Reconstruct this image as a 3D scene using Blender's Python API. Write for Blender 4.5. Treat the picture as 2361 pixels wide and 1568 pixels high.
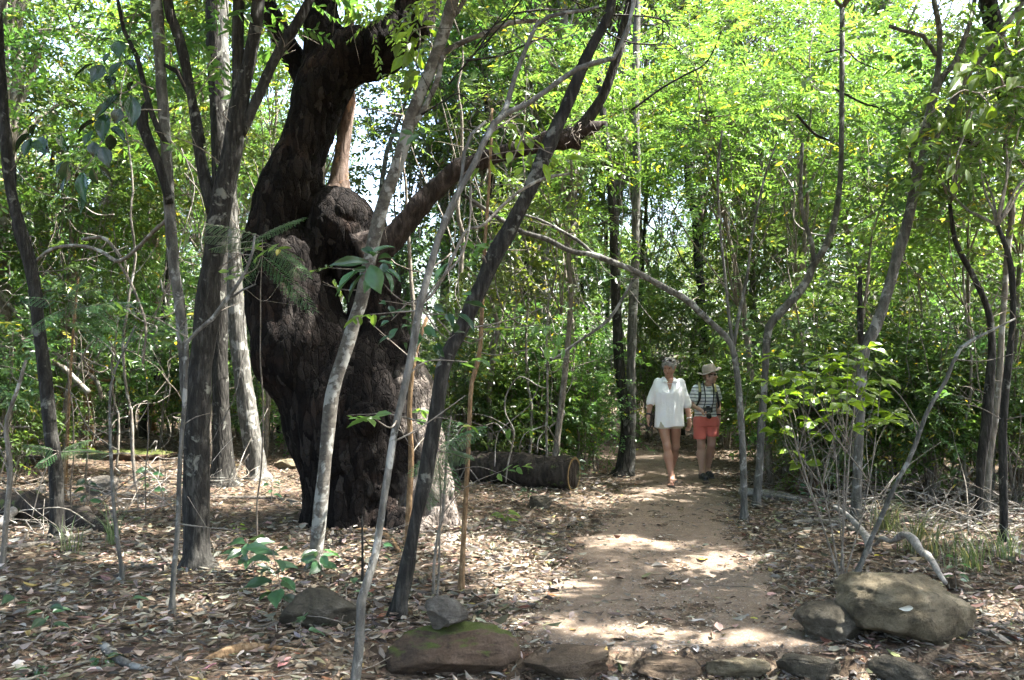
import bpy, math, random
import numpy as np
from mathutils import Matrix, Vector

# ------------------------------------------------------------------ camera, sky, sun, exposure
for o in list(bpy.data.objects):
    bpy.data.objects.remove(o)
scene = bpy.context.scene
COL = scene.collection
CAMH, FPX, CX, CY, HORIZON = 1.55, 2017.0, 1180.5, 784.0, 850.0
PITCH = math.atan((HORIZON - CY) / FPX)
cam_data = bpy.data.cameras.new("camera")
cam_data.sensor_width = 36.0
cam_data.lens = 36.0 * FPX / 2361.0
cam_data.clip_start, cam_data.clip_end = 0.1, 600.0
cam = bpy.data.objects.new("camera_view", cam_data)
COL.objects.link(cam)
cam.location = (0, 0, CAMH)
cam.rotation_euler = (math.pi / 2 + PITCH, 0, 0)
scene.camera = cam

SUN_EL, SUN_AZ = math.radians(60), math.radians(5)      # azimuth measured from +X towards +Y
S = np.array([math.cos(SUN_EL) * math.cos(SUN_AZ), math.cos(SUN_EL) * math.sin(SUN_AZ), math.sin(SUN_EL)])
world = bpy.data.worlds.new("World")
scene.world = world
world.use_nodes = True
wn, wl = world.node_tree.nodes, world.node_tree.links
wn.clear()
wo = wn.new("ShaderNodeOutputWorld")
wb = wn.new("ShaderNodeBackground")
sky = wn.new("ShaderNodeTexSky")
sky.sky_type = 'NISHITA'
sky.sun_disc = False
sky.sun_elevation = SUN_EL
sky.sun_rotation = math.atan2(S[0], S[1])
sky.air_density, sky.dust_density, sky.ozone_density = 1.0, 4.0, 1.0
wb.inputs["Strength"].default_value = 0.15
wl.new(sky.outputs[0], wb.inputs[0])
wl.new(wb.outputs[0], wo.inputs[0])
sun_data = bpy.data.lights.new("sun", 'SUN')
sun_data.energy = 5.0
sun_data.angle = math.radians(0.53)
sun_data.color = (1.0, 0.975, 0.93)
sun = bpy.data.objects.new("sun", sun_data)
COL.objects.link(sun)
sun.rotation_euler = Vector(S).to_track_quat('Z', 'Y').to_euler()
scene.view_settings.view_transform = 'Standard'
scene.view_settings.look = 'None'
scene.view_settings.exposure = 3.12
scene.view_settings.gamma = 1.0
scene.view_settings.use_curve_mapping = False
scene.render.engine = 'CYCLES'
cy = scene.cycles
cy.max_bounces, cy.diffuse_bounces, cy.glossy_bounces, cy.transmission_bounces = 9, 5, 2, 7
cy.caustics_reflective = cy.caustics_refractive = False
cy.use_denoising = True
cy.denoiser = 'OPENIMAGEDENOISE'
cy.denoising_prefilter = 'ACCURATE'
cy.use_adaptive_sampling = True
cy.adaptive_threshold = 0.03
cy.sample_clamp_indirect = 6.0

# ------------------------------------------------------------------ maths helpers
rng = np.random.default_rng(7)
random.seed(7)

def unit(a):
    a = np.asarray(a, float)
    return a / np.maximum(np.linalg.norm(a, axis=-1, keepdims=True), 1e-9)

def vnoise(P, seed=0):
    P = np.asarray(P, dtype=np.float64)
    I = np.floor(P).astype(np.int64)
    F = P - I
    F = F * F * (3 - 2 * F)
    out = np.zeros(P.shape[:-1])
    for dx in (0, 1):
        wx = F[..., 0] if dx else 1 - F[..., 0]
        for dy in (0, 1):
            wy = F[..., 1] if dy else 1 - F[..., 1]
            for dz in (0, 1):
                wz = F[..., 2] if dz else 1 - F[..., 2]
                h = ((I[..., 0] + dx) * 374761393 + (I[..., 1] + dy) * 668265263 + (I[..., 2] + dz) * 974634777 + seed * 69069 + 1013904223) & 0xFFFFFFFF
                h = ((h ^ (h >> 13)) * 1274126177) & 0xFFFFFFFF
                h = ((h ^ (h >> 16)) * 2246822519) & 0xFFFFFFFF
                h = h ^ (h >> 15)
                out += wx * wy * wz * ((h & 0xFFFFFF) / float(0xFFFFFF) * 2 - 1)
    return out

def fbm(P, seed=0, octv=3):
    P = np.asarray(P, float)
    s, a = 0, 1.0
    for k in range(octv):
        s = s + a * vnoise(P * (2.03 ** k), seed + k * 17)
        a *= 0.5
    return s

def xyz(x, y, z=0.0):
    return np.stack(np.broadcast_arrays(np.asarray(x, float), np.asarray(y, float), np.asarray(z, float)), -1)

def sstep(a, b, x):
    t = np.clip((np.asarray(x, float) - a) / (b - a), 0, 1)
    return t * t * (3 - 2 * t)

# the path's two edges as functions of the distance y
PY = np.array([3.0, 4.81, 5.68, 6.95, 8.0, 9.47, 11.2, 12.5, 13.6, 15.2, 16.5, 18.0, 20.0, 24.0])
PL = np.array([0.02, 0.08, 0.20, 0.48, 0.75, 0.98, 1.44, 1.67, 1.80, 1.50, 0.90, -0.3, -2.5, -7.0])
PR = np.array([1.75, 1.75, 1.86, 2.05, 2.06, 2.35, 2.70, 2.97, 3.10, 3.20, 2.90, 2.0, 0.2, -4.0])

def path_edges(y):
    y = np.asarray(y, float)
    wob = 0.10 * vnoise(xyz(y * 1.3, 3.1, 0)) + 0.05 * vnoise(xyz(y * 4.1, 9.7, 0))
    wob2 = 0.10 * vnoise(xyz(y * 1.3, 43.1, 0)) + 0.05 * vnoise(xyz(y * 4.1, 29.7, 0))
    return np.interp(y, PY, PL) + wob, np.interp(y, PY, PR) + wob2

def H(x, y):
    x = np.asarray(x, float); y = np.asarray(y, float)
    l, r = np.interp(y, PY, PL), np.interp(y, PY, PR)
    off = np.maximum(np.maximum(l - x, x - r), 0)          # metres outside the path
    h = 0.05 * sstep(0.0, 1.6, off) + 0.05 * vnoise(xyz(x * 0.7, y * 0.7, 5)) * sstep(0, 1.0, off)
    h = h + 0.12 * vnoise(xyz(x * 0.12, y * 0.12, 1)) * sstep(9, 22, np.hypot(x, y))
    h = h - 0.11 * (1 - sstep(4.74, 4.90, y)) * sstep(-1.2, -0.6, x) * (1 - sstep(2.0, 2.9, x))
    return h

def ray(px, py):
    u, v = (px - CX) / FPX, (CY - py) / FPX
    c, s = math.cos(PITCH), math.sin(PITCH)
    return np.array([u, c - s * v, s + c * v])

def P(px, py, d):
    r = ray(px, py)
    return np.array([0, 0, CAMH]) + r * (d / r[1])

def G(px, py):
    r = ray(px, py)
    z = 0.0
    for _ in range(12):
        t = (z - CAMH) / r[2]
        p = np.array([0, 0, CAMH]) + r * t
        z = 0.5 * z + 0.5 * float(H(p[0], p[1]))
    p[2] = float(H(p[0], p[1]))
    return p

# ------------------------------------------------------------------ mesh helpers
def mesh_np(name, V, faces, mat=None, smooth=False, attrs=None):
    """faces: list of int arrays (n,k)"""
    me = bpy.data.meshes.new(name)
    V = np.ascontiguousarray(V, dtype=np.float32)
    faces = [np.asarray(f, dtype=np.int32) for f in faces if len(f)]
    nl = sum(f.size for f in faces)
    nf = sum(len(f) for f in faces)
    me.vertices.add(len(V))
    me.vertices.foreach_set("co", V.ravel())
    me.loops.add(nl)
    me.loops.foreach_set("vertex_index", np.concatenate([f.ravel() for f in faces]))
    me.polygons.add(nf)
    tot = np.concatenate([np.full(len(f), f.shape[1], np.int32) for f in faces])
    start = np.concatenate([[0], np.cumsum(tot)[:-1]]).astype(np.int32)
    me.polygons.foreach_set("loop_start", start)
    me.polygons.foreach_set("loop_total", tot)
    me.polygons.foreach_set("use_smooth", np.full(nf, smooth, dtype=bool))
    for k, (typ, arr) in (attrs or {}).items():
        a = me.attributes.new(k, typ, 'POINT')
        arr = np.ascontiguousarray(arr, dtype=np.float32)
        a.data.foreach_set("color" if typ == 'FLOAT_COLOR' else "value", arr.ravel())
    if mat:
        me.materials.append(mat)
    me.update(calc_edges=True)
    me.validate()
    return me

def link(name, me, parent=None, loc=(0, 0, 0), rot=(0, 0, 0)):
    o = bpy.data.objects.new(name, me)
    COL.objects.link(o)
    o.location, o.rotation_euler = loc, rot
    if parent:
        o.parent = parent
    return o

def tag(o, label=None, cat=None, group=None, kind=None):
    if label: o["label"] = label
    if cat: o["category"] = cat
    if group: o["group"] = group
    if kind: o["kind"] = kind
    return o

def thing(name, label, cat, loc, group=None, rotz=0.0):
    o = bpy.data.objects.new(name, None)
    COL.objects.link(o)
    o.location = loc
    o.rotation_euler = (0, 0, rotz)
    o.empty_display_size = 0.1
    return tag(o, label, cat, group)

def copy_thing(src, loc, rotz, scale, label, group):
    r = src.copy(); COL.objects.link(r)
    r.location, r.rotation_euler, r.scale = loc, (0, 0, rotz), (scale,) * 3 if np.isscalar(scale) else scale
    r["label"], r["group"] = label, group
    for ch in src.children:
        c = ch.copy(); COL.objects.link(c); c.parent = r
    return r

def catmull(pts, n):
    pts = np.asarray(pts, float)
    if len(pts) < 3:
        t = np.linspace(0, 1, n)[:, None]
        return pts[0] * (1 - t) + pts[-1] * t
    A = np.vstack([2 * pts[0] - pts[1], pts, 2 * pts[-1] - pts[-2]])
    seg = np.linalg.norm(np.diff(pts[:, :3], axis=0), axis=1)
    cum = np.concatenate([[0], np.cumsum(seg)])
    out = []
    for u in np.linspace(0, cum[-1], n):
        i = min(max(np.searchsorted(cum, u) - 1, 0), len(pts) - 2)
        t = (u - cum[i]) / max(seg[i], 1e-9)
        p0, p1, p2, p3 = A[i], A[i + 1], A[i + 2], A[i + 3]
        out.append(0.5 * (2 * p1 + (p2 - p0) * t + (2 * p0 - 5 * p1 + 4 * p2 - p3) * t * t + (3 * p1 - p0 - 3 * p2 + p3) * t ** 3))
    return np.array(out)

class MB:
    """collects geometry into one mesh"""
    def __init__(self):
        self.v, self.f, self.n = [], {}, 0
    def add(self, V, F):
        self.v.append(np.asarray(V, float))
        for f in F:
            f = np.asarray(f)
            if len(f):
                self.f.setdefault(f.shape[1], []).append(f + self.n)
        self.n += len(V)
        return self
    def tube(self, pts, radii, seg=8, step=None, rough=0.0, seed=0, cap=True, wob=0.0):
        pts = np.asarray(pts, float); radii = np.asarray(radii, float)
        L = np.linalg.norm(np.diff(pts, axis=0), axis=1).sum()
        n = max(2, len(pts) if step is None else int(L / step) + 2)
        Q = catmull(np.column_stack([pts, radii]), n)
        C, R = Q[:, :3], np.maximum(Q[:, 3], 0.0005)
        if wob:
            s = np.linspace(0, L, n)
            for a in range(3):
                C[:, a] += wob * vnoise(xyz(s * 2.2, a * 7.3, seed)) * np.clip(s / 0.5, 0, 1)
        T = unit(np.gradient(C, axis=0))
        ref = np.array([1.0, 0, 0]) if abs(T[0, 0]) < 0.8 else np.array([0, 1.0, 0])
        U = np.zeros_like(C)
        u = ref
        for i in range(n):
            u = u - T[i] * np.dot(u, T[i])
            u = u / max(np.linalg.norm(u), 1e-9)
            U[i] = u
        W = np.cross(T, U)
        a = np.arange(seg) * 2 * math.pi / seg
        ring = np.cos(a)[None, :, None] * U[:, None] + np.sin(a)[None, :, None] * W[:, None]
        RR = R[:, None]
        if rough:
            q = (C[:, None] + ring * R[:, None, None])
            RR = RR * (1 + rough * fbm(q * np.array([9, 9, 3.0]) + seed * 3.7, seed, 2))
        V = (C[:, None] + ring * RR[..., None]).reshape(-1, 3)
        i = np.arange(n - 1)[:, None] * seg
        j = np.arange(seg)[None]
        j2 = (j + 1) % seg
        F = np.stack([i + j, i + j2, i + seg + j2, i + seg + j], -1).reshape(-1, 4)
        faces = [F]
        if cap:
            V = np.vstack([V, C[:1], C[-1:]])
            c0, c1 = n * seg, n * seg + 1
            jj = np.arange(seg)
            faces.append(np.stack([np.full(seg, c0), (jj + 1) % seg, jj], -1))
            b = (n - 1) * seg
            faces.append(np.stack([np.full(seg, c1), b + jj, b + (jj + 1) % seg], -1))
        return self.add(V, faces)
    def box(self, c, half, M=None):
        s = np.array([[x, y, z] for x in (-1, 1) for y in (-1, 1) for z in (-1, 1)], float) * half
        if M is not None:
            s = s @ np.asarray(M).T
        return self.add(s + c, [np.array([[0, 1, 3, 2], [4, 6, 7, 5], [0, 4, 5, 1], [2, 3, 7, 6], [0, 2, 6, 4], [1, 5, 7, 3]])])
    def build(self, name, mat, parent=None, smooth=True, origin=(0, 0, 0), loc=(0, 0, 0)):
        V = np.vstack(self.v) - np.asarray(origin, float)
        me = mesh_np(name, V, [np.vstack(x) for x in self.f.values()], mat, smooth)
        return link(name, me, parent, loc)

# ---- leaves in bulk
TEMPL = {
    'rhomb': (np.array([[0, 0, 0], [.42, .5, .10], [1, 0, -.08], [.42, -.5, .10]]), [[0, 3, 2], [0, 2, 1]]),
    'oval': (np.array([[0, 0, 0], [.28, .42, .09], [.66, .40, .06], [1, 0, -.10], [.66, -.40, .06], [.28, -.42, .09]]), [[0, 3, 2, 1], [0, 5, 4, 3]]),
    'obov': (np.array([[0, 0, 0], [.40, .36, .07], [.78, .42, .02], [1, 0, -.08], [.78, -.42, .02], [.40, -.36, .07]]), [[0, 3, 2, 1], [0, 5, 4, 3]]),
    'lance': (np.array([[0, 0, 0], [.25, .46, .05], [.60, .34, .03], [1, 0, -.18], [.60, -.34, .03], [.25, -.46, .05]]), [[0, 3, 2, 1], [0, 5, 4, 3]]),
}

def leaf_batch(Pb, D, N, L, W, shape, curl=None):
    T, F = TEMPL[shape]
    F = np.array(F)
    D = unit(D); B = unit(np.cross(N, D)); N2 = np.cross(D, B)
    n, k = len(Pb), len(T)
    L = np.broadcast_to(L, n).astype(float); W = np.broadcast_to(W, n).astype(float)
    u = T[None, :, 2] * W[:, None] * 1.6
    if curl is not None:
        t = T[None, :, 0]
        u = u + curl[:, None] * L[:, None] * (t - 0.5) ** 2 * 2
    V = Pb[:, None] + D[:, None] * (T[None, :, 0, None] * L[:, None, None]) + B[:, None] * (T[None, :, 1, None] * W[:, None, None]) + N2[:, None] * u[..., None]
    FF = (F[None] + (np.arange(n) * k)[:, None, None]).reshape(-1, F.shape[1])
    return V.reshape(-1, 3), FF, k

def sprays(C, A, k, ln, L, W, shape='oval', pinnate=False, droop=0.15, seed=0):
    r = np.random.default_rng(seed)
    n = len(C)
    A = unit(A)
    up = np.array([0, 0, 1.0]) + r.normal(0, .35, (n, 3))
    Sd = unit(np.cross(A, up)); Nn = np.cross(Sd, A)
    ln = np.broadcast_to(ln, n) * r.uniform(.7, 1.3, n)
    j = np.arange(k)
    if pinnate:
        t = (np.floor(j / 2) + 0.6) / (k / 2)
    else:
        t = (j + 0.5) / k
    sg = np.where(j % 2 == 0, 1.0, -1.0)
    pos = C[:, None] + A[:, None] * (ln[:, None] * (t - .3))[..., None]
    pos[..., 2] -= (droop * ln[:, None] * t[None] ** 2)
    jit = 0.12 if pinnate else 0.38
    D = A[:, None] * (0.45 if pinnate else 0.6) + Sd[:, None] * sg[None, :, None] * 0.9 + r.normal(0, jit, (n, k, 3))
    D[..., 2] -= 0.18
    N = Nn[:, None] + r.normal(0, 0.18 if pinnate else 0.42, (n, k, 3))
    Ls = L * r.uniform(.65, 1.25, (n, k))
    if pinnate:
        Ls = Ls * (1.0 - 0.35 * np.abs(t - .45))[None]
    Ws = W * Ls / L * r.uniform(.85, 1.15, (n, k))
    lv = np.clip(r.normal(.5, .16, (n, 1)) + r.normal(0, .13, (n, k)), 0, 1)
    lv = np.where(r.random((n, k)) < .004, 1.0, np.minimum(lv, .93))
    V, F, m = leaf_batch(pos.reshape(-1, 3), D.reshape(-1, 3), N.reshape(-1, 3), Ls.ravel(), Ws.ravel(), shape)
    return V, F, np.repeat(lv.ravel(), m)

# ---- signed-distance surfaces
def surface_nets(vals, lo, h):
    ins = vals < 0
    nx, ny, nz = vals.shape
    cnt = np.zeros((nx - 1, ny - 1, nz - 1), np.int8)
    for a in (0, 1):
        for b in (0, 1):
            for c in (0, 1):
                cnt += ins[a:nx - 1 + a, b:ny - 1 + b, c:nz - 1 + c]
    act = (cnt > 0) & (cnt < 8)
    idx = np.argwhere(act)
    ids = np.full(act.shape, -1, np.int32)
    ids[act] = np.arange(len(idx))
    acc = np.zeros((len(idx), 3)); num = np.zeros(len(idx))
    cor = [(a, b, c) for a in (0, 1) for b in (0, 1) for c in (0, 1)]
    for p in cor:
        for ax in range(3):
            if p[ax] == 0:
                q = list(p); q[ax] = 1
                va = vals[idx[:, 0] + p[0], idx[:, 1] + p[1], idx[:, 2] + p[2]]
                vb = vals[idx[:, 0] + q[0], idx[:, 1] + q[1], idx[:, 2] + q[2]]
                m = (va < 0) != (vb < 0)
                t = np.where(m, va / np.where(m, va - vb, 1), 0)
                pt = np.tile(np.array(p, float), (len(idx), 1)); pt[:, ax] += t
                acc[m] += pt[m]; num[m] += 1
    V = lo + (idx + acc / np.maximum(num, 1)[:, None]) * h
    quads = []
    for ax in range(3):
        b, c = [(1, 2), (2, 0), (0, 1)][ax]
        sl0 = [slice(None)] * 3; sl1 = [slice(None)] * 3
        sl0[ax] = slice(0, vals.shape[ax] - 1); sl1[ax] = slice(1, vals.shape[ax])
        for x in (b, c):
            sl0[x] = slice(1, vals.shape[x] - 1); sl1[x] = slice(1, vals.shape[x] - 1)
        A, B = ins[tuple(sl0)], ins[tuple(sl1)]
        for flip, mask in ((False, A & ~B), (True, ~A & B)):
            e = np.argwhere(mask)
            if not len(e):
                continue
            off = np.zeros(3, int); off[b] = 1; off[c] = 1
            e = e + off
            def cell(db, dc):
                q = e.copy(); q[:, b] -= db; q[:, c] -= dc
                return ids[q[:, 0], q[:, 1], q[:, 2]]
            Q = np.stack([cell(1, 1), cell(0, 1), cell(0, 0), cell(1, 0)], -1)
            quads.append(Q[:, ::-1] if flip else Q)
    return V, np.vstack(quads)

class SDF:
    def __init__(self, lo, hi, h):
        self.lo = np.asarray(lo, float); self.h = h
        self.n = np.ceil((np.asarray(hi, float) - self.lo) / h).astype(int) + 1
        self.v = np.full(self.n, 1.0, np.float32)
    def _sub(self, lo, hi):
        a = np.clip(np.floor((np.asarray(lo) - self.lo) / self.h).astype(int), 0, self.n - 1)
        b = np.clip(np.ceil((np.asarray(hi) - self.lo) / self.h).astype(int) + 1, 1, self.n)
        if np.any(b <= a):
            return None
        ax = [self.lo[i] + np.arange(a[i], b[i]) * self.h for i in range(3)]
        return tuple(slice(a[i], b[i]) for i in range(3)), ax
    def _mix(self, sl, d, k, mode):
        o = self.v[sl]
        if mode == 'sub':
            hh = np.clip(k - np.abs(-d - o), 0, None) / k
            self.v[sl] = np.maximum(o, -d) + hh * hh * k * .25
        else:
            hh = np.clip(k - np.abs(d - o), 0, None) / k
            self.v[sl] = np.minimum(o, d) - hh * hh * k * .25
    def cone(self, a, b, ra, rb, k=0.02, mode='add', flat=None):
        a = np.asarray(a, float); b = np.asarray(b, float)
        m = max(ra, rb) + k + 3 * self.h
        s = self._sub(np.minimum(a, b) - m, np.maximum(a, b) + m)
        if s is None: return self
        sl, (X, Y, Z) = s
        X, Y, Z = X[:, None, None], Y[None, :, None], Z[None, None]
        ab = b - a; L2 = max(float(ab @ ab), 1e-12)
        t = np.clip(((X - a[0]) * ab[0] + (Y - a[1]) * ab[1] + (Z - a[2]) * ab[2]) / L2, 0, 1)
        d = np.sqrt((X - a[0] - t * ab[0]) ** 2 + (Y - a[1] - t * ab[1]) ** 2 + (Z - a[2] - t * ab[2]) ** 2) - (ra + t * (rb - ra))
        self._mix(sl, d, k, mode)
        return self
    def ell(self, c, r, k=0.02, mode='add', M=None):
        c = np.asarray(c, float); r = np.asarray(r, float)
        m = r.max() + k + 3 * self.h
        s = self._sub(c - m, c + m)
        if s is None: return self
        sl, (X, Y, Z) = s
        Q = [X[:, None, None] - c[0] + 0 * Y[None, :, None] + 0 * Z[None, None], Y[None, :, None] - c[1] + 0 * X[:, None, None] + 0 * Z[None, None], Z[None, None] - c[2] + 0 * X[:, None, None] + 0 * Y[None, :, None]]
        if M is not None:                       # columns of M are the ellipsoid's axes
            M = np.asarray(M)
            Q = [Q[0] * M[0, i] + Q[1] * M[1, i] + Q[2] * M[2, i] for i in range(3)]
        k0 = np.sqrt(sum((q / r[i]) ** 2 for i, q in enumerate(Q)))
        k1 = np.sqrt(sum((q / r[i] ** 2) ** 2 for i, q in enumerate(Q)))
        d = k0 * (k0 - 1) / np.maximum(k1, 1e-6)
        self._mix(sl, d, k, mode)
        return self
    def chain(self, pts, k=0.03):
        for (a, ra), (b, rb) in zip(pts[:-1], pts[1:]):
            self.cone(a, b, ra, rb, k)
        return self
    def noise(self, amp, freq, seed=0, octv=2, band=None):
        band = band or 4 * self.h + amp * 2
        ix = np.argwhere(np.abs(self.v) < band)
        p = self.lo + ix * self.h
        self.v[tuple(ix.T)] += (amp * fbm(p * np.asarray(freq), seed, octv)).astype(np.float32)
        return self
    def ridge(self, amp, freq, seed=0, band=.12):
        ix = np.argwhere(np.abs(self.v) < band)
        p = (self.lo + ix * self.h)
        p = p + .06 * np.stack([vnoise(p * 3.1, seed + q) for q in range(3)], -1)
        n1 = np.abs(vnoise(p * np.asarray(freq), seed)); n2 = np.abs(vnoise(p * np.asarray(freq) * 2.1 + 5, seed + 3))
        self.v[tuple(ix.T)] += (amp * (np.exp(-n1 * 9) + .5 * np.exp(-n2 * 9) - .3)).astype(np.float32)
        return self
    def cut(self, fn):                            # keep where fn(p) < 0
        ax = [self.lo[i] + np.arange(self.n[i]) * self.h for i in range(3)]
        self.v = np.maximum(self.v, fn(ax[0][:, None, None], ax[1][None, :, None], ax[2][None, None]).astype(np.float32))
        return self
    def mesh(self, name, mat, origin=(0, 0, 0), relax=1):
        V, F = surface_nets(self.v, self.lo, self.h)
        for _ in range(relax):
            acc = np.zeros_like(V); num = np.zeros(len(V))
            for i in range(4):
                a, b = F[:, i], F[:, (i + 1) % 4]
                for q, w in ((a, b), (b, a)):
                    for c in range(3):
                        acc[:, c] += np.bincount(q, V[w, c], len(V))
                    num += np.bincount(q, minlength=len(V))
            V = 0.5 * V + 0.5 * acc / np.maximum(num, 1)[:, None]
        return mesh_np(name, V - np.asarray(origin, float), [F], mat, True)

# ------------------------------------------------------------------ materials
class NT:
    def __init__(self, name):
        self.m = bpy.data.materials.new(name)
        self.m.use_nodes = True
        self.t = self.m.node_tree
        self.t.nodes.clear()
        self.out = self.t.nodes.new("ShaderNodeOutputMaterial")
    def n(self, kind, **kw):
        nd = self.t.nodes.new("ShaderNode" + kind)
        ins = kw.pop("ins", {})
        for k, v in kw.items():
            setattr(nd, k, v)
        for k, v in ins.items():
            if isinstance(v, bpy.types.NodeSocket):
                self.t.links.new(v, nd.inputs[k])
            else:
                nd.inputs[k].default_value = v
        return nd
    def coords(self, scale=(1, 1, 1), kind="Object"):
        tc = self.n("TexCoord")
        mp = self.n("Mapping", ins={"Vector": tc.outputs[kind], "Scale": scale})
        return mp.outputs[0]
    def noise(self, vec, scale, detail=4, rough=.6, dist=0.0):
        return self.n("TexNoise", ins={"Vector": vec, "Scale": scale, "Detail": detail, "Roughness": rough, "Distortion": dist}).outputs["Fac"]
    def ramp(self, fac, stops, interp='LINEAR'):
        r = self.n("ValToRGB", ins={"Fac": fac})
        e = r.color_ramp.elements
        r.color_ramp.interpolation = interp
        while len(e) < len(stops):
            e.new(0.5)
        for k, (p, c) in enumerate(stops):
            e[k].position = p
            e[k].color = (*c, 1) if len(c) == 3 else c
        return r.outputs[0]
    def mix(self, fac, a, b, blend='MIX'):
        nd = self.n("Mix", data_type='RGBA', blend_type=blend)
        for k, v in ((0, fac), (6, a), (7, b)):
            if isinstance(v, bpy.types.NodeSocket):
                self.t.links.new(v, nd.inputs[k])
            else:
                nd.inputs[k].default_value = (*v, 1) if isinstance(v, tuple) and len(v) == 3 else v
        return nd.outputs[2]
    def math(self, op, a, b=0.0):
        nd = self.n("Math", operation=op)
        for k, v in ((0, a), (1, b)):
            if isinstance(v, bpy.types.NodeSocket):
                self.t.links.new(v, nd.inputs[k])
            else:
                nd.inputs[k].default_value = v
        return nd.outputs[0]
    def bump(self, hgt, strength, dist, normal=None):
        ins = {"Height": hgt, "Strength": strength, "Distance": dist}
        if normal is not None:
            ins["Normal"] = normal
        return self.n("Bump", ins=ins).outputs[0]
    def finish(self, color, rough=.8, spec=.3, normal=None, **kw):
        ins = {"Base Color": color if isinstance(color, bpy.types.NodeSocket) else (*color, 1), "Roughness": rough, "Specular IOR Level": spec}
        if normal is not None:
            ins["Normal"] = normal
        ins.update(kw)
        b = self.n("BsdfPrincipled", ins=ins)
        self.t.links.new(b.outputs[0], self.out.inputs[0])
        return self.m

def plain(name, col, rough=.6, spec=.4, var=0.25, scale=60, bump=0.0):
    t = NT(name)
    v = t.coords()
    f = t.noise(v, scale, 3)
    c = t.mix(f, tuple(x * (1 - var) for x in col), tuple(min(x * (1 + var), 1) for x in col))
    nm = t.bump(f, bump, .01) if bump else None
    return t.finish(c, rough, spec, nm)

def bark(name, dark, mid, light, lichen=None, licover=.5, ridge=14.0, stretch=.18, bumpd=.02, bands=0.0):
    t = NT(name)
    v = t.coords((1, 1, stretch))
    v2 = t.coords()
    r = t.noise(v, ridge, 6, .65, .6)
    big = t.noise(v2, 1.7, 3)
    c = t.ramp(r, [(.32, dark), (.5, mid), (.72, light)])
    c = t.mix(t.math('MULTIPLY', big, .35), c, mid, 'MIX')
    fine = t.noise(v2, 70, 4, .7)
    c = t.mix(.5, c, t.ramp(fine, [(.3, (.55, .55, .55)), (.7, (1.3, 1.3, 1.3))]), 'MULTIPLY')
    if bands:
        w = t.noise(t.coords((.6, .6, 9)), 4.0, 3)
        c = t.mix(t.math('MULTIPLY', t.ramp(w, [(.5, (0, 0, 0)), (.62, (1, 1, 1))]), bands), c, dark)
    if lichen:
        p = t.noise(v2, 6.5, 5, .62, .4)
        m = t.ramp(p, [(licover, (0, 0, 0)), (licover + .05, (1, 1, 1))])
        c = t.mix(t.math('MULTIPLY', m, .85), c, lichen)
    vor = t.n("TexVoronoi", feature='DISTANCE_TO_EDGE', ins={"Vector": v, "Scale": ridge * .8}).outputs["Distance"]
    hgt = t.math('ADD', t.math('MULTIPLY', r, .8), t.math('MINIMUM', t.math('MULTIPLY', vor, 1.5), .4))
    nm = t.bump(hgt, .9, bumpd)
    nm = t.bump(fine, .35, .006, nm)
    return t.finish(c, .9, .15, nm)

def leafmat(name, c_dark, c_mid, c_light, c_old=(.45, .33, .03), trans=.45, tcol=(1.85, 1.85, 1.0), rough=.34, spec=.5, use_lv=True):
    t = NT(name)
    oi = t.n("ObjectInfo").outputs["Random"]
    if use_lv:
        lv = t.n("Attribute", attribute_name="lv").outputs["Fac"]
    else:
        lv = t.math('MULTIPLY', oi, .9)
    c = t.ramp(lv, [(.12, c_dark), (.5, c_mid), (.90, c_light), (.97, c_old)])
    hv = t.n("HueSaturation", ins={"Hue": t.math('ADD', t.math('MULTIPLY', oi, .05), .475), "Saturation": 1.0,
                                   "Value": t.math('ADD', t.math('MULTIPLY', oi, .45), .78), "Color": c}).outputs[0]
    if not use_lv:
        n = t.noise(t.coords(), 5.0, 4)
        hv = t.mix(.35, hv, t.ramp(n, [(.35, (.6, .6, .6)), (.65, (1.25, 1.25, 1.25))]), 'MULTIPLY')
    b = t.n("BsdfPrincipled", ins={"Base Color": hv, "Roughness": rough, "Specular IOR Level": spec})
    tc = t.mix(1.0, hv, tcol, 'MULTIPLY')
    tr = t.n("BsdfTranslucent", ins={"Color": tc})
    mx = t.n("MixShader", ins={"Fac": trans})
    t.t.links.new(b.outputs[0], mx.inputs[1]); t.t.links.new(tr.outputs[0], mx.inputs[2])
    t.t.links.new(mx.outputs[0], t.out.inputs[0])
    return t.m

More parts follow.
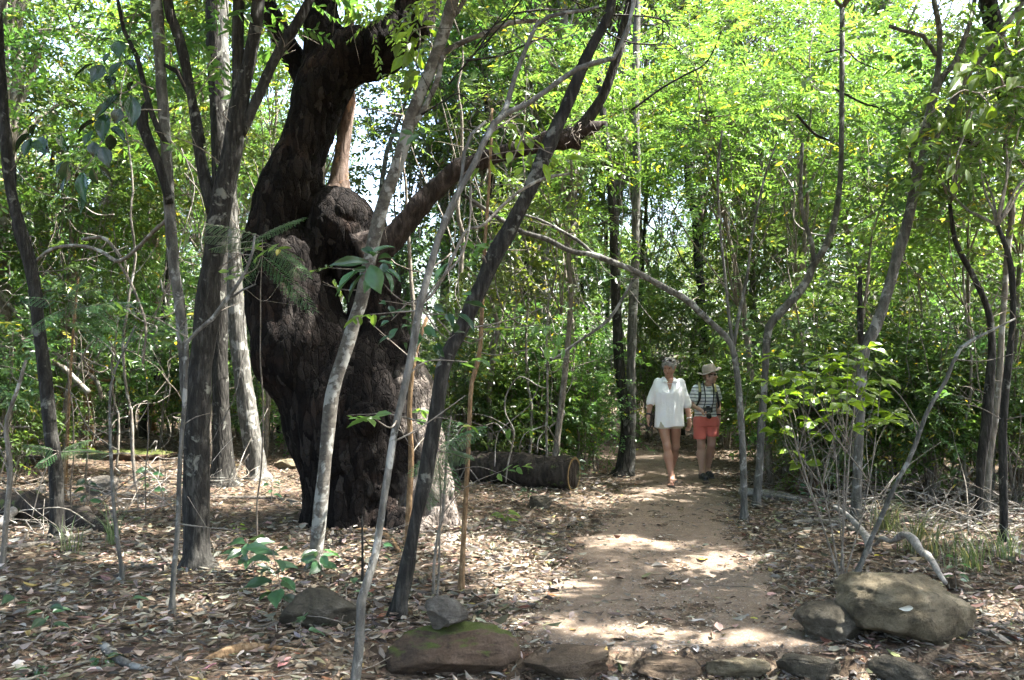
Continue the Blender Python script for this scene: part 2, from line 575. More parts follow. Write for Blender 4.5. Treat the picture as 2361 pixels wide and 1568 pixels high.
M = {}
def big_bark():
    t = NT('bark_big_tree')
    w = t.n("VectorMath", operation='ADD', ins={0: t.coords((1, 1, .30)), 1: t.n("VectorMath", operation='SCALE', ins={0: t.n("TexNoise", ins={"Vector": t.coords((1, 1, .5)), "Scale": 7.0, "Detail": 5.0}).outputs["Color"], "Scale": .16}).outputs[0]}).outputs[0]
    v2 = t.coords()
    vo = t.n("TexVoronoi", feature='DISTANCE_TO_EDGE', ins={"Vector": w, "Scale": 15.0}).outputs["Distance"]
    vs = t.n("TexVoronoi", feature='DISTANCE_TO_EDGE', ins={"Vector": w, "Scale": 41.0}).outputs["Distance"]
    cell = t.n("TexVoronoi", ins={"Vector": w, "Scale": 15.0}).outputs["Color"]
    cv = t.n("SeparateColor", ins={"Color": cell}).outputs[0]
    fine = t.noise(v2, 85, 5, .75)
    blot = t.noise(v2, 1.6, 4, .6)
    c = t.ramp(cv, [(0, (.0065, .0055, .005)), (.45, (.012, .0098, .0085)), (.9, (.023, .019, .0165)), (.95, (.036, .031, .027))])
    c = t.mix(t.ramp(blot, [(.56, (0, 0, 0)), (.70, (1, 1, 1))]), c, t.ramp(cv, [(0, (.016, .0105, .008)), (1, (.044, .027, .020))]))
    c = t.mix(.7, c, t.ramp(fine, [(.3, (.5, .5, .5)), (.7, (1.5, 1.5, 1.5))]), 'MULTIPLY')
    c = t.mix(t.ramp(vo, [(.0, (.8, .8, .8)), (.05, (0, 0, 0))]), c, (.005, .004, .004))
    h = t.math('ADD', t.math('MINIMUM', t.math('MULTIPLY', vo, 5), .8), t.math('ADD', t.math('MINIMUM', t.math('MULTIPLY', vs, 3), .3), t.math('MULTIPLY', fine, .35)))
    return t.finish(c, .95, .08, t.bump(h, 1.0, .035))
M['bigbark'] = big_bark()
def pale_sunlit_flank():  # pale buttress bark; further up the flank, sunlight put into the bark colour
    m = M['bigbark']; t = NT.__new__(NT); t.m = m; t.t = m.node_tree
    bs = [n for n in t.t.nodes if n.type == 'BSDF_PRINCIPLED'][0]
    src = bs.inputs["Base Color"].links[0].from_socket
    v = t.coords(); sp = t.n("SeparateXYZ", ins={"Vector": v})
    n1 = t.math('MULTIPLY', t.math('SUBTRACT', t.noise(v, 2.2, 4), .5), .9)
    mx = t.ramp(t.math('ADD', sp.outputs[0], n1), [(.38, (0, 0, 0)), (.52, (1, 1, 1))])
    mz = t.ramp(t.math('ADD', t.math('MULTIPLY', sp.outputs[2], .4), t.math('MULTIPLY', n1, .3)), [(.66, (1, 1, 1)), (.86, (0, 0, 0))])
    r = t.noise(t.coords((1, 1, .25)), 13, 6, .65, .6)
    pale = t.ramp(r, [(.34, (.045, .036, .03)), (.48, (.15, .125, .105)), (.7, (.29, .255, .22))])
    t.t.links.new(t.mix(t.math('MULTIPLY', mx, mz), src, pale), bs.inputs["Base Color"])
pale_sunlit_flank()
M['limbbark'] = bark('bark_reddish', (.008, .0062, .0053), (.027, .0205, .017), (.072, .057, .048), None, .6, 14, .3, .03)
M['darkbark'] = bark('bark_dark', (.006, .0056, .005), (.021, .0195, .0165), (.068, .065, .056), (.13, .13, .11), .60, 26, .25, .015)
M['greybark'] = bark('bark_grey', (.026, .0245, .021), (.078, .075, .065), (.165, .158, .138), (.22, .22, .2), .55, 20, .3, .012)
M['palebark'] = bark('bark_pale', (.045, .04, .032), (.135, .12, .098), (.25, .228, .192), (.30, .295, .265), .56, 24, .25, .012)
M['lichenbark'] = bark('bark_lichen', (.03, .026, .021), (.085, .077, .064), (.15, .14, .12), (.21, .21, .188), .50, 14, .8, .006, .35)
M['brownbark'] = bark('bark_brown', (.05, .03, .015), (.15, .095, .05), (.27, .19, .11), None, .6, 30, .4, .01)
M['twig'] = bark('bark_twig', (.05, .042, .034), (.15, .13, .105), (.26, .235, .2), None, .6, 30, .5, .004)
M['deadwood'] = bark('dead_wood', (.07, .063, .055), (.19, .175, .155), (.34, .315, .285), None, .6, 18, .2, .012)
M['sunlitsnag'] = bark('snag_wood_sunlit', (.03, .02, .015), (.12, .085, .065), (.26, .20, .165), (.30, .17, .10), .6, 14, .3, .02)  # lighter pinkish tone puts sunlight into the snag's bark colour
M['rotlog'] = bark('rotten_log', (.009, .0075, .006), (.03, .024, .019), (.08, .066, .052), (.07, .09, .03), .6, 9, .5, .05)
M['leaf_mid'] = leafmat('leaf_mid', (.038, .074, .022), (.066, .120, .030), (.115, .178, .036))
M['leaf_bright'] = leafmat('leaf_bright', (.054, .092, .026), (.088, .140, .034), (.135, .188, .044), trans=.46)
M['leaf_deep'] = leafmat('leaf_deep', (.030, .060, .025), (.048, .090, .033), (.080, .130, .038), trans=.42)
M['leaf_glossy'] = leafmat('leaf_glossy', (.018, .048, .020), (.028, .070, .026), (.045, .095, .030), trans=.25, rough=.28, spec=.5, use_lv=False)
M['leaf_dark'] = leafmat('leaf_dark', (.010, .026, .011), (.014, .036, .013), (.022, .050, .016), trans=.16, rough=.25, spec=.5, use_lv=False)
M['leaf_yellow'] = leafmat('leaf_yellow', (.07, .13, .015), (.12, .19, .018), (.19, .24, .02), (.3, .26, .03), trans=.5, use_lv=False)
M['leaf_plain'] = leafmat('leaf_plain', (.024, .058, .026), (.034, .078, .033), (.052, .105, .04), trans=.3, use_lv=False)
M['leaf_fern'] = leafmat('leaf_fern', (.035, .08, .03), (.05, .105, .04), (.08, .14, .045), trans=.4)
M['leaf_grass'] = leafmat('leaf_grass', (.05, .075, .035), (.085, .115, .055), (.17, .17, .095), (.35, .29, .15), trans=.4)

# ------------------------------------------------------------------ ground and path
def soil_mat():
    t = NT('forest_soil')
    v = t.coords()
    a = t.noise(v, 2.0, 4); b = t.noise(v, 38, 6, .7)
    vo = t.n("TexVoronoi", ins={"Vector": v, "Scale": 24.0, "Randomness": 1.0})
    leafy = t.ramp(t.n("SeparateColor", ins={"Color": vo.outputs["Color"]}).outputs[0],
                   [(0, (.035, .025, .018)), (.3, (.10, .072, .048)), (.6, (.20, .15, .10)), (.85, (.27, .21, .15)), (1, (.16, .075, .045))])
    c = t.mix(t.ramp(b, [(.35, (0, 0, 0)), (.65, (1, 1, 1))]), (.045, .032, .023), leafy)
    c = t.mix(t.math('MULTIPLY', a, .35), c, (.07, .05, .034))
    h = t.math('ADD', t.math('MULTIPLY', vo.outputs["Distance"], .8), b)
    return t.finish(c, .95, .1, t.bump(h, .8, .03))

def path_mat():
    t = NT('path_dirt')
    v = t.coords()
    big = t.noise(v, 1.3, 4); mid = t.noise(v, 9, 5, .65); fine = t.noise(v, 110, 3, .8)
    c = t.ramp(mid, [(.3, (.105, .078, .055)), (.5, (.155, .117, .084)), (.72, (.21, .166, .126))])
    c = t.mix(t.math('MULTIPLY', big, .6), c, (.16, .118, .086))
    c = t.mix(.7, c, t.ramp(fine, [(.3, (.6, .6, .6)), (.7, (1.35, 1.33, 1.3))]), 'MULTIPLY')
    peb = t.n("TexVoronoi", ins={"Vector": v, "Scale": 85.0})
    pm = t.ramp(t.n("SeparateColor", ins={"Color": peb.outputs["Color"]}).outputs[1], [(.86, (0, 0, 0)), (.88, (1, 1, 1))])
    c = t.mix(t.math('MULTIPLY', pm, .6), c, t.ramp(t.n("SeparateColor", ins={"Color": peb.outputs["Color"]}).outputs[0], [(0, (.07, .06, .055)), (.5, (.2, .19, .18)), (1, (.36, .29, .22))]))
    h = t.math('ADD', t.math('MULTIPLY', fine, .5), t.math('ADD', mid, t.math('MULTIPLY', pm, .4)))
    return t.finish(c, .95, .12, t.bump(h, .9, .02))

def rock_mat(name, c1, c2, c3, moss=0.0, mosscol=(.10, .13, .03)):
    t = NT(name)
    v = t.coords()
    a = t.noise(v, 5, 6, .65, .5); b = t.noise(v, 70, 8, .8); s = t.noise(t.coords((1, 1, 4)), 7, 4)
    c = t.ramp(a, [(.3, c1), (.5, c2), (.72, c3)])
    c = t.mix(.65, c, t.ramp(b, [(.3, (.5, .5, .5)), (.7, (1.35, 1.35, 1.35))]), 'MULTIPLY')
    c = t.mix(t.math('MULTIPLY', t.ramp(s, [(.55, (0, 0, 0)), (.65, (1, 1, 1))]), .5), c, tuple(x * .55 for x in c1))
    if moss:
        g = t.n("Mapping", ins={"Vector": t.n("NewGeometry").outputs["Normal"]}).outputs[0]
        nz = t.n("SeparateXYZ", ins={"Vector": g}).outputs[2]
        nz = t.math('ADD', nz, t.math('MULTIPLY', t.noise(v, 7, 4), 1.6))
        mm = t.ramp(nz, [(.0, (0, 0, 0)), (1, (1, 1, 1))])
        mk = t.math('MULTIPLY', t.ramp(t.math('SUBTRACT', nz, 2.0 - moss), [(.0, (0, 0, 0)), (.3, (1, 1, 1))]), .9)
        mc = t.mix(t.noise(v, 120, 3), tuple(x * .5 for x in mosscol), tuple(x * 1.7 for x in mosscol))
        c = t.mix(mk, c, mc)
    h = t.math('ADD', a, t.math('MULTIPLY', b, .8))
    return t.finish(c, .92, .15, t.bump(h, 1.0, .04))

M['soil'] = soil_mat()
M['path'] = path_mat()
M['rock_warm'] = rock_mat('rock_warm', (.05, .041, .027), (.155, .128, .082), (.28, .238, .165), .14, (.075, .08, .035))
M['rock_brown'] = rock_mat('rock_brown', (.05, .037, .026), (.125, .09, .06), (.20, .15, .105))
M['rock_moss'] = rock_mat('rock_moss', (.05, .038, .028), (.115, .078, .052), (.17, .12, .085), .58, (.075, .095, .022))
M['rock_grey'] = rock_mat('rock_grey', (.055, .05, .042), (.13, .115, .095), (.22, .2, .17))
M['rock_olive'] = rock_mat('rock_olive', (.034, .03, .021), (.085, .074, .054), (.16, .142, .11), .1, (.06, .065, .025))

def warp(n, near, far):
    t = np.linspace(-1, 1, n)
    return near * t + (far - near) * np.sign(t) * np.abs(t) ** 5

gx = warp(261, 14, 160)
gy = 7 + warp(241, 15, 170)
X, Y = np.meshgrid(gx, gy, indexing='ij')
Vg = xyz(X, Y, H(X, Y)).reshape(-1, 3)
i, j = np.meshgrid(np.arange(len(gx) - 1), np.arange(len(gy) - 1), indexing='ij')
a = (i * len(gy) + j).ravel()
Fg = np.stack([a, a + len(gy), a + len(gy) + 1, a + 1], -1)
tag(link('ground', mesh_np('ground', Vg, [Fg], M['soil'], True)), 'dark forest floor of soil under fallen leaves', kind='structure')

py_ = np.arange(4.66, 24.0, 0.06)
NU = 44
l_, r_ = path_edges(py_)
u_ = np.linspace(0, 1, NU)
PXs = (l_ - .35)[:, None] * (1 - u_) + (r_ + .35)[:, None] * u_
PYs = np.repeat(py_[:, None], NU, 1)
edge = np.minimum(PXs - l_[:, None], r_[:, None] - PXs)
edge = np.minimum(edge, (PYs - 4.86) * 1.2) + .16 * fbm(xyz(PXs * 4, PYs * 4, 2), 6, 3)
PZs = H(PXs, PYs) - .022 + .034 * sstep(-.25, .22, edge) + .007 * fbm(xyz(PXs * 3, PYs * 3, 2), 3, 2) - .012 * sstep(.25, .8, edge)
Vp = xyz(PXs, PYs, PZs).reshape(-1, 3)
i, j = np.meshgrid(np.arange(len(py_) - 1), np.arange(NU - 1), indexing='ij')
a = (i * NU + j).ravel()
tag(link('path', mesh_np('path', Vp, [np.stack([a, a + 1, a + NU + 1, a + NU], -1)], M['path'], True)), 'reddish brown trodden dirt footpath winding into the forest', kind='structure')

# ------------------------------------------------------------------ leaf litter (nobody could count it)
def litter_mat():
    t = NT('litter_leaf')
    c = t.n("Attribute", attribute_name="col").outputs["Color"]
    n = t.noise(t.coords(), 60, 3)
    c = t.mix(.45, c, t.ramp(n, [(.3, (.65, .65, .65)), (.7, (1.25, 1.25, 1.25))]), 'MULTIPLY')
    b = t.n("BsdfPrincipled", ins={"Base Color": c, "Roughness": .55, "Specular IOR Level": .35})
    tr = t.n("BsdfTranslucent", ins={"Color": c})
    mx = t.n("MixShader", ins={"Fac": .18})
    t.t.links.new(b.outputs[0], mx.inputs[1]); t.t.links.new(tr.outputs[0], mx.inputs[2])
    t.t.links.new(mx.outputs[0], t.out.inputs[0])
    return t.m
M['litter'] = litter_mat()
PAL = np.array([(.26, .208, .15), (.23, .205, .172), (.40, .355, .295), (.11, .08, .056), (.055, .042, .032), (.33, .20, .165), (.17, .075, .045), (.32, .25, .09), (.13, .14, .07), (.17, .13, .088), (.33, .30, .265)])
PALW = np.array([.20, .19, .10, .13, .15, .03, .022, .02, .03, .10, .06]); PALW = PALW / PALW.sum()

def scatter_litter(name, label, zones, lmean, seed):
    r = np.random.default_rng(seed)
    pos = []
    for (x0, x1, y0, y1, dens) in zones:
        n = int((x1 - x0) * (y1 - y0) * dens)
        pos.append(np.column_stack([r.uniform(x0, x1, n), r.uniform(y0, y1, n)]))
    p = np.vstack(pos)
    fov = np.abs(p[:, 0]) < 0.62 * p[:, 1] + 0.6
    p = p[fov]
    l, rr = path_edges(p[:, 1])
    din = np.minimum(p[:, 0] - l, rr - p[:, 0])          # metres inside the path
    keep = np.where(din < -.25, 1.0, np.where(din < .25, .14 + .80 * (0.25 - din) / .5, .05 + .09 * np.exp(-(din - .25) * 3.2)))
    keep = np.where((p[:, 1] < 4.83), 0.8, keep)
    keep = keep * np.clip(.8 + .5 * vnoise(xyz(p[:, 0] * 1.1, p[:, 1] * 1.1, 8)), .25, 1)
    p = p[r.random(len(p)) < keep]
    n = len(p)
    l, rr = path_edges(p[:, 1])
    on = np.minimum(p[:, 0] - l, rr - p[:, 0]) > 0.05
    L = lmean * np.exp(r.normal(-.06, .48, n)) * np.where(on, .8, 1)
    L = np.minimum(L, .105)
    W = L * r.uniform(.22, .46, n)
    z = H(p[:, 0], p[:, 1]) + np.where(on, .014, .006 + np.abs(r.normal(0, .016, n)))
    th = r.uniform(0, 2 * np.pi, n)
    D = np.column_stack([np.cos(th), np.sin(th), r.normal(0, .18, n) * np.where(on, .5, 1)])
    N = np.column_stack([r.normal(0, .35, n), r.normal(0, .35, n), np.ones(n)])
    curl = r.normal(.05, .30, n)
    Pb = np.column_stack([p, z]) - unit(D) * (L / 2)[:, None]
    V, F, k = leaf_batch(Pb, D, N, L, W, 'lance', curl)
    zz = H(V[:, 0], V[:, 1]) + .004
    V[:, 2] = np.maximum(V[:, 2], zz)
    c = PAL[r.choice(len(PAL), n, p=PALW)] * np.exp(r.normal(-.38, .40, (n, 1))) * np.exp(r.normal(0, .06, (n, 3)))
    c = c * np.array([.97, .95, .90])
    c = np.clip(np.column_stack([c, np.ones(n)]), 0, .75)
    c[:, 3] = 1
    me = mesh_np(name, V, [F], M['litter'], False, {'col': ('FLOAT_COLOR', np.repeat(c, k, 0))})
    return tag(link(name, me), label, 'leaf litter', kind='stuff')

scatter_litter('leaf_litter', 'dry brown and tan fallen leaves covering the forest floor',
               [(-4, 4, 3.9, 6, 1300), (-6, 6, 6, 9, 900), (-9, 9, 9, 13, 380), (-14, 14, 13, 20, 110), (-20, 20, 20, 32, 30)], .058, 3)

# crumbs of leaf, bark and grit trodden into the path
r = np.random.default_rng(17)
n = 16000
yy = 4.7 + 10 * r.random(n) ** 1.6
l_, r_ = np.interp(yy, PY, PL), np.interp(yy, PY, PR)
xx = l_ - .3 + (r_ - l_ + .6) * r.random(n)
th = r.uniform(0, 6.28, n)
L = .016 * np.exp(r.normal(0, .5, n))
V, F, k = leaf_batch(xyz(xx, yy, H(xx, yy) + r.uniform(.0, .008, n)), np.column_stack([np.cos(th), np.sin(th), r.normal(0, .2, n)]), np.column_stack([r.normal(0, .3, n), r.normal(0, .3, n), np.ones(n)]), L, L * r.uniform(.25, .8, n), 'rhomb')
c = PAL[r.choice(len(PAL), n, p=PALW)] * np.exp(r.normal(-.15, .35, (n, 1)))
c = np.clip(np.column_stack([c, np.ones(n)]), 0, .7); c[:, 3] = 1
tag(link('path_debris', mesh_np('path_debris', V, [F], M['litter'], False, {'col': ('FLOAT_COLOR', np.repeat(c, k, 0))})), 'crumbs of leaf and grit trodden into the dirt path', 'debris', kind='stuff')

# broken twiglets among the litter, pebbles in the path
r = np.random.default_rng(23)
mb = MB()
for n in range(1100):
    y = 4.0 + 9 * r.random() ** 1.3; x = r.uniform(-1, 1) * (.6 * y + .4)
    l, q = np.interp(y, PY, PL), np.interp(y, PY, PR)
    if l < x < q and r.random() < .9: continue
    th = r.uniform(0, 3.14); ln = r.uniform(.05, .32); z = float(H(x, y)) + r.uniform(.012, .045)
    dv = np.array([math.cos(th), math.sin(th), r.normal(0, .12)])
    p0 = np.array([x, y, z]); rr = r.uniform(.0015, .0045)
    mb.tube([p0, p0 + dv * ln * .5 + r.normal(0, .012, 3), p0 + dv * ln], [rr, rr * .9, rr * .6], 4)
tag(mb.build('twig_litter', M['twig'], None, True), 'short broken twigs strewn among the fallen leaves', 'twigs', kind='stuff')
n = 900
yy = 4.9 + 9 * r.random(n) ** 1.7
l_, r_ = np.interp(yy, PY, PL), np.interp(yy, PY, PR)
xx = l_ + (r_ - l_) * r.random(n)
oct_ = np.array([(1, 0, 0), (-1, 0, 0), (0, 1, 0), (0, -1, 0), (0, 0, 1), (0, 0, -1), (.6, .6, .5), (-.6, .6, .5), (-.6, -.6, .5), (.6, -.6, .5)], float)
of_ = np.array([(4, 6, 7), (4, 7, 8), (4, 8, 9), (4, 9, 6), (0, 2, 6), (2, 1, 7), (1, 3, 8), (3, 0, 9), (2, 7, 6), (1, 8, 7), (3, 9, 8), (0, 6, 9), (5, 2, 0), (5, 1, 2), (5, 3, 1), (5, 0, 3)])
sz = .006 * np.exp(r.normal(0, .5, n))
V = (oct_[None] * (1 + .25 * r.normal(0, 1, (n, 10, 1))) * (sz[:, None, None] * np.array([1.2, 1, .7]))) + xyz(xx, yy, H(xx, yy) + .004)[:, None]
F = (of_[None] + (np.arange(n) * 10)[:, None, None]).reshape(-1, 3)
c = np.array([(.15, .12, .095), (.2, .18, .16), (.09, .08, .072), (.26, .2, .15)])[r.integers(0, 4, n)]
tag(link('path_pebbles', mesh_np('path_pebbles', V.reshape(-1, 3), [F], M['litter'], True, {'col': ('FLOAT_COLOR', np.repeat(np.column_stack([c, np.ones(n)]), 10, 0))})), 'small pebbles bedded in the dirt path', 'pebbles', kind='stuff')

# ------------------------------------------------------------------ crown gaps cut along sun lines to set the lit spots
SHAFTS = []
for px, py, r in ((620, 1095, .9), (540, 1070, .85), (430, 1065, .8), (330, 1065, .85), (230, 1060, .7), (700, 1120, .45), (660, 1078, .6), (500, 1105, .5), (590, 1130, .35), (400, 1095, .5),
                  (1170, 1310, .32), (1225, 1360, .26), (1120, 1270, .30), (1245, 1440, .14), (1085, 1245, .25),
                  (790, 1285, .17), (745, 1310, .12), (640, 1290, .10), (560, 1330, .08), (1400, 1243, .15), (1470, 1248, .15), (1540, 1255, .12), (1420, 1262, .1),
                  (1640, 1298, .16), (1700, 1285, .13), (1585, 1312, .13), (1390, 1150, .2), (1335, 1165, .2), (1500, 1130, .1), (1560, 1150, .12),
                  (288, 1172, .13), (30, 1230, .16), (90, 1240, .12), (440, 1400, .09), (240, 1290, .07), (1475, 1065, .2), (1560, 1075, .15),
                  (2250, 1110, .4), (2150, 1100, .4), (2300, 1390, .18), (2320, 1330, .12), (1850, 1120, .25)):
    SHAFTS.append((G(px, py), r))
for px, py, d, r in ((575, 1010, 12.2, .25), (560, 900, 12.2, .12), (1010, 1150, 8.6, .28), (985, 1020, 8.7, .26), (965, 900, 8.8, .24), (945, 800, 8.8, .16), (705, 600, 8.5, .12),
                     (790, 330, 9.0, .3), (1585, 690, 9, .12), (1400, 600, 9, .10), (1260, 550, 9, .10), (2010, 1330, 4.9, .12), (2060, 1345, 4.9, .09),
                     (250, 350, 14, 1.6), (400, 480, 14, 1.2), (100, 300, 13, 1.2), (150, 720, 13, .8), (450, 720, 14, .8), (350, 830, 13, .4), (1050, 600, 12, .7),
                     (1150, 250, 12, 1.3), (1450, 300, 11.5, 1.3), (1650, 150, 12, 1.5), (1850, 200, 14, 1.4), (1300, 450, 12, .8), (1750, 400, 13, 1.0),
                     (2250, 700, 9.5, .6), (2100, 640, 10, .5), (1880, 900, 6.4, .16), (1960, 850, 6.4, .12), (2250, 150, 5.2, .3), (2300, 300, 5.2, .2), (2250, 600, 13, 1.0)):
    SHAFTS.append((P(px, py, d), r))
SH_P = np.array([s[0] for s in SHAFTS]); SH_R = np.array([s[1] for s in SHAFTS])

def sunlit_gap(q, pad=0.0, low=False):
    """True where a twig would stand in one of the sun shafts"""
    hit = np.zeros(len(q), bool)
    nz = vnoise(q * 2.3, 77)
    for p, r in zip(SH_P, SH_R):
        if low and p[2] > .7: continue
        v = q - p
        t = v @ S
        dd = np.linalg.norm(v - t[:, None] * S, axis=1)
        hit |= (t > .4) & (dd < r * (1 + .3 * nz) + pad + .16)
    return hit

# ------------------------------------------------------------------ crowns
LEAFS = {   # leaf length, width ratio, leaves on a twig, twig length, template, pinnate, material
    'mid': (.105, .42, 12, .40, 'oval', False, 'leaf_mid'),
    'narrow': (.125, .27, 14, .42, 'lance', False, 'leaf_mid'),
    'bright': (.095, .36, 16, .42, 'oval', True, 'leaf_bright'),
    'deep': (.105, .45, 12, .38, 'oval', False, 'leaf_deep'),
    'round': (.085, .60, 11, .34, 'obov', False, 'leaf_bright'),
    'tiny': (.068, .45, 16, .36, 'rhomb', False, 'leaf_mid'),
}

def crown(parent, origin, center, radii, clumps, per, kind, seed, start=None, cull=True, sig=.30, limbs=True, lr=.022, limbmat='twig', flat=.7, name='crown'):
    r = np.random.default_rng(seed)
    center = np.asarray(center, float); radii = np.asarray(radii, float)
    L, wr, k, ln, shape, pin, mk = LEAFS[kind]
    q = unit(r.normal(0, 1, (clumps, 3))) * (r.random((clumps, 1)) ** .45)
    cc = center + q * radii
    C = np.repeat(cc, per, 0) + r.normal(0, 1, (clumps * per, 3)) * sig * np.array([1, 1, flat])
    A = unit(C - center) * .5 + unit(C - np.repeat(cc, per, 0)) * .7 + r.normal(0, .4, C.shape)
    A[:, 2] = A[:, 2] * .5 - .1
    if cull:
        ok = ~sunlit_gap(C, 0, cull == 'low')
        C, A = C[ok], A[ok]
    C[:, 2] = np.maximum(C[:, 2], H(C[:, 0], C[:, 1]) + .08 if origin is not None else .08)
    V, F, lv = sprays(C, A, k, ln, L, L * wr, shape, pin, seed=seed)
    o = np.zeros(3) if origin is None else np.asarray(origin, float)
    me = mesh_np(name, V - o, [F], M[mk], False, {'lv': ('FLOAT', lv)})
    cr = link(name, me, parent)
    tag(cr, kind='stuff')
    if limbs and start is not None:
        mb = MB()
        st = np.asarray(start, float)
        gone = sunlit_gap(cc, -.05, cull == 'low') if cull else np.zeros(len(cc), bool)
        for n, c in enumerate(cc):
            if gone[n]: continue
            s = st if st.ndim == 1 else st[n % len(st)]
            m = s * .5 + c * .5 + r.normal(0, .12, 3) * np.linalg.norm(c - s) * .6
            m[2] += .1 * np.linalg.norm(c - s)
            mb.tube([s, m, c], [lr, lr * .55, lr * .2], 5, .25, wob=.05, seed=seed + n)
            for q2 in range(4):
                e = c + r.normal(0, sig, 3)
                mb.tube([m * .4 + c * .6, (m * .2 + c * .3 + e * .5), e], [lr * .35, lr * .22, lr * .1], 4, .15, wob=.04, seed=seed + n * 5 + q2)
        mb.build('branches', M[limbmat], parent, True, o)
    return cr

# ------------------------------------------------------------------ the big dark tree
BD = 9.0
def bt(px, py, dd, r):
    d = BD + dd
    return (P(px, py, d), r * d / FPX)

base = G(850, 1210); base[1] = BD; base[2] = float(H(base[0], BD))
big = thing('gnarled_tree', 'massive dark gnarled tree with forked trunk and rough blackish bark beside the path', 'tree', base)
s = SDF((-3.1, 7.6, -.15), (1.0, 10.6, 6.3), .019)
k = .10
s.chain([bt(850, 1265, 0, 136), bt(845, 1200, 0, 132), bt(840, 1120, 0, 131), bt(835, 1030, 0, 147), bt(820, 960, 0, 154), bt(808, 890, 0, 135)], k)
s.chain([bt(770, 905, 0, 125), bt(705, 810, -.05, 112), bt(677, 700, 0, 101), bt(660, 614, 0, 86), bt(634, 550, .02, 64), bt(654, 460, .05, 61), bt(674, 405, .08, 60), bt(712, 312, .1, 51), bt(733, 250, .1, 51), bt(758, 190, .1, 54)], k)
s.chain([bt(858, 920, 0, 108), bt(880, 800, .05, 66), bt(872, 740, .08, 62), bt(860, 673, .1, 62), bt(815, 590, .15, 70)], .06)
s.ell(*[bt(782, 525, .15, 80)[0], np.array([80, 85, 88]) * 9.15 / FPX], k=.1)
s.chain([bt(930, 820, -.1, 35), bt(950, 900, -.2, 48), bt(958, 1000, -.25, 50), bt(975, 1120, -.3, 58), bt(1000, 1250, -.35, 62)], .12)
s.chain([bt(905, 1180, -.45, 40), bt(905, 1240, -.6, 48)], .08)
s.chain([bt(940, 1200, -.62, 30), bt(965, 1262, -.75, 42)], .06)
s.chain([bt(1020, 1200, -.35, 30), bt(1050, 1250, -.4, 30)], .06)
s.chain([bt(752, 1190, -.1, 40), bt(712, 1240, -.12, 36)], .1)
s.chain([bt(800, 1170, -.3, 55), bt(790, 1250, -.36, 60)], .12)
s.ell(bt(850, 962, -.66, 1)[0], np.array([38, 34, 40]) * 8.4 / FPX, k=.05)
s.chain([bt(750, 205, .1, 50), bt(800, 130, .08, 56), bt(855, 122, .05, 52), bt(905, 103, 0, 47), bt(945, 58, 0, 42), bt(968, 0, .05, 38), bt(995, -120, .1, 34), bt(1010, -180, .1, 33)], .12)
s.chain([bt(755, 180, .1, 52), bt(740, 60, .15, 35), bt(742, 0, .2, 31), bt(745, -180, .3, 27)], .08)
s.cone(bt(770, 640, -.5, 1)[0], bt(795, 745, -.5, 1)[0], .10, .03, .05, 'sub')
s.cone(bt(765, 640, 0, 1)[0], bt(793, 742, 0, 1)[0], .07, .02, .03, 'sub')
s.noise(.04, (2.1, 2.1, 1.3), 3, 3, .2)
s.ridge(.040, (5.5, 5.5, 1.5), 5)
s.noise(.010, (14, 14, 7), 15, 2, .1)
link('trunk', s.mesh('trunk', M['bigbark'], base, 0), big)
mb = MB()
def lp(lst, dd):
    q = [bt(x, y, dd if np.isscalar(dd) else dd[n], r) for n, (x, y, r) in enumerate(lst)]
    return [a for a, _ in q], [b for _, b in q]
pts, rad = lp([(835, 590, 58), (868, 572, 42), (900, 553, 31), (940, 505, 27), (990, 450, 25), (1045, 398, 23), (1110, 370, 21), (1200, 343, 20), (1270, 326, 24), (1310, 322, 25), (1328, 332, 14), (1336, 345, 4)], -.1)
mb.tube(pts, rad, 14, .06, .22, 3)
pts, rad = lp([(1300, 322, 20), (1345, 300, 17), (1378, 290, 10), (1396, 280, 3)], -.1)
mb.tube(pts, rad, 10, .05, .3, 5)
mb.build('broken_limb', M['limbbark'], big, True, base)
mb = MB()
pts, rad = lp([(1330, 312, 17), (1360, 268, 14), (1390, 221, 13), (1415, 154, 12), (1438, 74, 12), (1455, 0, 12), (1490, -150, 11), (1500, -260, 9)], -.1)
mb.tube(pts, rad, 10, .08, .15, 7)
mb.build('upright_limb', M['darkbark'], big, True, base)
mb = MB()
pts, rad = lp([(772, 470, 38), (784, 400, 22), (794, 330, 17), (802, 240, 15), (806, 120, 12), (803, -60, 10)], .35)
mb.tube(pts, rad, 12, .08, .25, 8)
mb.build('snag', M['sunlitsnag'], big, True, base)
mb = MB()
pts, rad = lp([(735, 235, 34), (690, 160, 26), (655, 95, 25), (612, 10, 24), (560, -100, 22)], .25)
mb.tube(pts, rad, 12, .08, .2, 9)
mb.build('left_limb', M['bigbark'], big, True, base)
# litter and roots caught where the limb broke off
mb = MB()
r = np.random.default_rng(5)
for n in range(46):
    c = bt(1325 + r.normal(0, 24), 300 + r.normal(0, 14), -.12 + r.normal(0, .06), 1)[0]
    e = c + r.normal(0, .09, 3) + np.array([0, 0, -.09])
    mb.tube([c, (c + e) / 2 + r.normal(0, .03, 3), e], [.004, .004, .002], 4)
mb.build('root_tangle', M['twig'], big, True, base)
top1, top2, top3 = bt(1010, -180, .1, 1)[0], bt(745, -180, .3, 1)[0], bt(1500, -260, -.1, 1)[0]
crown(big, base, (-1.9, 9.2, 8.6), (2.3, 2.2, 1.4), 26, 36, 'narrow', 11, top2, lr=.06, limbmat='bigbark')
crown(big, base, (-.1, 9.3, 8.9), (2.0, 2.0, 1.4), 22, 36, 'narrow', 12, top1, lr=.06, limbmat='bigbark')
crown(big, base, (2.0, 9.0, 8.0), (1.7, 1.7, 1.2), 18, 34, 'narrow', 13, top3, lr=.035, limbmat='bigbark')

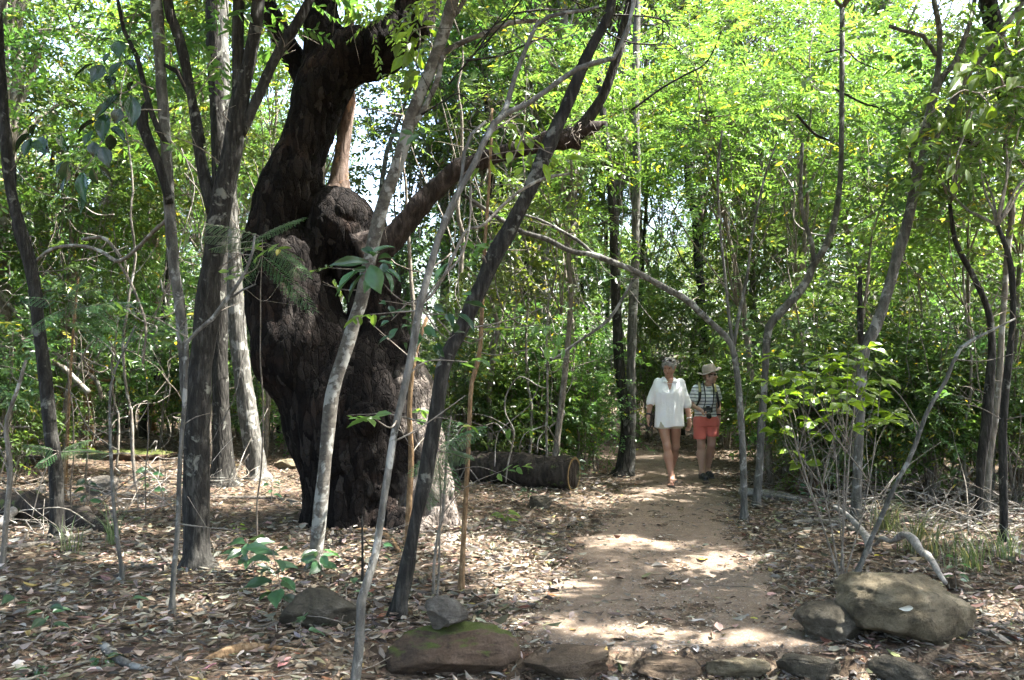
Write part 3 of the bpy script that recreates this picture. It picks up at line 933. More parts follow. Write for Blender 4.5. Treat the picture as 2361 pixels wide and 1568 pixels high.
# ------------------------------------------------------------------ trees whose trunks show in the photograph
def pixstem(mb, pts, d0, d1=None, seg=10, rough=0.16, seed=0, base_to=None, ext=None, step=.12, wob=0.0):
    """pts: (px, py, width px); base first"""
    d1 = d0 if d1 is None else d1
    n = len(pts)
    Q, R = [], []
    for m, (x, y, w) in enumerate(pts):
        d = d0 + (d1 - d0) * m / max(n - 1, 1)
        Q.append(P(x, y, d)); R.append(w / 2 * d / FPX)
    if base_to is not None:
        Q[0] = np.array(base_to, float)
        Q.insert(1, Q[0] * .86 + Q[1] * .14); R.insert(1, R[0]); R[0] *= 1.4
        Q.insert(0, Q[0] - np.array([0, 0, .12])); R.insert(0, R[0] * 1.3)
    for e in (ext or []):
        Q.append(np.array(e[:3], float)); R.append(e[3])
    mb.tube(Q, R, seg, step, rough, seed, wob=wob)
    return Q, R

def pixtree(name, label, stems, mat, d=None, base=None, crowns=(), group=None, seed=0, cat='tree'):
    b = G(stems[0][0][0][0], stems[0][0][0][1]) if base is None else np.array(base, float)
    d = b[1] if d is None else d
    t = thing(name, label, cat, b, group)
    tops = []
    allq = []
    for n, st in enumerate(stems):
        pts = st[0]
        opt = dict(st[1]) if len(st) > 1 else {}
        pn = opt.pop('part', 'trunk' if n == 0 else 'branch')
        mm = opt.pop('mat', mat)
        dd = opt.pop('d', (d, d))
        mb = MB()
        Q, R = pixstem(mb, pts, dd[0], dd[1], seed=seed + n, base_to=b if n == 0 else None, **opt)
        mb.build(pn, M[mm], t, True, b)
        tops.append(Q[-1]); allq.append((Q, R))
    q = np.random.default_rng(seed + 700)
    tw = MB(); sc_, sa_ = [], []
    for Q, R in allq:
        C = catmull(np.column_stack([np.array(Q), np.array(R)]), 40)
        for _ in range(3 if len(Q) < 6 else 6):
            kx = int(q.integers(9, 38)); p0 = C[kx, :3]; r0 = min(C[kx, 3] * .35, .006)
            if p0[2] > 6.5 or r0 < .0012: continue
            dv = unit(np.array([q.normal(0, 1), q.normal(0, .7), q.uniform(-.1, .9)])); ln = q.uniform(.12, .55)
            mid = p0 + dv * ln * .5 + q.normal(0, .03, 3); e1 = p0 + dv * ln + q.normal(0, .05, 3)
            tw.tube([p0, mid, e1], [r0, r0 * .7, r0 * .35], 5, .05, wob=.012, seed=kx)
            if q.random() < .55:
                e2 = mid + unit(dv + q.normal(0, .6, 3)) * ln * .45
                tw.tube([mid, e2], [r0 * .6, r0 * .3], 4, .06, wob=.01, seed=kx + 1)
            if q.random() < .35:
                sc_.append(e1); sa_.append(dv)
    if tw.n: tag(tw.build('twigs', M['twig'], t, True, b), kind='stuff')
    if len(sc_) > 1:
        V, F, lv = sprays(np.array(sc_), np.array(sa_), 7, .2, .085, .038, 'oval', seed=seed)
        tag(link('foliage', mesh_np('foliage', V - b, [F], M['leaf_mid'], False, {'lv': ('FLOAT', lv)}), t), kind='stuff')
    for m, c in enumerate(crowns):
        c = dict(c)
        si = c.pop('stem', 0)
        crown(t, b, seed=seed * 10 + m + 100, start=tops[si], **c)
    return t, b, tops

pixtree('slender_tree', 'slender grey tree with a vine spiralling round it at the left edge', [
    ([(133, 1240, 34), (130, 1100, 31), (118, 1000, 30), (105, 880, 29), (90, 750, 28), (76, 640, 27), (58, 565, 28), (42, 510, 25), (22, 420, 24), (12, 300, 24), (2, 150, 20), (-8, 0, 19)],
     dict(ext=[(-4.9, 8.0, 5.8, .03)], rough=0.13))], 'darkbark', seed=1,
    crowns=[dict(center=(-4.7, 8.0, 7.0), radii=(1.7, 1.7, 1.3), clumps=18, per=30, kind='mid')])
mb = MB()
for n in range(60):
    pass
ang = np.linspace(0, 5.2 * math.pi, 60)
tr = catmull(np.array([P(x, y, 7.97) for x, y in ((128, 1060), (118, 1000), (105, 880), (90, 750), (76, 640), (58, 565), (42, 510), (22, 420), (12, 300), (6, 220))]), 60)
tr = tr + np.column_stack([np.cos(ang), np.sin(ang), 0 * ang]) * np.linspace(.066, .055, 60)[:, None]
tr = tr[24:]
mb.tube(tr, np.full(len(tr), .011), 6)
v = mb.build('climbing_vine', M['darkbark'], None, True, tr[0], tr[0])
tag(v, 'thin woody vine wound round the slender grey tree at the left edge', 'vine')

pixtree('forked_tree', 'tall dark tree forking into several straight stems left of the massive gnarled tree', [
    ([(455, 1307, 62), (453, 1240, 56), (452, 1100, 60), (458, 950, 58), (468, 813, 54), (480, 700, 52), (492, 592, 50), (500, 520, 54), (512, 450, 50), (528, 380, 46), (540, 320, 44), (551, 239, 40), (563, 185, 34), (577, 129, 31), (596, 0, 30)], dict(ext=[(-2.0, 6.8, 5.6, .035), (-1.9, 6.8, 6.4, .025)], seg=14, rough=0.22)),
    ([(545, 290, 30), (548, 180, 29), (548, 110, 28), (551, 0, 25)], dict(ext=[(-2.15, 6.9, 5.8, .03)])),
    ([(500, 500, 40), (478, 441, 32), (466, 390, 28), (456, 331, 26), (441, 220, 23), (423, 129, 24), (401, 55, 24), (386, 0, 23)], dict(ext=[(-2.9, 6.8, 5.6, .03)])),
    ([(552, 312, 24), (566, 287, 25), (603, 206, 25), (632, 140, 24), (655, 100, 25), (673, 73, 24), (702, 22, 22), (730, -40, 20)], dict(ext=[(-1.2, 6.7, 5.5, .03)])),
    ([(447, 1000, 34), (430, 905, 26), (425, 831, 25), (419, 758, 25), (412, 684, 24), (400, 611, 25), (393, 519, 27), (388, 420, 26), (380, 300, 25), (372, 200, 24), (367, 100, 26), (360, 0, 27)], dict(mat='greybark', ext=[(-3.0, 6.9, 5.7, .035)], d=(6.84, 6.7))),
    ([(390, 470, 20), (372, 395, 22), (345, 330, 24), (328, 285, 26), (332, 255, 18), (345, 228, 10)], dict(part='dead_stub')),
    ([(382, 330, 12), (362, 294, 13), (342, 235, 13), (327, 176, 13), (312, 121, 12), (287, 74, 10), (272, 0, 9)], dict()),
    ([(468, 330, 14), (452, 250, 14), (430, 205, 13), (405, 160, 12), (380, 150, 10)], dict()),
], 'darkbark', seed=2, crowns=[dict(center=(-3.3, 6.9, 6.9), radii=(1.7, 1.6, 1.2), clumps=18, per=30, kind='mid', stem=4), dict(center=(-1.7, 6.9, 7.1), radii=(1.6, 1.5, 1.2), clumps=16, per=28, kind='mid'), dict(center=(-2.5, 7.3, 4.75), radii=(1.0, .5, .45), clumps=6, per=12, kind='mid', lr=.012), dict(center=(-1.0, 7.6, 4.9), radii=(.9, .5, .4), clumps=5, per=12, kind='bright', lr=.012)])

pixtree('forest_tree', 'straight dark brown tree standing directly behind the forked tree', [
    ([(515, 1118, 64), (513, 1060, 50), (510, 950, 40), (507, 850, 38), (506, 700, 37), (505, 500, 36), (505, 350, 35), (497, 180, 34), (490, 0, 33)], dict(ext=[(-4.0, 11.6, 8.5, .06)], seg=12))],
    'darkbark', seed=3, crowns=[dict(center=(-3.9, 11.8, 9.6), radii=(1.9, 1.9, 1.4), clumps=18, per=28, kind='narrow')])

pixtree('forest_tree', 'pale grey tree with sunlit trunk flaring at the ground behind the gnarled tree', [
    ([(595, 1104, 50), (586, 1050, 48), (576, 980, 44), (564, 900, 41), (554, 820, 40), (546, 740, 40), (540, 650, 38), (534, 560, 36), (528, 420, 34), (520, 250, 32), (512, 60, 30)], dict(ext=[(-4.1, 12.3, 8.0, .07)], seg=14))],
    'greybark', seed=4, crowns=[dict(center=(-4.4, 12.6, 9.4), radii=(1.8, 1.8, 1.3), clumps=14, per=25, kind='mid')])

pixtree('leaning_tree', 'slim leaning tree with white lichen patches in front of the gnarled tree', [
    ([(725, 1312, 36), (732, 1240, 33), (745, 1110, 31), (752, 1040, 30), (766, 910, 33), (786, 840, 32), (802, 794, 33), (818, 740, 31), (833, 690, 31), (848, 620, 31), (864, 545, 32), (886, 460, 30), (920, 368, 29), (953, 257, 29), (986, 176, 29), (1011, 110, 29), (1030, 50, 29), (1044, 0, 29)], dict(ext=[(-.25, 6.85, 5.2, .04), (-.05, 6.9, 6.0, .03)], seg=14, rough=0.08)),
    ([(945, 300, 14), (975, 255, 14), (1000, 205, 13), (1014, 165, 14), (1020, 110, 12)], dict()),
    ([(1000, 140, 14), (1025, 120, 14), (1060, 100, 13), (1120, 76, 12), (1180, 52, 12), (1240, 48, 10)], dict()),
    ([(1035, 50, 12), (1060, 20, 11), (1085, -30, 10)], dict()),
], 'lichenbark', seed=5, crowns=[dict(center=(.2, 6.9, 6.9), radii=(1.5, 1.5, 1.1), clumps=14, per=28, kind='mid')])

pixtree('leaning_tree', 'slim dark mottled tree leaning right behind the mossy rock', [
    ([(916, 1425, 36), (924, 1380, 33), (938, 1314, 33), (958, 1208, 33), (982, 1089, 36), (1003, 975, 37), (1022, 840, 36), (1048, 790, 30), (1075, 735, 31), (1103, 674, 34), (1140, 590, 37), (1164, 552, 38), (1205, 471, 34), (1242, 386, 32), (1275, 312, 31), (1304, 250, 29), (1330, 184, 27), (1367, 103, 26), (1393, 55, 24), (1411, 0, 20)], dict(ext=[(.75, 5.5, 4.6, .025), (1.0, 5.5, 5.3, .02)], seg=14, rough=0.21)),
    ([(1040, 790, 22), (1062, 768, 24), (1066, 745, 14)], dict(part='branch_stub')),
], 'darkbark', seed=6, crowns=[dict(center=(1.2, 5.6, 6.3), radii=(1.4, 1.4, 1.0), clumps=13, per=25, kind='mid')])

b9 = np.array([-.76, 4.22, float(H(-.76, 4.22))])
pixtree('crooked_sapling', 'thin crooked pale sapling rising in front of the mossy rock', [
    ([(820, 1600, 25), (824, 1530, 23), (830, 1468, 21), (834, 1380, 20), (851, 1328, 19), (868, 1267, 18), (878, 1198, 17), (888, 1132, 17), (901, 1049, 18), (912, 985, 17), (934, 887, 17), (953, 795, 18), (968, 703, 17), (994, 611, 16), (1014, 540, 15), (1048, 460, 14), (1090, 385, 14), (1132, 296, 15), (1161, 265, 14), (1224, 235, 12), (1287, 188, 12), (1353, 147, 12), (1408, 140, 11), (1434, 96, 10), (1456, 37, 9), (1460, -30, 8)], dict(d=(4.22, 5.0), seg=10, rough=0.13)),
    ([(1150, 275, 13), (1172, 235, 12), (1184, 184, 11), (1217, 103, 11), (1236, 59, 10), (1279, 33, 9), (1353, 24, 8), (1380, 15, 6)], dict(d=(4.8, 5.1))),
    ([(1020, 535, 11), (1060, 440, 9), (1075, 330, 9), (1120, 280, 8)], dict(d=(4.7, 4.8))),
], 'greybark', d=4.22, base=b9, seed=7)

pixtree('thin_sapling', 'straight thin brown sapling stem between leaning dark tree and path', [
    ([(1063, 1368, 15), (1066, 1300, 13), (1070, 1220, 12), (1076, 1110, 12), (1080, 1033, 11), (1087, 887, 11), (1105, 820, 11), (1112, 700, 9), (1118, 560, 8), (1128, 420, 7), (1135, 250, 6)], dict(rough=0.10))], 'brownbark', seed=8)
pixtree('thin_sapling', 'very thin wavy stem beside the small stone on the mossy rock', [
    ([(1000, 1376, 8), (1001, 1300, 7), (1012, 1220, 7), (1022, 1180, 7), (1027, 1100, 6), (1032, 1020, 5), (1040, 960, 3)], dict(rough=0.06))], 'twig', seed=9)
pixtree('dead_stake', 'bare dark dead stick standing upright beside the crooked sapling', [
    ([(836, 1345, 7), (836, 1280, 6), (835, 1189, 4)], dict(rough=0.08))], 'darkbark', seed=10, cat='stick')
pixtree('thin_sapling', 'thin brown stem along the flank of the gnarled tree behind crooked sapling', [
    ([(938, 1290, 15), (944, 1150, 14), (948, 1050, 13), (944, 950, 12), (950, 870, 10), (962, 800, 9), (985, 730, 8)], dict(rough=0.10))], 'brownbark', seed=11)

t11, b11, _ = pixtree('paired_tree', 'dark twin-trunked tree at the bend of the path wrapped in vines', [
    ([(1436, 1098, 48), (1441, 1050, 34), (1446, 990, 28), (1438, 930, 26), (1430, 860, 25), (1425, 790, 23), (1422, 700, 21), (1415, 600, 20), (1410, 450, 18)], dict(seg=12, ext=[(1.3, 13, 6.0, .05)])),
    ([(1452, 1100, 30), (1452, 1060, 26), (1455, 960, 23), (1456, 813, 22), (1460, 703, 21), (1465, 560, 20), (1468, 400, 19), (1465, 250, 18)], dict(mat='greybark', part='trunk', ext=[(1.9, 13, 7.5, .05)])),
], 'darkbark', seed=12, crowns=[dict(center=(1.2, 13.2, 8.2), radii=(1.6, 1.6, 1.4), clumps=14, per=25, kind='tiny', stem=1)])

pixtree('arching_tree', 'thin tree arching with a long bare pale branch over the two walkers', [
    ([(1716, 1198, 18), (1715, 1120, 16), (1713, 1040, 16), (1709, 980, 16), (1702, 886, 15), (1692, 815, 14), (1680, 784, 15), (1639, 743, 14), (1603, 710, 15), (1585, 692, 16), (1537, 666, 15), (1463, 625, 14), (1419, 607, 14), (1367, 587, 14), (1316, 579, 13), (1261, 551, 13), (1202, 533, 12), (1130, 490, 10), (1070, 450, 8)], dict(rough=0.14, seg=12)),
    ([(1693, 810, 9), (1682, 740, 8), (1672, 640, 7), (1660, 519, 7), (1655, 400, 6), (1665, 300, 5)], dict()),
    ([(1692, 800, 9), (1705, 720, 8), (1722, 640, 7), (1735, 540, 6), (1760, 420, 5), (1790, 330, 4)], dict()),
    ([(1367, 587, 9), (1340, 560, 8), (1290, 530, 7), (1240, 505, 6), (1190, 490, 5)], dict()),
    ([(1470, 628, 8), (1440, 680, 7), (1400, 740, 7), (1330, 790, 6), (1270, 830, 6), (1245, 800, 4)], dict(part='twig')),
], 'greybark', seed=13)

pixtree('bent_tree', 'grey tree bending to the right behind the arching tree', [
    ([(1743, 1168, 20), (1750, 1090, 18), (1756, 980, 18), (1763, 880, 17), (1768, 790, 18), (1776, 748, 19), (1800, 720, 19), (1837, 680, 20), (1862, 645, 18), (1876, 610, 17), (1900, 575, 17), (1922, 519, 16), (1935, 440, 14), (1940, 330, 12)], dict(rough=0.16, ext=[(3.9, 10.2, 5.8, .03)])),
    ([(1876, 612, 12), (1872, 560, 11), (1852, 500, 10), (1846, 420, 9), (1850, 330, 8)], dict()),
], 'greybark', seed=14, crowns=[dict(center=(4.2, 10.6, 7.4), radii=(1.6, 1.6, 1.2), clumps=14, per=25, kind='bright')])

pixtree('forked_tree', 'smooth grey tree curving up and forking high right of the path behind the boulder', [
    ([(1973, 1205, 26), (1976, 1120, 23), (1981, 997, 21), (1987, 886, 23), (1993, 805, 26), (2017, 758, 26), (2043, 684, 25), (2069, 592, 24), (2088, 530, 23), (2104, 460, 21), (2116, 395, 23), (2135, 355, 17), (2168, 294, 16), (2198, 235, 16), (2222, 184, 15), (2249, 147, 14), (2297, 92, 14), (2340, 30, 13)], dict(rough=0.11, ext=[(5.6, 8.9, 5.8, .03)], seg=12)),
    ([(2115, 395, 14), (2097, 365, 13), (2110, 330, 12), (2128, 300, 12), (2140, 260, 13), (2152, 215, 14), (2165, 147, 14), (2166, 74, 13), (2153, 0, 12)], dict(ext=[(4.2, 8.9, 6.2, .025)])),
    ([(2120, 385, 14), (2140, 290, 14), (2151, 239, 14), (2171, 180, 14), (2201, 147, 14), (2223, 92, 12), (2241, 37, 12), (2250, -20, 11)], dict(ext=[(4.8, 8.7, 6.2, .025)])),
    ([(1990, 815, 14), (1984, 770, 13), (1982, 700, 12), (1984, 640, 10)], dict(part='branch_stub', mat='darkbark')),
    ([(2160, 130, 10), (2125, 80, 10), (2095, 75, 9), (2050, 60, 8)], dict()),
], 'greybark', seed=15, crowns=[dict(center=(5.6, 9.0, 7.2), radii=(1.7, 1.7, 1.2), clumps=16, per=28, kind='mid'), dict(center=(3.9, 8.7, 7.3), radii=(1.5, 1.5, 1.1), clumps=13, per=25, kind='mid', stem=1)])

pixtree('leaning_sapling', 'thin straight grey stem leaning right from behind the big boulder', [
    ([(1972, 1332, 13), (2010, 1240, 11), (2041, 1172, 12), (2066, 1115, 10), (2101, 1049, 11), (2140, 945, 10), (2180, 880, 9), (2209, 810, 9), (2242, 784, 8), (2290, 760, 6), (2340, 735, 4)], dict(rough=0.10, d=(6.6, 6.6)))], 'greybark', seed=16)

for n, (px, py, w, top, lab, mat) in enumerate((
        (2254, 1208, 20, [(2262, 1080, 19), (2276, 960, 25), (2284, 860, 20), (2287, 795, 17), (2280, 720, 15), (2246, 640, 14), (2219, 592, 12), (2201, 549, 10), (2190, 470, 8)], 'dark leaning tree whose upper stem bends left at the right-hand thicket', 'darkbark'),
        (2274, 1185, 15, [(2282, 1050, 14), (2296, 950, 16), (2305, 860, 14), (2310, 760, 13), (2318, 650, 13), (2325, 560, 14), (2333, 478, 15), (2320, 349, 15), (2330, 276, 14), (2338, 202, 13), (2345, 100, 12), (2352, 0, 11)], 'pale grey slender tree rising through the right-hand thicket to the treetops', 'palebark'),
        (2286, 1160, 14, [(2288, 1050, 13), (2300, 930, 12), (2340, 800, 11), (2345, 690, 11), (2352, 600, 10)], 'small grey tree behind the dark leaning trunk on the right', 'greybark'),
        (2314, 1256, 19, [(2314, 1180, 18), (2313, 1090, 18), (2312, 990, 17), (2318, 900, 16), (2330, 800, 15), (2336, 700, 14), (2328, 600, 12), (2300, 520, 10)], 'dark mossy slim tree standing clear of the thicket on the right', 'darkbark'),
        )):
    pixtree('slim_tree', lab, [([(px, py, w)] + top, dict(rough=0.16))], mat, seed=20 + n,
            crowns=[dict(center=P(top[-1][0], top[-1][1] - 260, 8.7), radii=(1.2, 1.2, .9), clumps=8, per=22, kind='mid', lr=.014)])

bR = np.array([6.4, 9.6, float(H(6.4, 9.6))])
pixtree('leaning_tree', 'thick dark leaning trunk entering from the right edge above the thicket', [
    ([(2560, 1150, 70), (2520, 800, 62), (2460, 480, 58), (2410, 330, 56), (2361, 265, 54), (2320, 215, 50), (2300, 130, 44), (2280, 20, 40), (2260, -80, 36)], dict(rough=0.24, seg=14)),
    ([(2400, 395, 24), (2361, 378, 22), (2315, 358, 21), (2242, 331, 20), (2180, 298, 17), (2150, 284, 13), (2110, 260, 8)], dict()),
], 'darkbark', d=9.6, base=bR, seed=26, crowns=[dict(center=(5.6, 9.8, 7.9), radii=(1.8, 1.6, 1.2), clumps=14, per=25, kind='mid')])

pixtree('kinked_tree', 'ochre brown tree with a knobbly kink in the clearing on the left', [
    ([(206, 1042, 28), (203, 985, 22), (202, 930, 21), (208, 885, 25), (205, 850, 20), (195, 795, 16), (188, 721, 14), (176, 648, 14), (169, 592, 12), (180, 500, 10), (176, 400, 8)], dict(rough=0.16)),
    ([(206, 880, 14), (228, 877, 9), (262, 876, 7), (278, 872, 5)], dict()),
    ([(204, 960, 12), (175, 935, 14), (140, 905, 12), (110, 880, 10)], dict()),
], 'brownbark', seed=30)
for n, (pts, lab, mat) in enumerate((
        ([(150, 1015, 26), (146, 940, 24), (140, 840, 24), (128, 739, 24), (108, 640, 22), (98, 560, 20), (90, 400, 16)], 'brown trunk behind the slender vine-wound tree', 'brownbark'),
        ([(166, 1005, 24), (168, 900, 24), (172, 800, 22), (190, 700, 22), (206, 600, 26), (218, 545, 32), (240, 490, 32), (266, 430, 28), (285, 350, 20), (290, 220, 16)], 'grey trunk leaning right in the leafy background at the left', 'greybark'),
        ([(20, 980, 16), (22, 800, 14), (18, 600, 14), (24, 420, 15), (30, 257, 14), (35, 190, 14), (40, 110, 14), (44, 0, 14), (46, -100, 12)], 'pale straight slim trunk in the far left corner background', 'palebark'),
        ([(305, 985, 14), (308, 850, 12), (318, 700, 12), (330, 590, 14), (345, 520, 14), (350, 400, 10)], 'thin grey trunk in shade beyond the kinked ochre tree', 'greybark'),
        ([(352, 992, 16), (350, 900, 15), (356, 760, 14), (362, 600, 13), (350, 440, 12), (330, 260, 10)], 'thin brown trunk among undergrowth beyond the forked tree', 'brownbark'),
        )):
    pixtree('background_tree', lab, [(pts, dict(rough=0.13, step=.25))], mat, seed=40 + n)
pixtree('thin_sapling', 'thin wavy dark stem standing in the leaf litter left of the forked tree', [
    ([(282, 1342, 10), (279, 1297, 9), (271, 1248, 9), (261, 1148, 8), (256, 1049, 8), (254, 980, 7), (257, 880, 6), (290, 800, 5), (312, 750, 4)], dict(rough=0.10))], 'greybark', seed=46)
pixtree('thin_sapling', 'thin pale stem angling up across the forked tree from the litter', [
    ([(397, 1413, 15), (400, 1330, 13), (410, 1215, 12), (415, 1060, 11), (426, 923, 10), (430, 795, 10), (441, 774, 10), (489, 736, 10), (529, 681, 9), (559, 640, 8), (580, 590, 7), (588, 540, 5)], dict(rough=0.10)),
    ([(529, 690, 6), (560, 668, 5), (590, 655, 3)], dict(part='twig'))], 'greybark', seed=47)
pixtree('thin_sapling', 'pale thin stem leaning at the far left edge over the rotten log', [
    ([(6, 1310, 12), (14, 1200, 12), (24, 1080, 11), (14, 980, 10), (40, 900, 9), (60, 830, 7)], dict(rough=0.10))], 'palebark', seed=48)
pixtree('thin_sapling', 'straight thin reddish pole stem beside the slender vine-wound tree', [
    ([(150, 1160, 9), (152, 1076, 8), (158, 950, 7), (166, 800, 6), (180, 640, 5)], dict(rough=0.06))], 'brownbark', seed=49)

def liana(label, pts, d, w, mat='twig', d1=None):
    mb = MB()
    n = len(pts)
    d1 = d if d1 is None else d1
    q = [P(x, y, d + (d1 - d) * m / (n - 1)) for m, (x, y) in enumerate(pts)]
    mb.tube(q, np.full(n, w / 2 * d / FPX), 7, .06, .08, n, wob=.015)
    return tag(mb.build('liana', M[mat], None, True, q[0], q[0]), label, 'vine')
liana('pale liana looping in an arch from the vine-wound tree to the forked tree', [(78, 606), (121, 574), (191, 567), (235, 578), (272, 602), (316, 574), (353, 541), (392, 505)], 7.9, 8, 'palebark', 6.9)
liana('thin liana hanging from the arched liana towards the undergrowth', [(272, 602), (300, 650), (320, 700), (335, 760), (330, 840)], 7.4, 6, 'twig')
liana('pale woody liana slanting down through undergrowth at the left edge', [(-10, 735), (60, 790), (90, 815), (150, 850), (205, 905)], 12, 13, 'palebark')
liana('second pale liana crossing low in the undergrowth at the left', [(20, 700), (80, 775), (150, 830), (215, 870), (235, 920)], 12.6, 9, 'palebark')
liana('knobbly pale twig running above the arched liana', [(190, 552), (235, 548), (262, 570), (285, 600)], 9, 8, 'palebark')
liana('pale bare branch curving from the crooked sapling towards the broken limb', [(957, 700), (985, 690), (1020, 640), (1056, 562), (1075, 530), (1110, 522), (1150, 482), (1200, 440), (1255, 412), (1312, 402)], 4.75, 8, 'palebark', 5.2)
liana('thin white twig forking off the pale bare branch', [(975, 692), (1010, 650), (1060, 590), (1078, 520), (1085, 430)], 4.75, 5, 'palebark')

# unseen canopy trees added outside the view so their crowns shade path and foreground
for n, (bx, by, c, rad, cl, kd) in enumerate(((5.4, 6.4, (4.5, 6.6, 6.7), (2.1, 1.7, 1.1), 20, 'mid'), (3.9, 4.0, (3.5, 4.7, 5.9), (1.9, 1.7, 1.0), 18, 'narrow'),
                                          (-4.2, 3.6, (-1.6, 4.6, 6.3), (2.0, 1.7, 1.0), 18, 'mid'), (2.2, 1.6, (1.2, 4.2, 6.8), (1.8, 1.7, 1.0), 16, 'narrow'), (6.2, 9.6, (6.6, 9.2, 9.6), (1.9, 1.9, 1.1), 14, 'mid'), (5.2, 2.2, (5.6, 3.4, 7.4), (2.0, 2.0, 1.2), 16, 'mid'), (-5.6, 4.6, (-.9, 5.9, 8.3), (2.3, 1.7, .8), 22, 'narrow'), (5.0, 4.9, (5.0, 5.2, 7.4), (1.9, 1.6, 1.0), 18, 'mid'), (7.2, 7.2, (6.9, 6.2, 9.0), (2.0, 2.0, 1.1), 16, 'narrow'))):
    bz = float(H(bx, by)); bb = np.array([bx, by, bz])
    t = thing('added_shade_tree', ['tall shade tree right of the boulders', 'shade tree behind the boulder corner', 'shade tree left of the leaf-strewn foreground', 'shade tree at the start of the edged path', 'tall shade tree behind the right-hand thicket', 'shade tree well right of the path start', 'shade tree leaning in from the left of the litter', 'shade tree rising beyond the large tan boulder', 'tall shade tree far right of the boulders'][n] + ', unseen, added to shade the view', 'tree', bb)
    mb = MB(); tp = np.array(c) - [0, 0, rad[2] * .7]
    mb.tube([bb - [0, 0, .2], bb, bb * .6 + tp * .4 + [.1, .1, 0], tp], [.10, .09, .07, .04], 10, .2, .1, n, wob=.05)
    mb.build('trunk', M['greybark'], t, True, bb)
    crown(t, bb, c, rad, cl + 3, 42, kd, 500 + n, start=tp, lr=.03)
# leafy young trees standing round the bend, their sprays in the sun
for n, (bx, by, c, rad, cl, kd, lab) in enumerate((
        (3.5, 11.9, (2.5, 11.4, 4.8), (1.3, 1.0, 1.2), 14, 'bright', 'young tree with feathery bright sprays hanging above the walkers'),
        (.55, 11.6, (.75, 11.3, 4.5), (1.2, 1.0, 1.2), 13, 'bright', 'young feathery bright green tree right of the broken limb'),
        (-.35, 12.2, (-.3, 12.0, 3.6), (1.1, 1.0, 1.4), 13, 'round', 'round-leaved bright tree seen past the right flank of the gnarled tree'),
        (3.9, 12.6, (4.2, 12.2, 5.6), (1.5, 1.1, 1.4), 15, 'narrow', 'leafy bright tree above the bent grey tree'),
        (-4.9, 14.2, (-4.7, 13.6, 4.3), (1.6, 1.2, 1.7), 18, 'round', 'round-leaved bright tree behind the kinked ochre tree'),
        (-6.9, 13.4, (-6.6, 13.0, 4.0), (1.5, 1.2, 1.8), 16, 'mid', 'leafy tree glowing in sun behind the vine-wound tree'),
        (-3.0, 13.6, (-2.9, 13.2, 6.2), (1.6, 1.1, 1.5), 17, 'bright', 'leafy bright tree seen between forked tree and gnarled tree'),
        (-5.6, 15.6, (-5.5, 15.2, 7.2), (1.9, 1.2, 1.5), 20, 'mid', 'tall bright leafy tree high behind the forked tree'),
        (-.9, 13.2, (-.8, 13.0, 6.6), (1.5, 1.1, 1.4), 17, 'mid', 'leafy tree behind the upper limb of the gnarled tree'),
        (-8.6, 14.6, (-8.2, 14.2, 6.6), (1.6, 1.2, 1.6), 16, 'round', 'tall leafy tree behind the pale straight slim trunk'),
        (-4.2, 14.9, (-4.0, 14.5, 7.8), (1.7, 1.0, 1.3), 18, 'mid', 'high leafy tree filling the gap above the clearing'),
        (-1.6, 13.8, (-1.7, 13.5, 5.5), (1.0, .8, 1.1), 9, 'mid', 'leafy tree seen past the snag of the gnarled tree'),
        (5.6, 10.6, (5.3, 10.2, 3.2), (1.1, .9, .9), 10, 'round', 'bushy round-leaved tree among the right-hand slim trunks'))):
    bz = float(H(bx, by)); bb = np.array([bx, by, bz])
    t = thing('young_tree', lab, 'tree', bb)
    mb = MB(); tp = np.array(c)
    mb.tube([bb - [0, 0, .15], bb, bb * .55 + tp * .45 + [.08, .1, .1], tp], [.05, .045, .035, .012], 8, .2, .08, n, wob=.06)
    mb.build('trunk', M['twig'], t, True, bb)
    crown(t, bb, c, rad, cl, 24 if kd == 'bright' else 28, kd, 560 + n, start=[bb * .5 + tp * .5, bb * .3 + tp * .7, tp], lr=.014, cull='low')

# ------------------------------------------------------------------ background forest: prototypes, then copies
def proto_tree(name, h, tr, lean, specs, mat, seed, limbmat='twig'):
    r = np.random.default_rng(seed)
    t = thing(name, 'x', 'tree', (0, 0, 0))
    top = np.array([lean[0], lean[1], h])
    pts = [np.array([0, 0, -.25]), np.array([0, 0, .02]), top * .33 + np.append(r.normal(0, .15, 2), 0), top * .66 + np.append(r.normal(0, .2, 2), 0), top]
    mb = MB()
    mb.tube(pts, [tr * 1.3, tr * 1.1, tr * .95, tr * .8, tr * .5], 8, .3, .1, seed, wob=.06)
    mb.build('trunk', M[mat], t)
    for n, (c, rad, cl, per, kind) in enumerate(specs):
        c = np.array(c, float)
        crown(t, None, c + top * [1, 1, 0] * (c[2] / h), rad, cl, per, kind, seed * 7 + n, start=[top * f for f in (.45, .6, .75, .9, 1.0)], cull=False, lr=tr * .4, limbmat=limbmat)
    return t

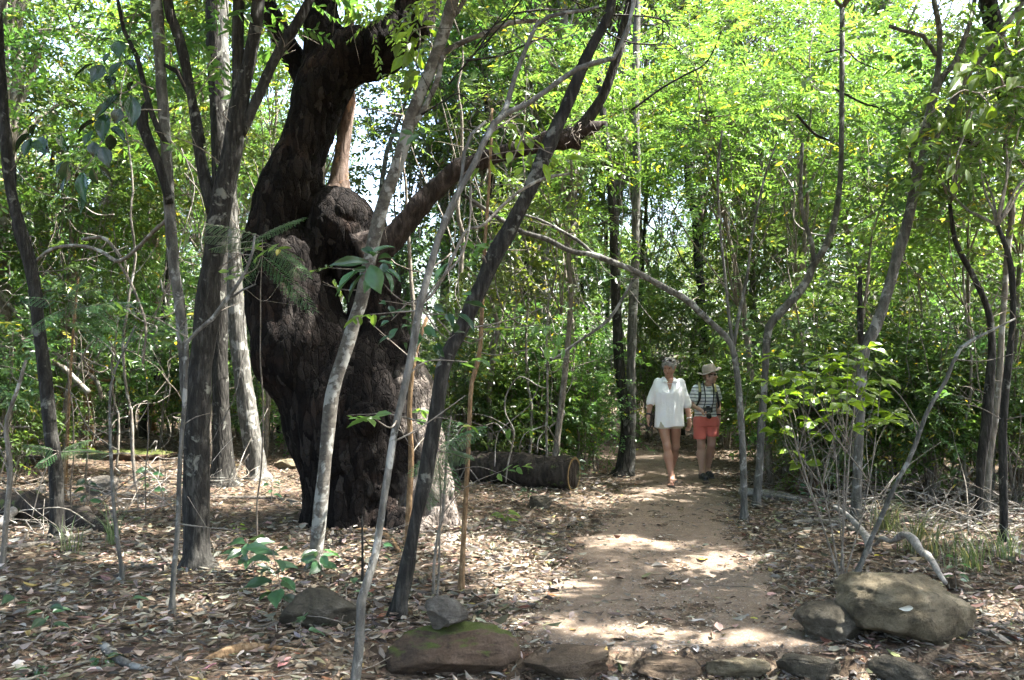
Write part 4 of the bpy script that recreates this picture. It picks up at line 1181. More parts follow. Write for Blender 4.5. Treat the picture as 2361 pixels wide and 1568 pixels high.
PT = [
    proto_tree('thicket_tree', 6.5, .055, (.5, .1), [((0, 0, 5.6), (1.7, 1.7, 1.5), 16, 33, 'mid'), ((.2, 0, 3.0), (1.2, 1.2, 1.0), 7, 25, 'mid')], 'greybark', 61),
    proto_tree('thicket_tree', 7.5, .065, (-.6, .2), [((0, 0, 6.6), (1.9, 1.9, 1.7), 18, 33, 'narrow'), ((0, 0, 3.6), (1.1, 1.1, 1.2), 6, 23, 'narrow')], 'darkbark', 62),
    proto_tree('thicket_tree', 5.2, .04, (.3, -.2), [((0, 0, 4.4), (1.5, 1.5, 1.5), 16, 33, 'bright'), ((0, 0, 2.2), (1.0, 1.0, .8), 6, 23, 'bright')], 'twig', 63),
    proto_tree('thicket_tree', 8.5, .075, (.7, .3), [((0, 0, 7.6), (2.0, 2.0, 1.8), 20, 36, 'tiny'), ((0, 0, 4.6), (1.4, 1.4, 1.3), 9, 28, 'tiny')], 'darkbark', 64),
    proto_tree('thicket_tree', 6.0, .05, (-.3, .1), [((0, 0, 5.2), (1.6, 1.6, 1.5), 16, 30, 'deep'), ((0, 0, 2.8), (1.2, 1.2, 1.1), 8, 25, 'deep')], 'greybark', 65),
    proto_tree('thicket_tree', 9.5, .09, (.2, .4), [((0, 0, 9.0), (2.3, 2.3, 1.8), 22, 36, 'mid'), ((0, 0, 6.0), (1.5, 1.5, 1.4), 9, 28, 'mid')], 'palebark', 66),
]
LOOK_T = ['slender grey-stemmed tree with oval mid-green leaves', 'dark-stemmed tree with narrow drooping leaves', 'young tree with bright feathery yellow-green sprays',
          'tall dark-stemmed tree with tiny dense leaves', 'grey-stemmed tree with deep green leaves', 'tall pale-trunked tree with high oval-leaved crown']

def proto_shrub(name, h, rad, stems, kind, per, seed, cl=9):
    r = np.random.default_rng(seed)
    t = thing(name, 'x', 'shrub', (0, 0, 0))
    mb = MB()
    for n in range(stems):
        e = np.array([r.normal(0, rad * .5), r.normal(0, rad * .5), h * r.uniform(.7, 1.0)])
        mb.tube([np.array([r.normal(0, .08), r.normal(0, .08), -.1]), e * [.35, .35, .5] + np.append(r.normal(0, .08, 2), 0), e], [.014, .011, .005], 5, .15, wob=.05, seed=seed + n)
    mb.build('stems', M['twig'], t)
    crown(t, None, (0, 0, h * .58), (rad, rad, h * .42), cl, per, kind, seed, start=[np.array([0, 0, h * .2]), np.array([0, 0, h * .45])], cull=False, sig=.22, lr=.008)
    return t

PS = [proto_shrub('understory_shrub', 1.9, .75, 5, 'mid', 20, 71), proto_shrub('understory_shrub', 2.6, .8, 6, 'deep', 20, 72, 11), proto_shrub('understory_shrub', 1.3, .65, 5, 'round', 16, 73, 8),
      proto_shrub('understory_shrub', 2.2, .8, 6, 'tiny', 22, 74, 10), proto_shrub('understory_shrub', 3.2, .9, 6, 'narrow', 20, 75, 12)]
LOOK_S = ['mid-green oval-leaved shrub', 'deep green shrub', 'low round-leaved bright shrub', 'fine small-leaved shrub', 'tall narrow-leaved shrub']

def proto_pole(name, h, seed, leafy):
    r = np.random.default_rng(seed)
    t = thing(name, 'x', 'sapling', (0, 0, 0))
    mb = MB()
    e = np.array([r.normal(0, .35), r.normal(0, .35), h])
    mb.tube([np.array([0, 0, -.1]), e * [.2, .2, .3] + np.append(r.normal(0, .06, 2), 0), e * [.6, .6, .65] + np.append(r.normal(0, .1, 2), 0), e], [.020, .017, .013, .006], 6, .2, .08, seed, wob=.07)
    for n in range(5):
        s0 = e * r.uniform(.4, .9)
        mb.tube([s0, s0 + r.normal(0, .2, 3), s0 + r.normal(0, .4, 3) + [0, 0, .3]], [.007, .005, .002], 4, .12, wob=.05, seed=seed + n)
    mb.build('trunk', M[['twig', 'palebark', 'greybark'][seed % 3]], t)
    crown(t, None, e * [.9, .9, .85], (.5, .5, .5), 3, 9, leafy, seed, limbs=False, cull=False)
    return t
PP = [proto_pole('thin_sapling', 2.6, 121, 'mid'), proto_pole('thin_sapling', 3.4, 123, 'deep'), proto_pole('thin_sapling', 4.8, 124, 'narrow')]

def zone(x, y):
    if y < 2 or abs(x) > .62 * y + 1.5:
        return None
    px = CX + x / y * FPX
    if px < 620: return 'left of the massive gnarled tree'
    if px < 1100: return 'behind the massive gnarled tree'
    if px < 1440: return 'between the gnarled tree and the twin-trunked tree'
    if px < 1760: return 'behind the two walkers'
    return 'right of the footpath'

def inpath(x, y, m):
    if y > 24: return False
    l, r = np.interp(y, PY, PL), np.interp(y, PY, PR)
    return l - m < x < r + m

used = {}
def place(protos, looks, n, spec, x, y, sc, rot, noun):
    src = protos[n]
    z = zone(x, y)
    lab = f"{looks[n]} {z}" if z else f"{looks[n]} in the forest beyond the view"
    grp = f"{noun} {z}" if z else f"{noun} beyond the view"
    loc = (x, y, float(H(x, y)))
    if id(src) not in used:
        used[id(src)] = 1
        src.location, src.rotation_euler, src.scale = loc, (0, 0, rot), (sc, sc, sc)
        tag(src, lab, None, grp)
    else:
        copy_thing(src, loc, rot, sc, lab, grp)

BIGSH = [(p, r) for p, r in SHAFTS if r >= .30 and p[2] < .5]
def blocks(x, y, zc, R):
    q = np.array([x, y, zc])
    for p, r in BIGSH:
        v = q - p; t = float(v @ S)
        if t > .5 and np.linalg.norm(v - t * S) < r * .8 + R:
            return True
    return False

r = np.random.default_rng(21)
spots = []
def try_spot(x, y, mind, inner=False):
    for (a, b) in spots:
        if (a - x) ** 2 + (b - y) ** 2 < mind ** 2:
            return False
    spots.append((x, y))
    return True
TOPS = [5.6, 6.6, 4.4, 7.6, 5.2, 9.0]
cnt = 0
for it in range(4000):
    y = 13.2 + 34 * r.random() ** 1.35
    x = r.uniform(-1, 1) * (.66 * y + 3.5)
    n = int(r.choice(6, p=[.2, .18, .2, .17, .13, .12]))
    sc = r.uniform(.8, 1.25)
    if inpath(x, y, 1.0) or not try_spot(x, y, .95 + .02 * y) : continue
    if y < 16.2 and (blocks(x, y, TOPS[n] * sc, 1.7 * sc) or blocks(x, y, TOPS[n] * sc * .5, 1.0 * sc)):
        spots.pop(); continue
    if -6 < x < -2.2 and y < 16:
        spots.pop(); continue
    place(PT, LOOK_T, n, None, x, y, sc, r.uniform(0, 6.28), 'trees in the thicket')
    cnt += 1
    if cnt >= 125: break
for (x, y, n, sc) in ((1.2, 17.5, 5, 1.15), (2.6, 20.0, 5, 1.3), (.2, 21.0, 3, 1.35), (4.0, 18.5, 3, 1.25), (-1.6, 19.0, 5, 1.25), (3.2, 24.0, 5, 1.5), (1.0, 25.0, 3, 1.6), (-.6, 16.8, 1, 1.15), (5.5, 22.0, 5, 1.4), (.4, 15.0, 0, 1.15), (2.1, 30, 5, 1.8)):
    place(PT, LOOK_T, n, None, x, y, sc, r.uniform(0, 6.28), 'trees in the thicket')
# nearer flanks of the forest, left and right, and the woods round about that shut out the open sky
for (x, y, n, sc) in ((-7.2, 10.2, 0, 1.0), (-8.8, 12.0, 4, 1.1), (-10.5, 9.5, 5, 1.0), (-7.5, 7.0, 1, 1.0), (-6.0, 3.0, 0, 1.1), (-7.5, 0.0, 3, 1.0), (-4.0, -2.5, 5, 1.0), (0.5, -4.0, 1, 1.1), (4.5, -3.5, 3, 1.0),
                      (8.0, -1.0, 5, 1.0), (6.2, 1.8, 0, 1.0), (9.0, 4.0, 3, 1.0), (8.2, 7.2, 1, 1.0), (9.8, 11.0, 5, .9), (7.6, 13.0, 2, 1.0), (5.6, 14.0, 2, 1.1), (11.5, 12.5, 3, 1.0), (-3.0, -8.0, 3, 1.1), (3.0, -9.0, 5, 1.1), (-8.5, -5.5, 5, 1.1), (9.0, -7.0, 3, 1.1),
                      (-5.2, 5.0, 3, .75)):
    place(PT, LOOK_T, n, None, x, y, sc, r.uniform(0, 6.28), 'trees in the thicket')

# shrubs
spots = []
cnt = 0
for it in range(6000):
    y = 9.6 + 17 * r.random() ** 1.1
    x = r.uniform(-1, 1) * (.62 * y + 1.2)
    if inpath(x, y, 1.05 if y < 14 else .75) or (y < 12 and -3.4 < x < .2): continue
    if -7.2 < x < -.9 and y < 15.2: continue
    if (-.9 < x < 1.2 and y < 12.4) or (0 < x < 2.2 and y < 9.9): continue
    if 1480 < CX + x / y * FPX < 1780 and y < 13.2: continue
    px = CX + x / y * FPX
    if 1380 < px < 1530 and y < 16: continue
    if blocks(x, y, 1.0, .55) or not try_spot(x, y, .62 + .035 * y): continue
    n = int(r.choice(5, p=[.25, .2, .15, .22, .18]))
    place(PS, LOOK_S, n, None, x, y, r.uniform(.7, 1.15), r.uniform(0, 6.28), 'shrubs of the understory')
    cnt += 1
    if cnt >= 130: break
for (px, d, n, sc) in ((1085, 12.3, 1, .75), (1150, 12.6, 3, .9), (1215, 12.8, 0, .95), (1290, 12.9, 3, .8), (1340, 13.4, 4, .8), (1120, 12.8, 4, .9), (1250, 13.6, 1, 1.0), (1365, 13.0, 3, .7), (1060, 12.0, 0, .9), (1870, 10.6, 3, .7), (1880, 11.0, 0, .85), (1940, 10.2, 1, .7), (2060, 10.6, 3, .8), (2150, 10.2, 4, .7), (2210, 10.8, 1, .8), (1870, 12.4, 4, .9), (2010, 12.0, 1, 1.0), (2340, 10.0, 0, .8),
                       (60, 13.5, 2, .9), (30, 11.5, 0, .8), (-20, 10.5, 1, .9)):
    place(PS, LOOK_S, n, None, (px - CX) / FPX * d, d, sc, r.uniform(0, 6.28), 'shrubs of the understory')
# thin stems standing everywhere in the thicket
spots = []
cnt = 0
for it in range(4000):
    y = 9.8 + 12 * r.random()
    x = r.uniform(-1, 1) * (.6 * y + .8)
    px = CX + x / y * FPX
    if inpath(x, y, .5) or (y < 11 and -3.4 < x < .2) or (1360 < px < 1700 and y < 15): continue
    if x < -1.5 and y < 13 and r.random() < .7: continue
    if blocks(x, y, 2.4, .3) or blocks(x, y, 3.4, .3) or not try_spot(x, y, .55): continue
    place(PP, ['thin sapling with few oval leaves', 'thin sapling with deep green tuft', 'tall thin narrow-leaved sapling'], int(r.integers(3)), None, x, y, r.uniform(.7, 1.2), r.uniform(0, 6.28), 'thin saplings')
    cnt += 1
    if cnt >= 110: break

# hanging lianas and dead twigs knotted through the thicket
def tangle_vine(name, label, group, c, ln, rad, seed, mat, sweep):
    q = np.random.default_rng(seed)
    n = 9
    d = unit(np.array([q.normal(0, 1), q.normal(0, .4), sweep]))
    pts = [c]
    for m in range(n):
        d = unit(d + q.normal(0, .55, 3) + np.array([0, 0, -.05 if sweep < 0 else .0]))
        pts.append(pts[-1] + d * ln / n)
    pts = np.array(pts)
    pts[:, 2] = np.maximum(pts[:, 2], H(pts[:, 0], pts[:, 1]) + .02)
    if any(inpath(p[0], p[1], .35) for p in pts): return None
    mb = MB()
    mb.tube(pts, np.linspace(rad, rad * .5, len(pts)), 5, .07, .06, seed, wob=.03)
    return tag(mb.build(name, M[mat], None, True, pts[0], pts[0]), label, 'vine', group)
for n in range(170):
    y = r.uniform(10.0, 16)
    px = r.choice([r.uniform(1040, 1440), r.uniform(1740, 2340), r.uniform(1100, 1420), r.uniform(0, 560)])
    x = (px - CX) / FPX * y
    if inpath(x, y, .4): continue
    z0 = r.choice([r.uniform(.02, .6), r.uniform(1.5, 4.5)])
    zz = zone(x, y)
    tangle_vine('tangled_vine', f'thin pale twisting vine in the undergrowth {zz}', f'vines {zz}', np.array([x, y, float(H(x, y)) + z0]), r.uniform(1.2, 3.2), r.uniform(.006, .013), 900 + n, ['palebark', 'twig', 'deadwood'][n % 3], .8 if z0 < 1 else -1.2)

for n in range(60):
    y = r.uniform(9.5, 15)
    px = r.choice([r.uniform(1300, 1700), r.uniform(1740, 2350), r.uniform(1760, 2350), r.uniform(0, 560), r.uniform(980, 1420)])
    x = (px - CX) / FPX * y
    zz = zone(x, y)
    q0 = np.array([x, y, r.uniform(3.2, 6.0)])
    q = np.random.default_rng(1500 + n)
    pts = [q0]
    dv = np.array([q.normal(0, .3), q.normal(0, .2), -1.0])
    for m in range(10):
        dv = unit(dv + q.normal(0, .22, 3) + [0, 0, -.12])
        pts.append(pts[-1] + dv * q.uniform(.2, .42))
    pts = np.array([p for p in pts if p[2] > .15])
    if len(pts) < 4 or (inpath(x, y, .5) and pts[-1][2] < 2.2): continue
    mb = MB(); mb.tube(pts, np.full(len(pts), q.uniform(.003, .0075)), 5, .08, .05, n, wob=.03)
    tag(mb.build('hanging_vine', M[['palebark', 'twig', 'deadwood'][n % 3]], None, True, pts[0], pts[0]), f'long thin vine dangling from the branches {zz}', 'vine', f'hanging vines {zz}')
# dry brushwood lying in heaps under the thicket
def brushwood(label, px, py, n, spread, seed, mat, group):
    q = np.random.default_rng(seed)
    g = G(px, py)
    t = thing('brushwood', label, 'brushwood', g, group)
    mb = MB()
    for k in range(n):
        c0 = g + np.array([q.normal(0, spread), q.normal(0, spread * .6), 0]); c0[2] = float(H(c0[0], c0[1])) + q.uniform(.01, .12)
        d = unit(np.array([q.normal(0, 1), q.normal(0, .6), abs(q.normal(.15, .35))]))
        ln = q.uniform(.25, 1.1)
        e1 = c0 + d * ln; mid = c0 + d * ln * .5 + q.normal(0, .06, 3)
        if inpath(e1[0], e1[1], .25) or inpath(c0[0], c0[1], .25): continue
        mid[2] = max(mid[2], .03)
        rr = q.uniform(.0025, .0075)
        mb.tube([c0, mid, e1], [rr, rr * .8, rr * .4], 5, .10, wob=.03, seed=k)
        if q.random() < .6:
            e2 = mid + unit(d + q.normal(0, .6, 3)) * ln * .4
            mb.tube([mid, (mid + e2) / 2 + q.normal(0, .02, 3), e2], [rr * .6, rr * .5, rr * .3], 4, .1)
    if mb.n: tag(mb.build('twigs', M[mat], t, True, g), kind='stuff')
for n, (px, py) in enumerate(((1790, 1150), (1850, 1130), (1900, 1190), (1950, 1120), (2010, 1150), (2060, 1100), (2110, 1180), (2160, 1140), (2210, 1180), (2260, 1120), (2310, 1160), (2180, 1230), (2080, 1230), (2330, 1220), (2020, 1090), (1830, 1080))):
    brushwood('heap of dry pale twigs under the thicket right of the footpath', px, py, 26, .5, 300 + n, ['twig', 'deadwood', 'palebark'][n % 3], 'brushwood right of the path')
for n, (px, py) in enumerate(((1140, 1060), (1160, 1060), (1230, 1055), (1375, 1110))):
    brushwood('heap of dry pale twigs round the thick fallen log behind the gnarled tree', px, py, 24, .4, 340 + n, ['twig', 'deadwood', 'palebark'][n % 3], 'brushwood by the fallen log')
for n, (px, py) in enumerate(((60, 1180), (180, 1160), (120, 1230), (30, 1130), (330, 1180), (420, 1120), (230, 1200))):
    brushwood('dry twigs scattered round the rotten log on the left', px, py, 16, .4, 360 + n, ['twig', 'deadwood', 'palebark'][n % 3], 'twigs by the rotten log')

# ------------------------------------------------------------------ rocks
import bmesh
def rock(name, label, x0, x1, y0, y1, mat, seed, dep=.8, hs=.95, facets=9, sharp=.80, sink=.06, rz=0.0, top=None, group=None, d=None, boxy=.8):
    q = np.random.default_rng(seed)
    if d is None:
        g = G((x0 + x1) / 2, y1 - 4)
        front = g[1]
    else:
        front = d
    w = (x1 - x0) * front / FPX / 2
    dp = w * dep
    cyy = front + dp * .8
    sc = cyy / front
    hh = (y1 - y0) * front / FPX * hs / 2
    cx = ((x0 + x1) / 2 - CX) / FPX * cyy
    gz = float(H(cx, cyy)) if top is None else top
    bm = bmesh.new()
    bmesh.ops.create_icosphere(bm, subdivisions=5, radius=1.0)
    V = np.array([v.co[:] for v in bm.verts])
    F = np.array([[v.index for v in f.verts] for f in bm.faces])
    bm.free()
    V = np.sign(V) * np.abs(V) ** boxy
    for _ in range(facets + 2):
        n = unit(q.normal(0, 1, 3) * np.array([1, 1, .9]))
        hgt = q.uniform(sharp - .13, sharp + .07)
        V = V - np.maximum(V @ n - hgt, 0)[:, None] * n
    V = V + unit(V) * (.09 * fbm(V * 1.6 + seed, seed, 3))[:, None] + unit(V) * (.028 * fbm(V * 6.5 + seed, seed + 4, 3) - .05 * np.exp(-np.abs(vnoise(V * np.array([2.2, 2.2, 4.5]) + seed * 1.7, seed + 2)) * 14))[:, None]
    ext = np.abs(V).max(0)
    V = V / ext * np.array([w * sc, dp, hh])
    c, s_ = math.cos(rz), math.sin(rz)
    V = V @ np.array([[c, 0, s_], [0, 1, 0], [-s_, 0, c]]).T
    V = V + unit(V) * (.006 * fbm(V * 30, seed + 8, 2))[:, None]
    me = mesh_np(name, V, [F], M[mat], True)
    o = link(name, me, None, (cx, cyy, gz + hh - sink))
    return tag(o, label, 'rock', group)

rock('boulder', 'large rounded tan boulder with sunlit top at the right side of the path', 1912, 2236, 1314, 1497, 'rock_warm', 3, .75, .9, 10, .82, .05, .10)
rock('boulder', 'mid-sized brown boulder leaning against the large tan boulder beside the path', 1826, 1988, 1380, 1488, 'rock_olive', 12, .8, .92, 8, .85, .04, -.05)
rock('boulder', 'low flat olive rock half buried in litter below the large tan boulder', 1984, 2146, 1470, 1560, 'rock_olive', 5, .6, .8, 8, .8, .05, .28, top=-.09, d=4.55)
rock('boulder', 'long moss-topped brown rock at the left end of the path edging', 888, 1202, 1418, 1545, 'rock_moss', 21, .5, 1.0, 9, .86, .03, -.05, top=-.10, d=4.66)
rk = G(1040, 1500)
rock('small_stone', 'small angular grey stone balanced on the moss-topped rock', 974, 1080, 1374, 1452, 'rock_grey', 8, .8, 1.0, 8, .78, .0, .12, top=.135, d=4.69)
rock('boulder', 'squat olive brown rock under the green sapling leaves left of the moss-topped rock', 634, 842, 1352, 1456, 'rock_olive', 31, .6, 1.1, 9, .84, .06, .02)
rock('edging_stone', 'flat reddish slab edging the path next to the moss-topped rock', 1206, 1424, 1474, 1550, 'rock_brown', 41, .6, .85, 8, .8, .03, .02, top=-.10, d=4.70, boxy=.5)
rock('edging_stone', 'jagged low stone in the middle of the path edging', 1430, 1612, 1484, 1542, 'rock_brown', 43, .55, .9, 8, .78, .04, .05, top=-.10, d=4.70, boxy=.5)
rock('edging_stone', 'tan low stone in the path edging beside the jagged one', 1620, 1768, 1478, 1538, 'rock_warm', 45, .55, .9, 8, .8, .03, -.04, top=-.10, d=4.70, boxy=.5)
rock('edging_stone', 'grey low stone at the right end of the path edging by the boulders', 1776, 1950, 1466, 1540, 'rock_olive', 47, .5, .85, 8, .8, .04, .12, top=-.10, d=4.70, boxy=.5)
rock('small_stone', 'small brown stone behind the large tan boulder', 2172, 2214, 1330, 1366, 'rock_brown', 51, .8, 1.0, 6, .85, .02)
rock('small_stone', 'small rounded mossy stone at the left path margin', 1212, 1272, 1146, 1178, 'rock_olive', 52, .8, 1.0, 6, .85, .02)
rock('small_stone', 'dark rounded stone in the litter behind the forked tree', 205, 285, 1096, 1145, 'rock_grey', 53, .8, 1.0, 6, .85, .03)
rock('boulder', 'orange-tan flat stone in the sunny clearing behind the gnarled tree', 636, 700, 1056, 1086, 'rock_warm', 54, .7, 1.0, 6, .8, .03)
rock('boulder', 'pale brown rock in the sunlit thicket on the right', 2086, 2166, 1076, 1110, 'rock_warm', 55, .7, 1.0, 6, .8, .03)
rock('boulder', 'mossy dark rock at the right edge of the thicket', 2318, 2385, 1074, 1122, 'rock_moss', 56, .7, 1.0, 6, .8, .03)
rock('boulder', 'mossy boulder among saplings right of the pale log', 1800, 1900, 1085, 1150, 'rock_moss', 57, .7, 1.0, 6, .8, .03)
rock('boulder', 'low mossy ledge of rock across the clearing on the left', 165, 405, 1036, 1066, 'rock_moss', 58, .4, .9, 8, .8, .03)

# ------------------------------------------------------------------ logs and dead branches on the ground
def log(name, label, pts, mat, rough=.15, lift=.6, cat='log', seg=12, step=.06, seed=0, endm=None):
    q, rad = [], []
    for (x, y, w) in pts:
        g = G(x, y)
        rr = w / 2 * g[1] / FPX
        g[2] += rr * lift
        q.append(g); rad.append(rr)
    t = thing(name, label, cat, q[0])
    mb = MB(); mb.tube(q, rad, seg, step, rough, seed)
    mb.build('trunk' if cat == 'log' else 'stem', M[mat], t, True, q[0])
    return t, q, rad
t, q, rad = log('fallen_log', 'thick dark fallen log with sawn end lying behind the gnarled tree', [(1070, 1108, 70), (1150, 1114, 76), (1230, 1122, 80), (1322, 1130, 80)], 'rotlog', .12, .9, seed=3)
ax = unit(q[-1] - q[-2])
u = unit(np.cross(ax, [0, 0, 1])); w = np.cross(u, ax)
mb = MB(); a = np.linspace(0, 2 * np.pi, 25)[:-1]
ringo = q[-1] + ax * .012 + (np.cos(a)[:, None] * u + np.sin(a)[:, None] * w) * rad[-1] * 1.0
ringi = q[-1] + ax * .014 + (np.cos(a)[:, None] * u + np.sin(a)[:, None] * w) * rad[-1] * .86
k_ = np.arange(24)
mb.add(np.vstack([ringo, ringi]), [np.stack([k_, (k_ + 1) % 24, 24 + (k_ + 1) % 24, 24 + k_], -1)])
M['cutwood'] = plain('cut_wood', (.15, .105, .045), .8, .2, .4, 40)
mb.build('bark_rim', M['cutwood'], t, False, q[0])
log('fallen_log', 'dark rotten log crumbling in the litter at the left edge', [(-40, 1195, 70), (60, 1200, 74), (142, 1208, 62), (215, 1222, 40), (258, 1232, 18)], 'rotlog', .35, .7, seed=5)
log('fallen_branch', 'bleached broken branch slanting against the rotten log at the left edge', [(0, 1232, 20), (45, 1190, 22), (96, 1150, 20)], 'deadwood', .1, 2.2, 'branch', seed=6)
log('fallen_log', 'pale bare log lying by the saplings right of the path', [(1706, 1142, 20), (1760, 1146, 20), (1800, 1150, 17), (1848, 1158, 12)], 'deadwood', .08, .8, seed=7)
def airstick(name, label, pts, d0, d1, mat, seed=0, cat='branch', rough=.15):
    n = len(pts)
    q = [P(x, y, d0 + (d1 - d0) * m / (n - 1)) for m, (x, y, w) in enumerate(pts)]
    q = [np.array([a[0], a[1], max(a[2], float(H(a[0], a[1])) + .01)]) for a in q]
    mb = MB(); mb.tube(q, [w / 2 * d0 / FPX for _, _, w in pts], 9, .04, rough, seed)
    return tag(mb.build(name, M[mat], None, True, q[0], q[0]), label, cat)
airstick('fallen_branch', 'bleached forked dead branch arching over the litter behind the large tan boulder', [(2018, 1256, 7), (2035, 1241, 11), (2055, 1248, 9), (2084, 1233, 16), (2108, 1245, 19), (2124, 1272, 13), (2140, 1282, 16), (2160, 1314, 13), (2180, 1345, 9)], 7.0, 5.9, 'deadwood', 3, rough=.4)
airstick('fallen_branch', 'grey dead branch lying beneath the yellow-green shrub stems', [(1925, 1170, 9), (1950, 1185, 11), (1985, 1222, 15), (2000, 1245, 16), (2004, 1275, 12)], 8.0, 7.2, 'deadwood', 4)
for n, (lab, pts) in enumerate((
        ('long brown stick on the litter right of the footpath', [(1820, 1210, 12), (1870, 1208, 14), (1930, 1212, 14), (1985, 1232, 12), (2040, 1250, 9)]),
        ('grey curved stick on the litter below the forked tree', [(235, 1490, 16), (255, 1512, 20), (290, 1536, 20), (330, 1545, 15), (360, 1548, 8)]),
        ('thick curved brown root in the litter at the bottom left', [(470, 1530, 14), (520, 1515, 30), (570, 1502, 26), (650, 1500, 14), (740, 1510, 8)]),
        ('long grey stick running from the vine-wound tree across the litter', [(-10, 1270, 12), (60, 1262, 12), (140, 1250, 12), (215, 1225, 12), (262, 1190, 10), (300, 1165, 6)]),
        ('thin stick on the litter beside the pale thin stem', [(262, 1252, 8), (320, 1258, 9), (370, 1285, 9), (395, 1310, 7)]),
        ('brown root curving at the foot of the gnarled tree', [(820, 1228, 14), (870, 1234, 18), (900, 1250, 14), (920, 1275, 10)]),
        ('dark stick in the litter below the large tan boulder', [(2190, 1445, 10), (2250, 1460, 14), (2300, 1470, 12), (2361, 1478, 8)]),
        ('pale stick lying in shade between gnarled tree and forked tree', [(488, 1148, 8), (560, 1150, 9), (640, 1152, 9), (700, 1162, 6)]),
        ('grey stick across the litter behind the dark rounded stone', [(290, 1142, 6), (360, 1150, 8), (430, 1158, 7), (480, 1158, 5)]),
        )):
    log('fallen_stick', lab, pts, 'twig' if n in (0, 3, 4, 7, 8) else 'brownbark' if n in (2, 5) else 'greybark', .25, .6, 'stick', 8, .05, 30 + n)

# ------------------------------------------------------------------ the two walkers
def loft(s, secs, k=.02):
    secs = np.array(secs, float)
    if len(secs) > 3:
        zz_ = np.linspace(secs[0, 0], secs[-1, 0], 60); w_ = np.hanning(13); w_ /= w_.sum()
        secs = np.column_stack([zz_] + [np.convolve(np.pad(np.interp(zz_, secs[:, 0], secs[:, i]), 6, mode='edge'), w_, 'valid') for i in range(1, 5)])
    sub = s._sub([s.lo[0], s.lo[1], secs[0, 0]], [s.lo[0] + s.n[0] * s.h, s.lo[1] + s.n[1] * s.h, secs[-1, 0]])
    sl, (X, Y, Z) = sub
    cx, cy_, rx, ry = (np.interp(Z, secs[:, 0], secs[:, i]) for i in (1, 2, 3, 4))
    X = X[:, None, None]; Y = Y[None, :, None]
    q = (np.abs((X - cx) / rx) ** 2.3 + np.abs((Y - cy_) / ry) ** 2.3) ** (1 / 2.3)
    d = (q - 1) * np.minimum(rx, ry)
    d = np.maximum(d, np.maximum(secs[0, 0] - Z, Z - secs[-1, 0])[None, None])
    s._mix(sl, d, k, 'add')

def hand(s, w, d, n, side, curl=.5, sc=1.0):
    w = np.asarray(w, float); d = unit(d); n = unit(np.asarray(n, float) - d * np.dot(n, d)); u = np.cross(d, n) * side
    s.ell(w + d * .046 * sc, np.array([.052, .038, .016]) * sc, .012, M=np.column_stack([d, u, n]))
    for off, ln, sp in ((.031, .070, .16), (.011, .078, .04), (-.010, .072, -.06), (-.029, .057, -.18)):
        k0 = w + (d * .082 + u * off) * sc
        dd = unit(d + u * sp)
        d1 = unit(dd * math.cos(curl * .6) + n * math.sin(curl * .6)); d2 = unit(dd * math.cos(curl * 1.5) + n * math.sin(curl * 1.5))
        m = k0 + d1 * ln * .5 * sc
        s.cone(k0, m, .0088 * sc, .0082 * sc, .004); s.cone(m, m + d2 * ln * .5 * sc, .0082 * sc, .0065 * sc, .003)
    t0 = w + (d * .028 + u * .030) * sc
    t1 = t0 + unit(d * .6 + u * .75 + n * .35) * .036 * sc
    s.cone(t0, t1, .0125 * sc, .0105 * sc, .006); s.cone(t1, t1 + unit(d * .9 + u * .2 + n * .4) * .030 * sc, .0105 * sc, .008 * sc, .004)

def head(s, c, yaw, pitch, sc=1.0):
    f = np.array([math.sin(yaw) * math.cos(pitch), -math.cos(yaw) * math.cos(pitch), -math.sin(pitch)])
    r = unit(np.cross(f, [0, 0, 1])); u = np.cross(r, f)
    MM = np.column_stack([r, f, u])
    L = lambda a, b, e: c + (r * a + f * b + u * e) * sc
    s.ell(L(0, -.008, .028), np.array([.074, .094, .095]) * sc, .02, M=MM)
    s.ell(L(0, .03, -.03), np.array([.060, .062, .075]) * sc, .03, M=MM)
    s.cone(L(0, .03, -.05), L(0, .062, -.098), .048 * sc, .024 * sc, .03)
    for a in (-1, 1):
        s.cone(L(.058 * a, -.01, -.03), L(.03 * a, .05, -.085), .022 * sc, .02 * sc, .03)
        s.ell(L(.036 * a, .068, -.028), np.array([.022, .018, .02]) * sc, .02, M=MM)
        s.ell(L(.031 * a, .094, .010), np.array([.017, .013, .011]) * sc, .008, 'sub', M=MM)
        s.ell(L(.076 * a, -.012, -.005), np.array([.012, .02, .032]) * sc, .008, M=MM)
        s.cone(L(.012 * a, .088, .028), L(.045 * a, .080, .026), .009 * sc, .007 * sc, .012)
    s.cone(L(0, .090, .014), L(0, .112, -.024), .009 * sc, .0135 * sc, .01)
    s.ell(L(0, .092, -.054), np.array([.024, .009, .006]) * sc, .006, M=MM)
    s.ell(L(0, .090, -.066), np.array([.020, .009, .006]) * sc, .006, M=MM)
    return L, MM

def leg(s, hip, knee, ank, toe, r=(.088, .050, .058, .033)):
    hip, knee, ank, toe = (np.asarray(q, float) for q in (hip, knee, ank, toe))
    s.cone(hip, knee, r[0], r[1], .03)
    cf = knee * .66 + ank * .34 + np.array([0, .018, 0])
    s.cone(knee, cf, r[1] * .92, r[2], .03); s.cone(cf, ank, r[2], r[3], .03)
    s.ell(knee + [0, -.02, 0], (.040, .035, .05), .03)
    hl = ank + np.array([0, .025, -.055])
    s.cone(ank, hl, r[3], .033, .02); 
    ball = toe + (ank - toe) * .25; ball[2] = toe[2] + .012
    s.cone(ank + [0, -.02, -.02], ball, .036, .026, .03); s.cone(hl, ball, .031, .024, .03)
    return ball

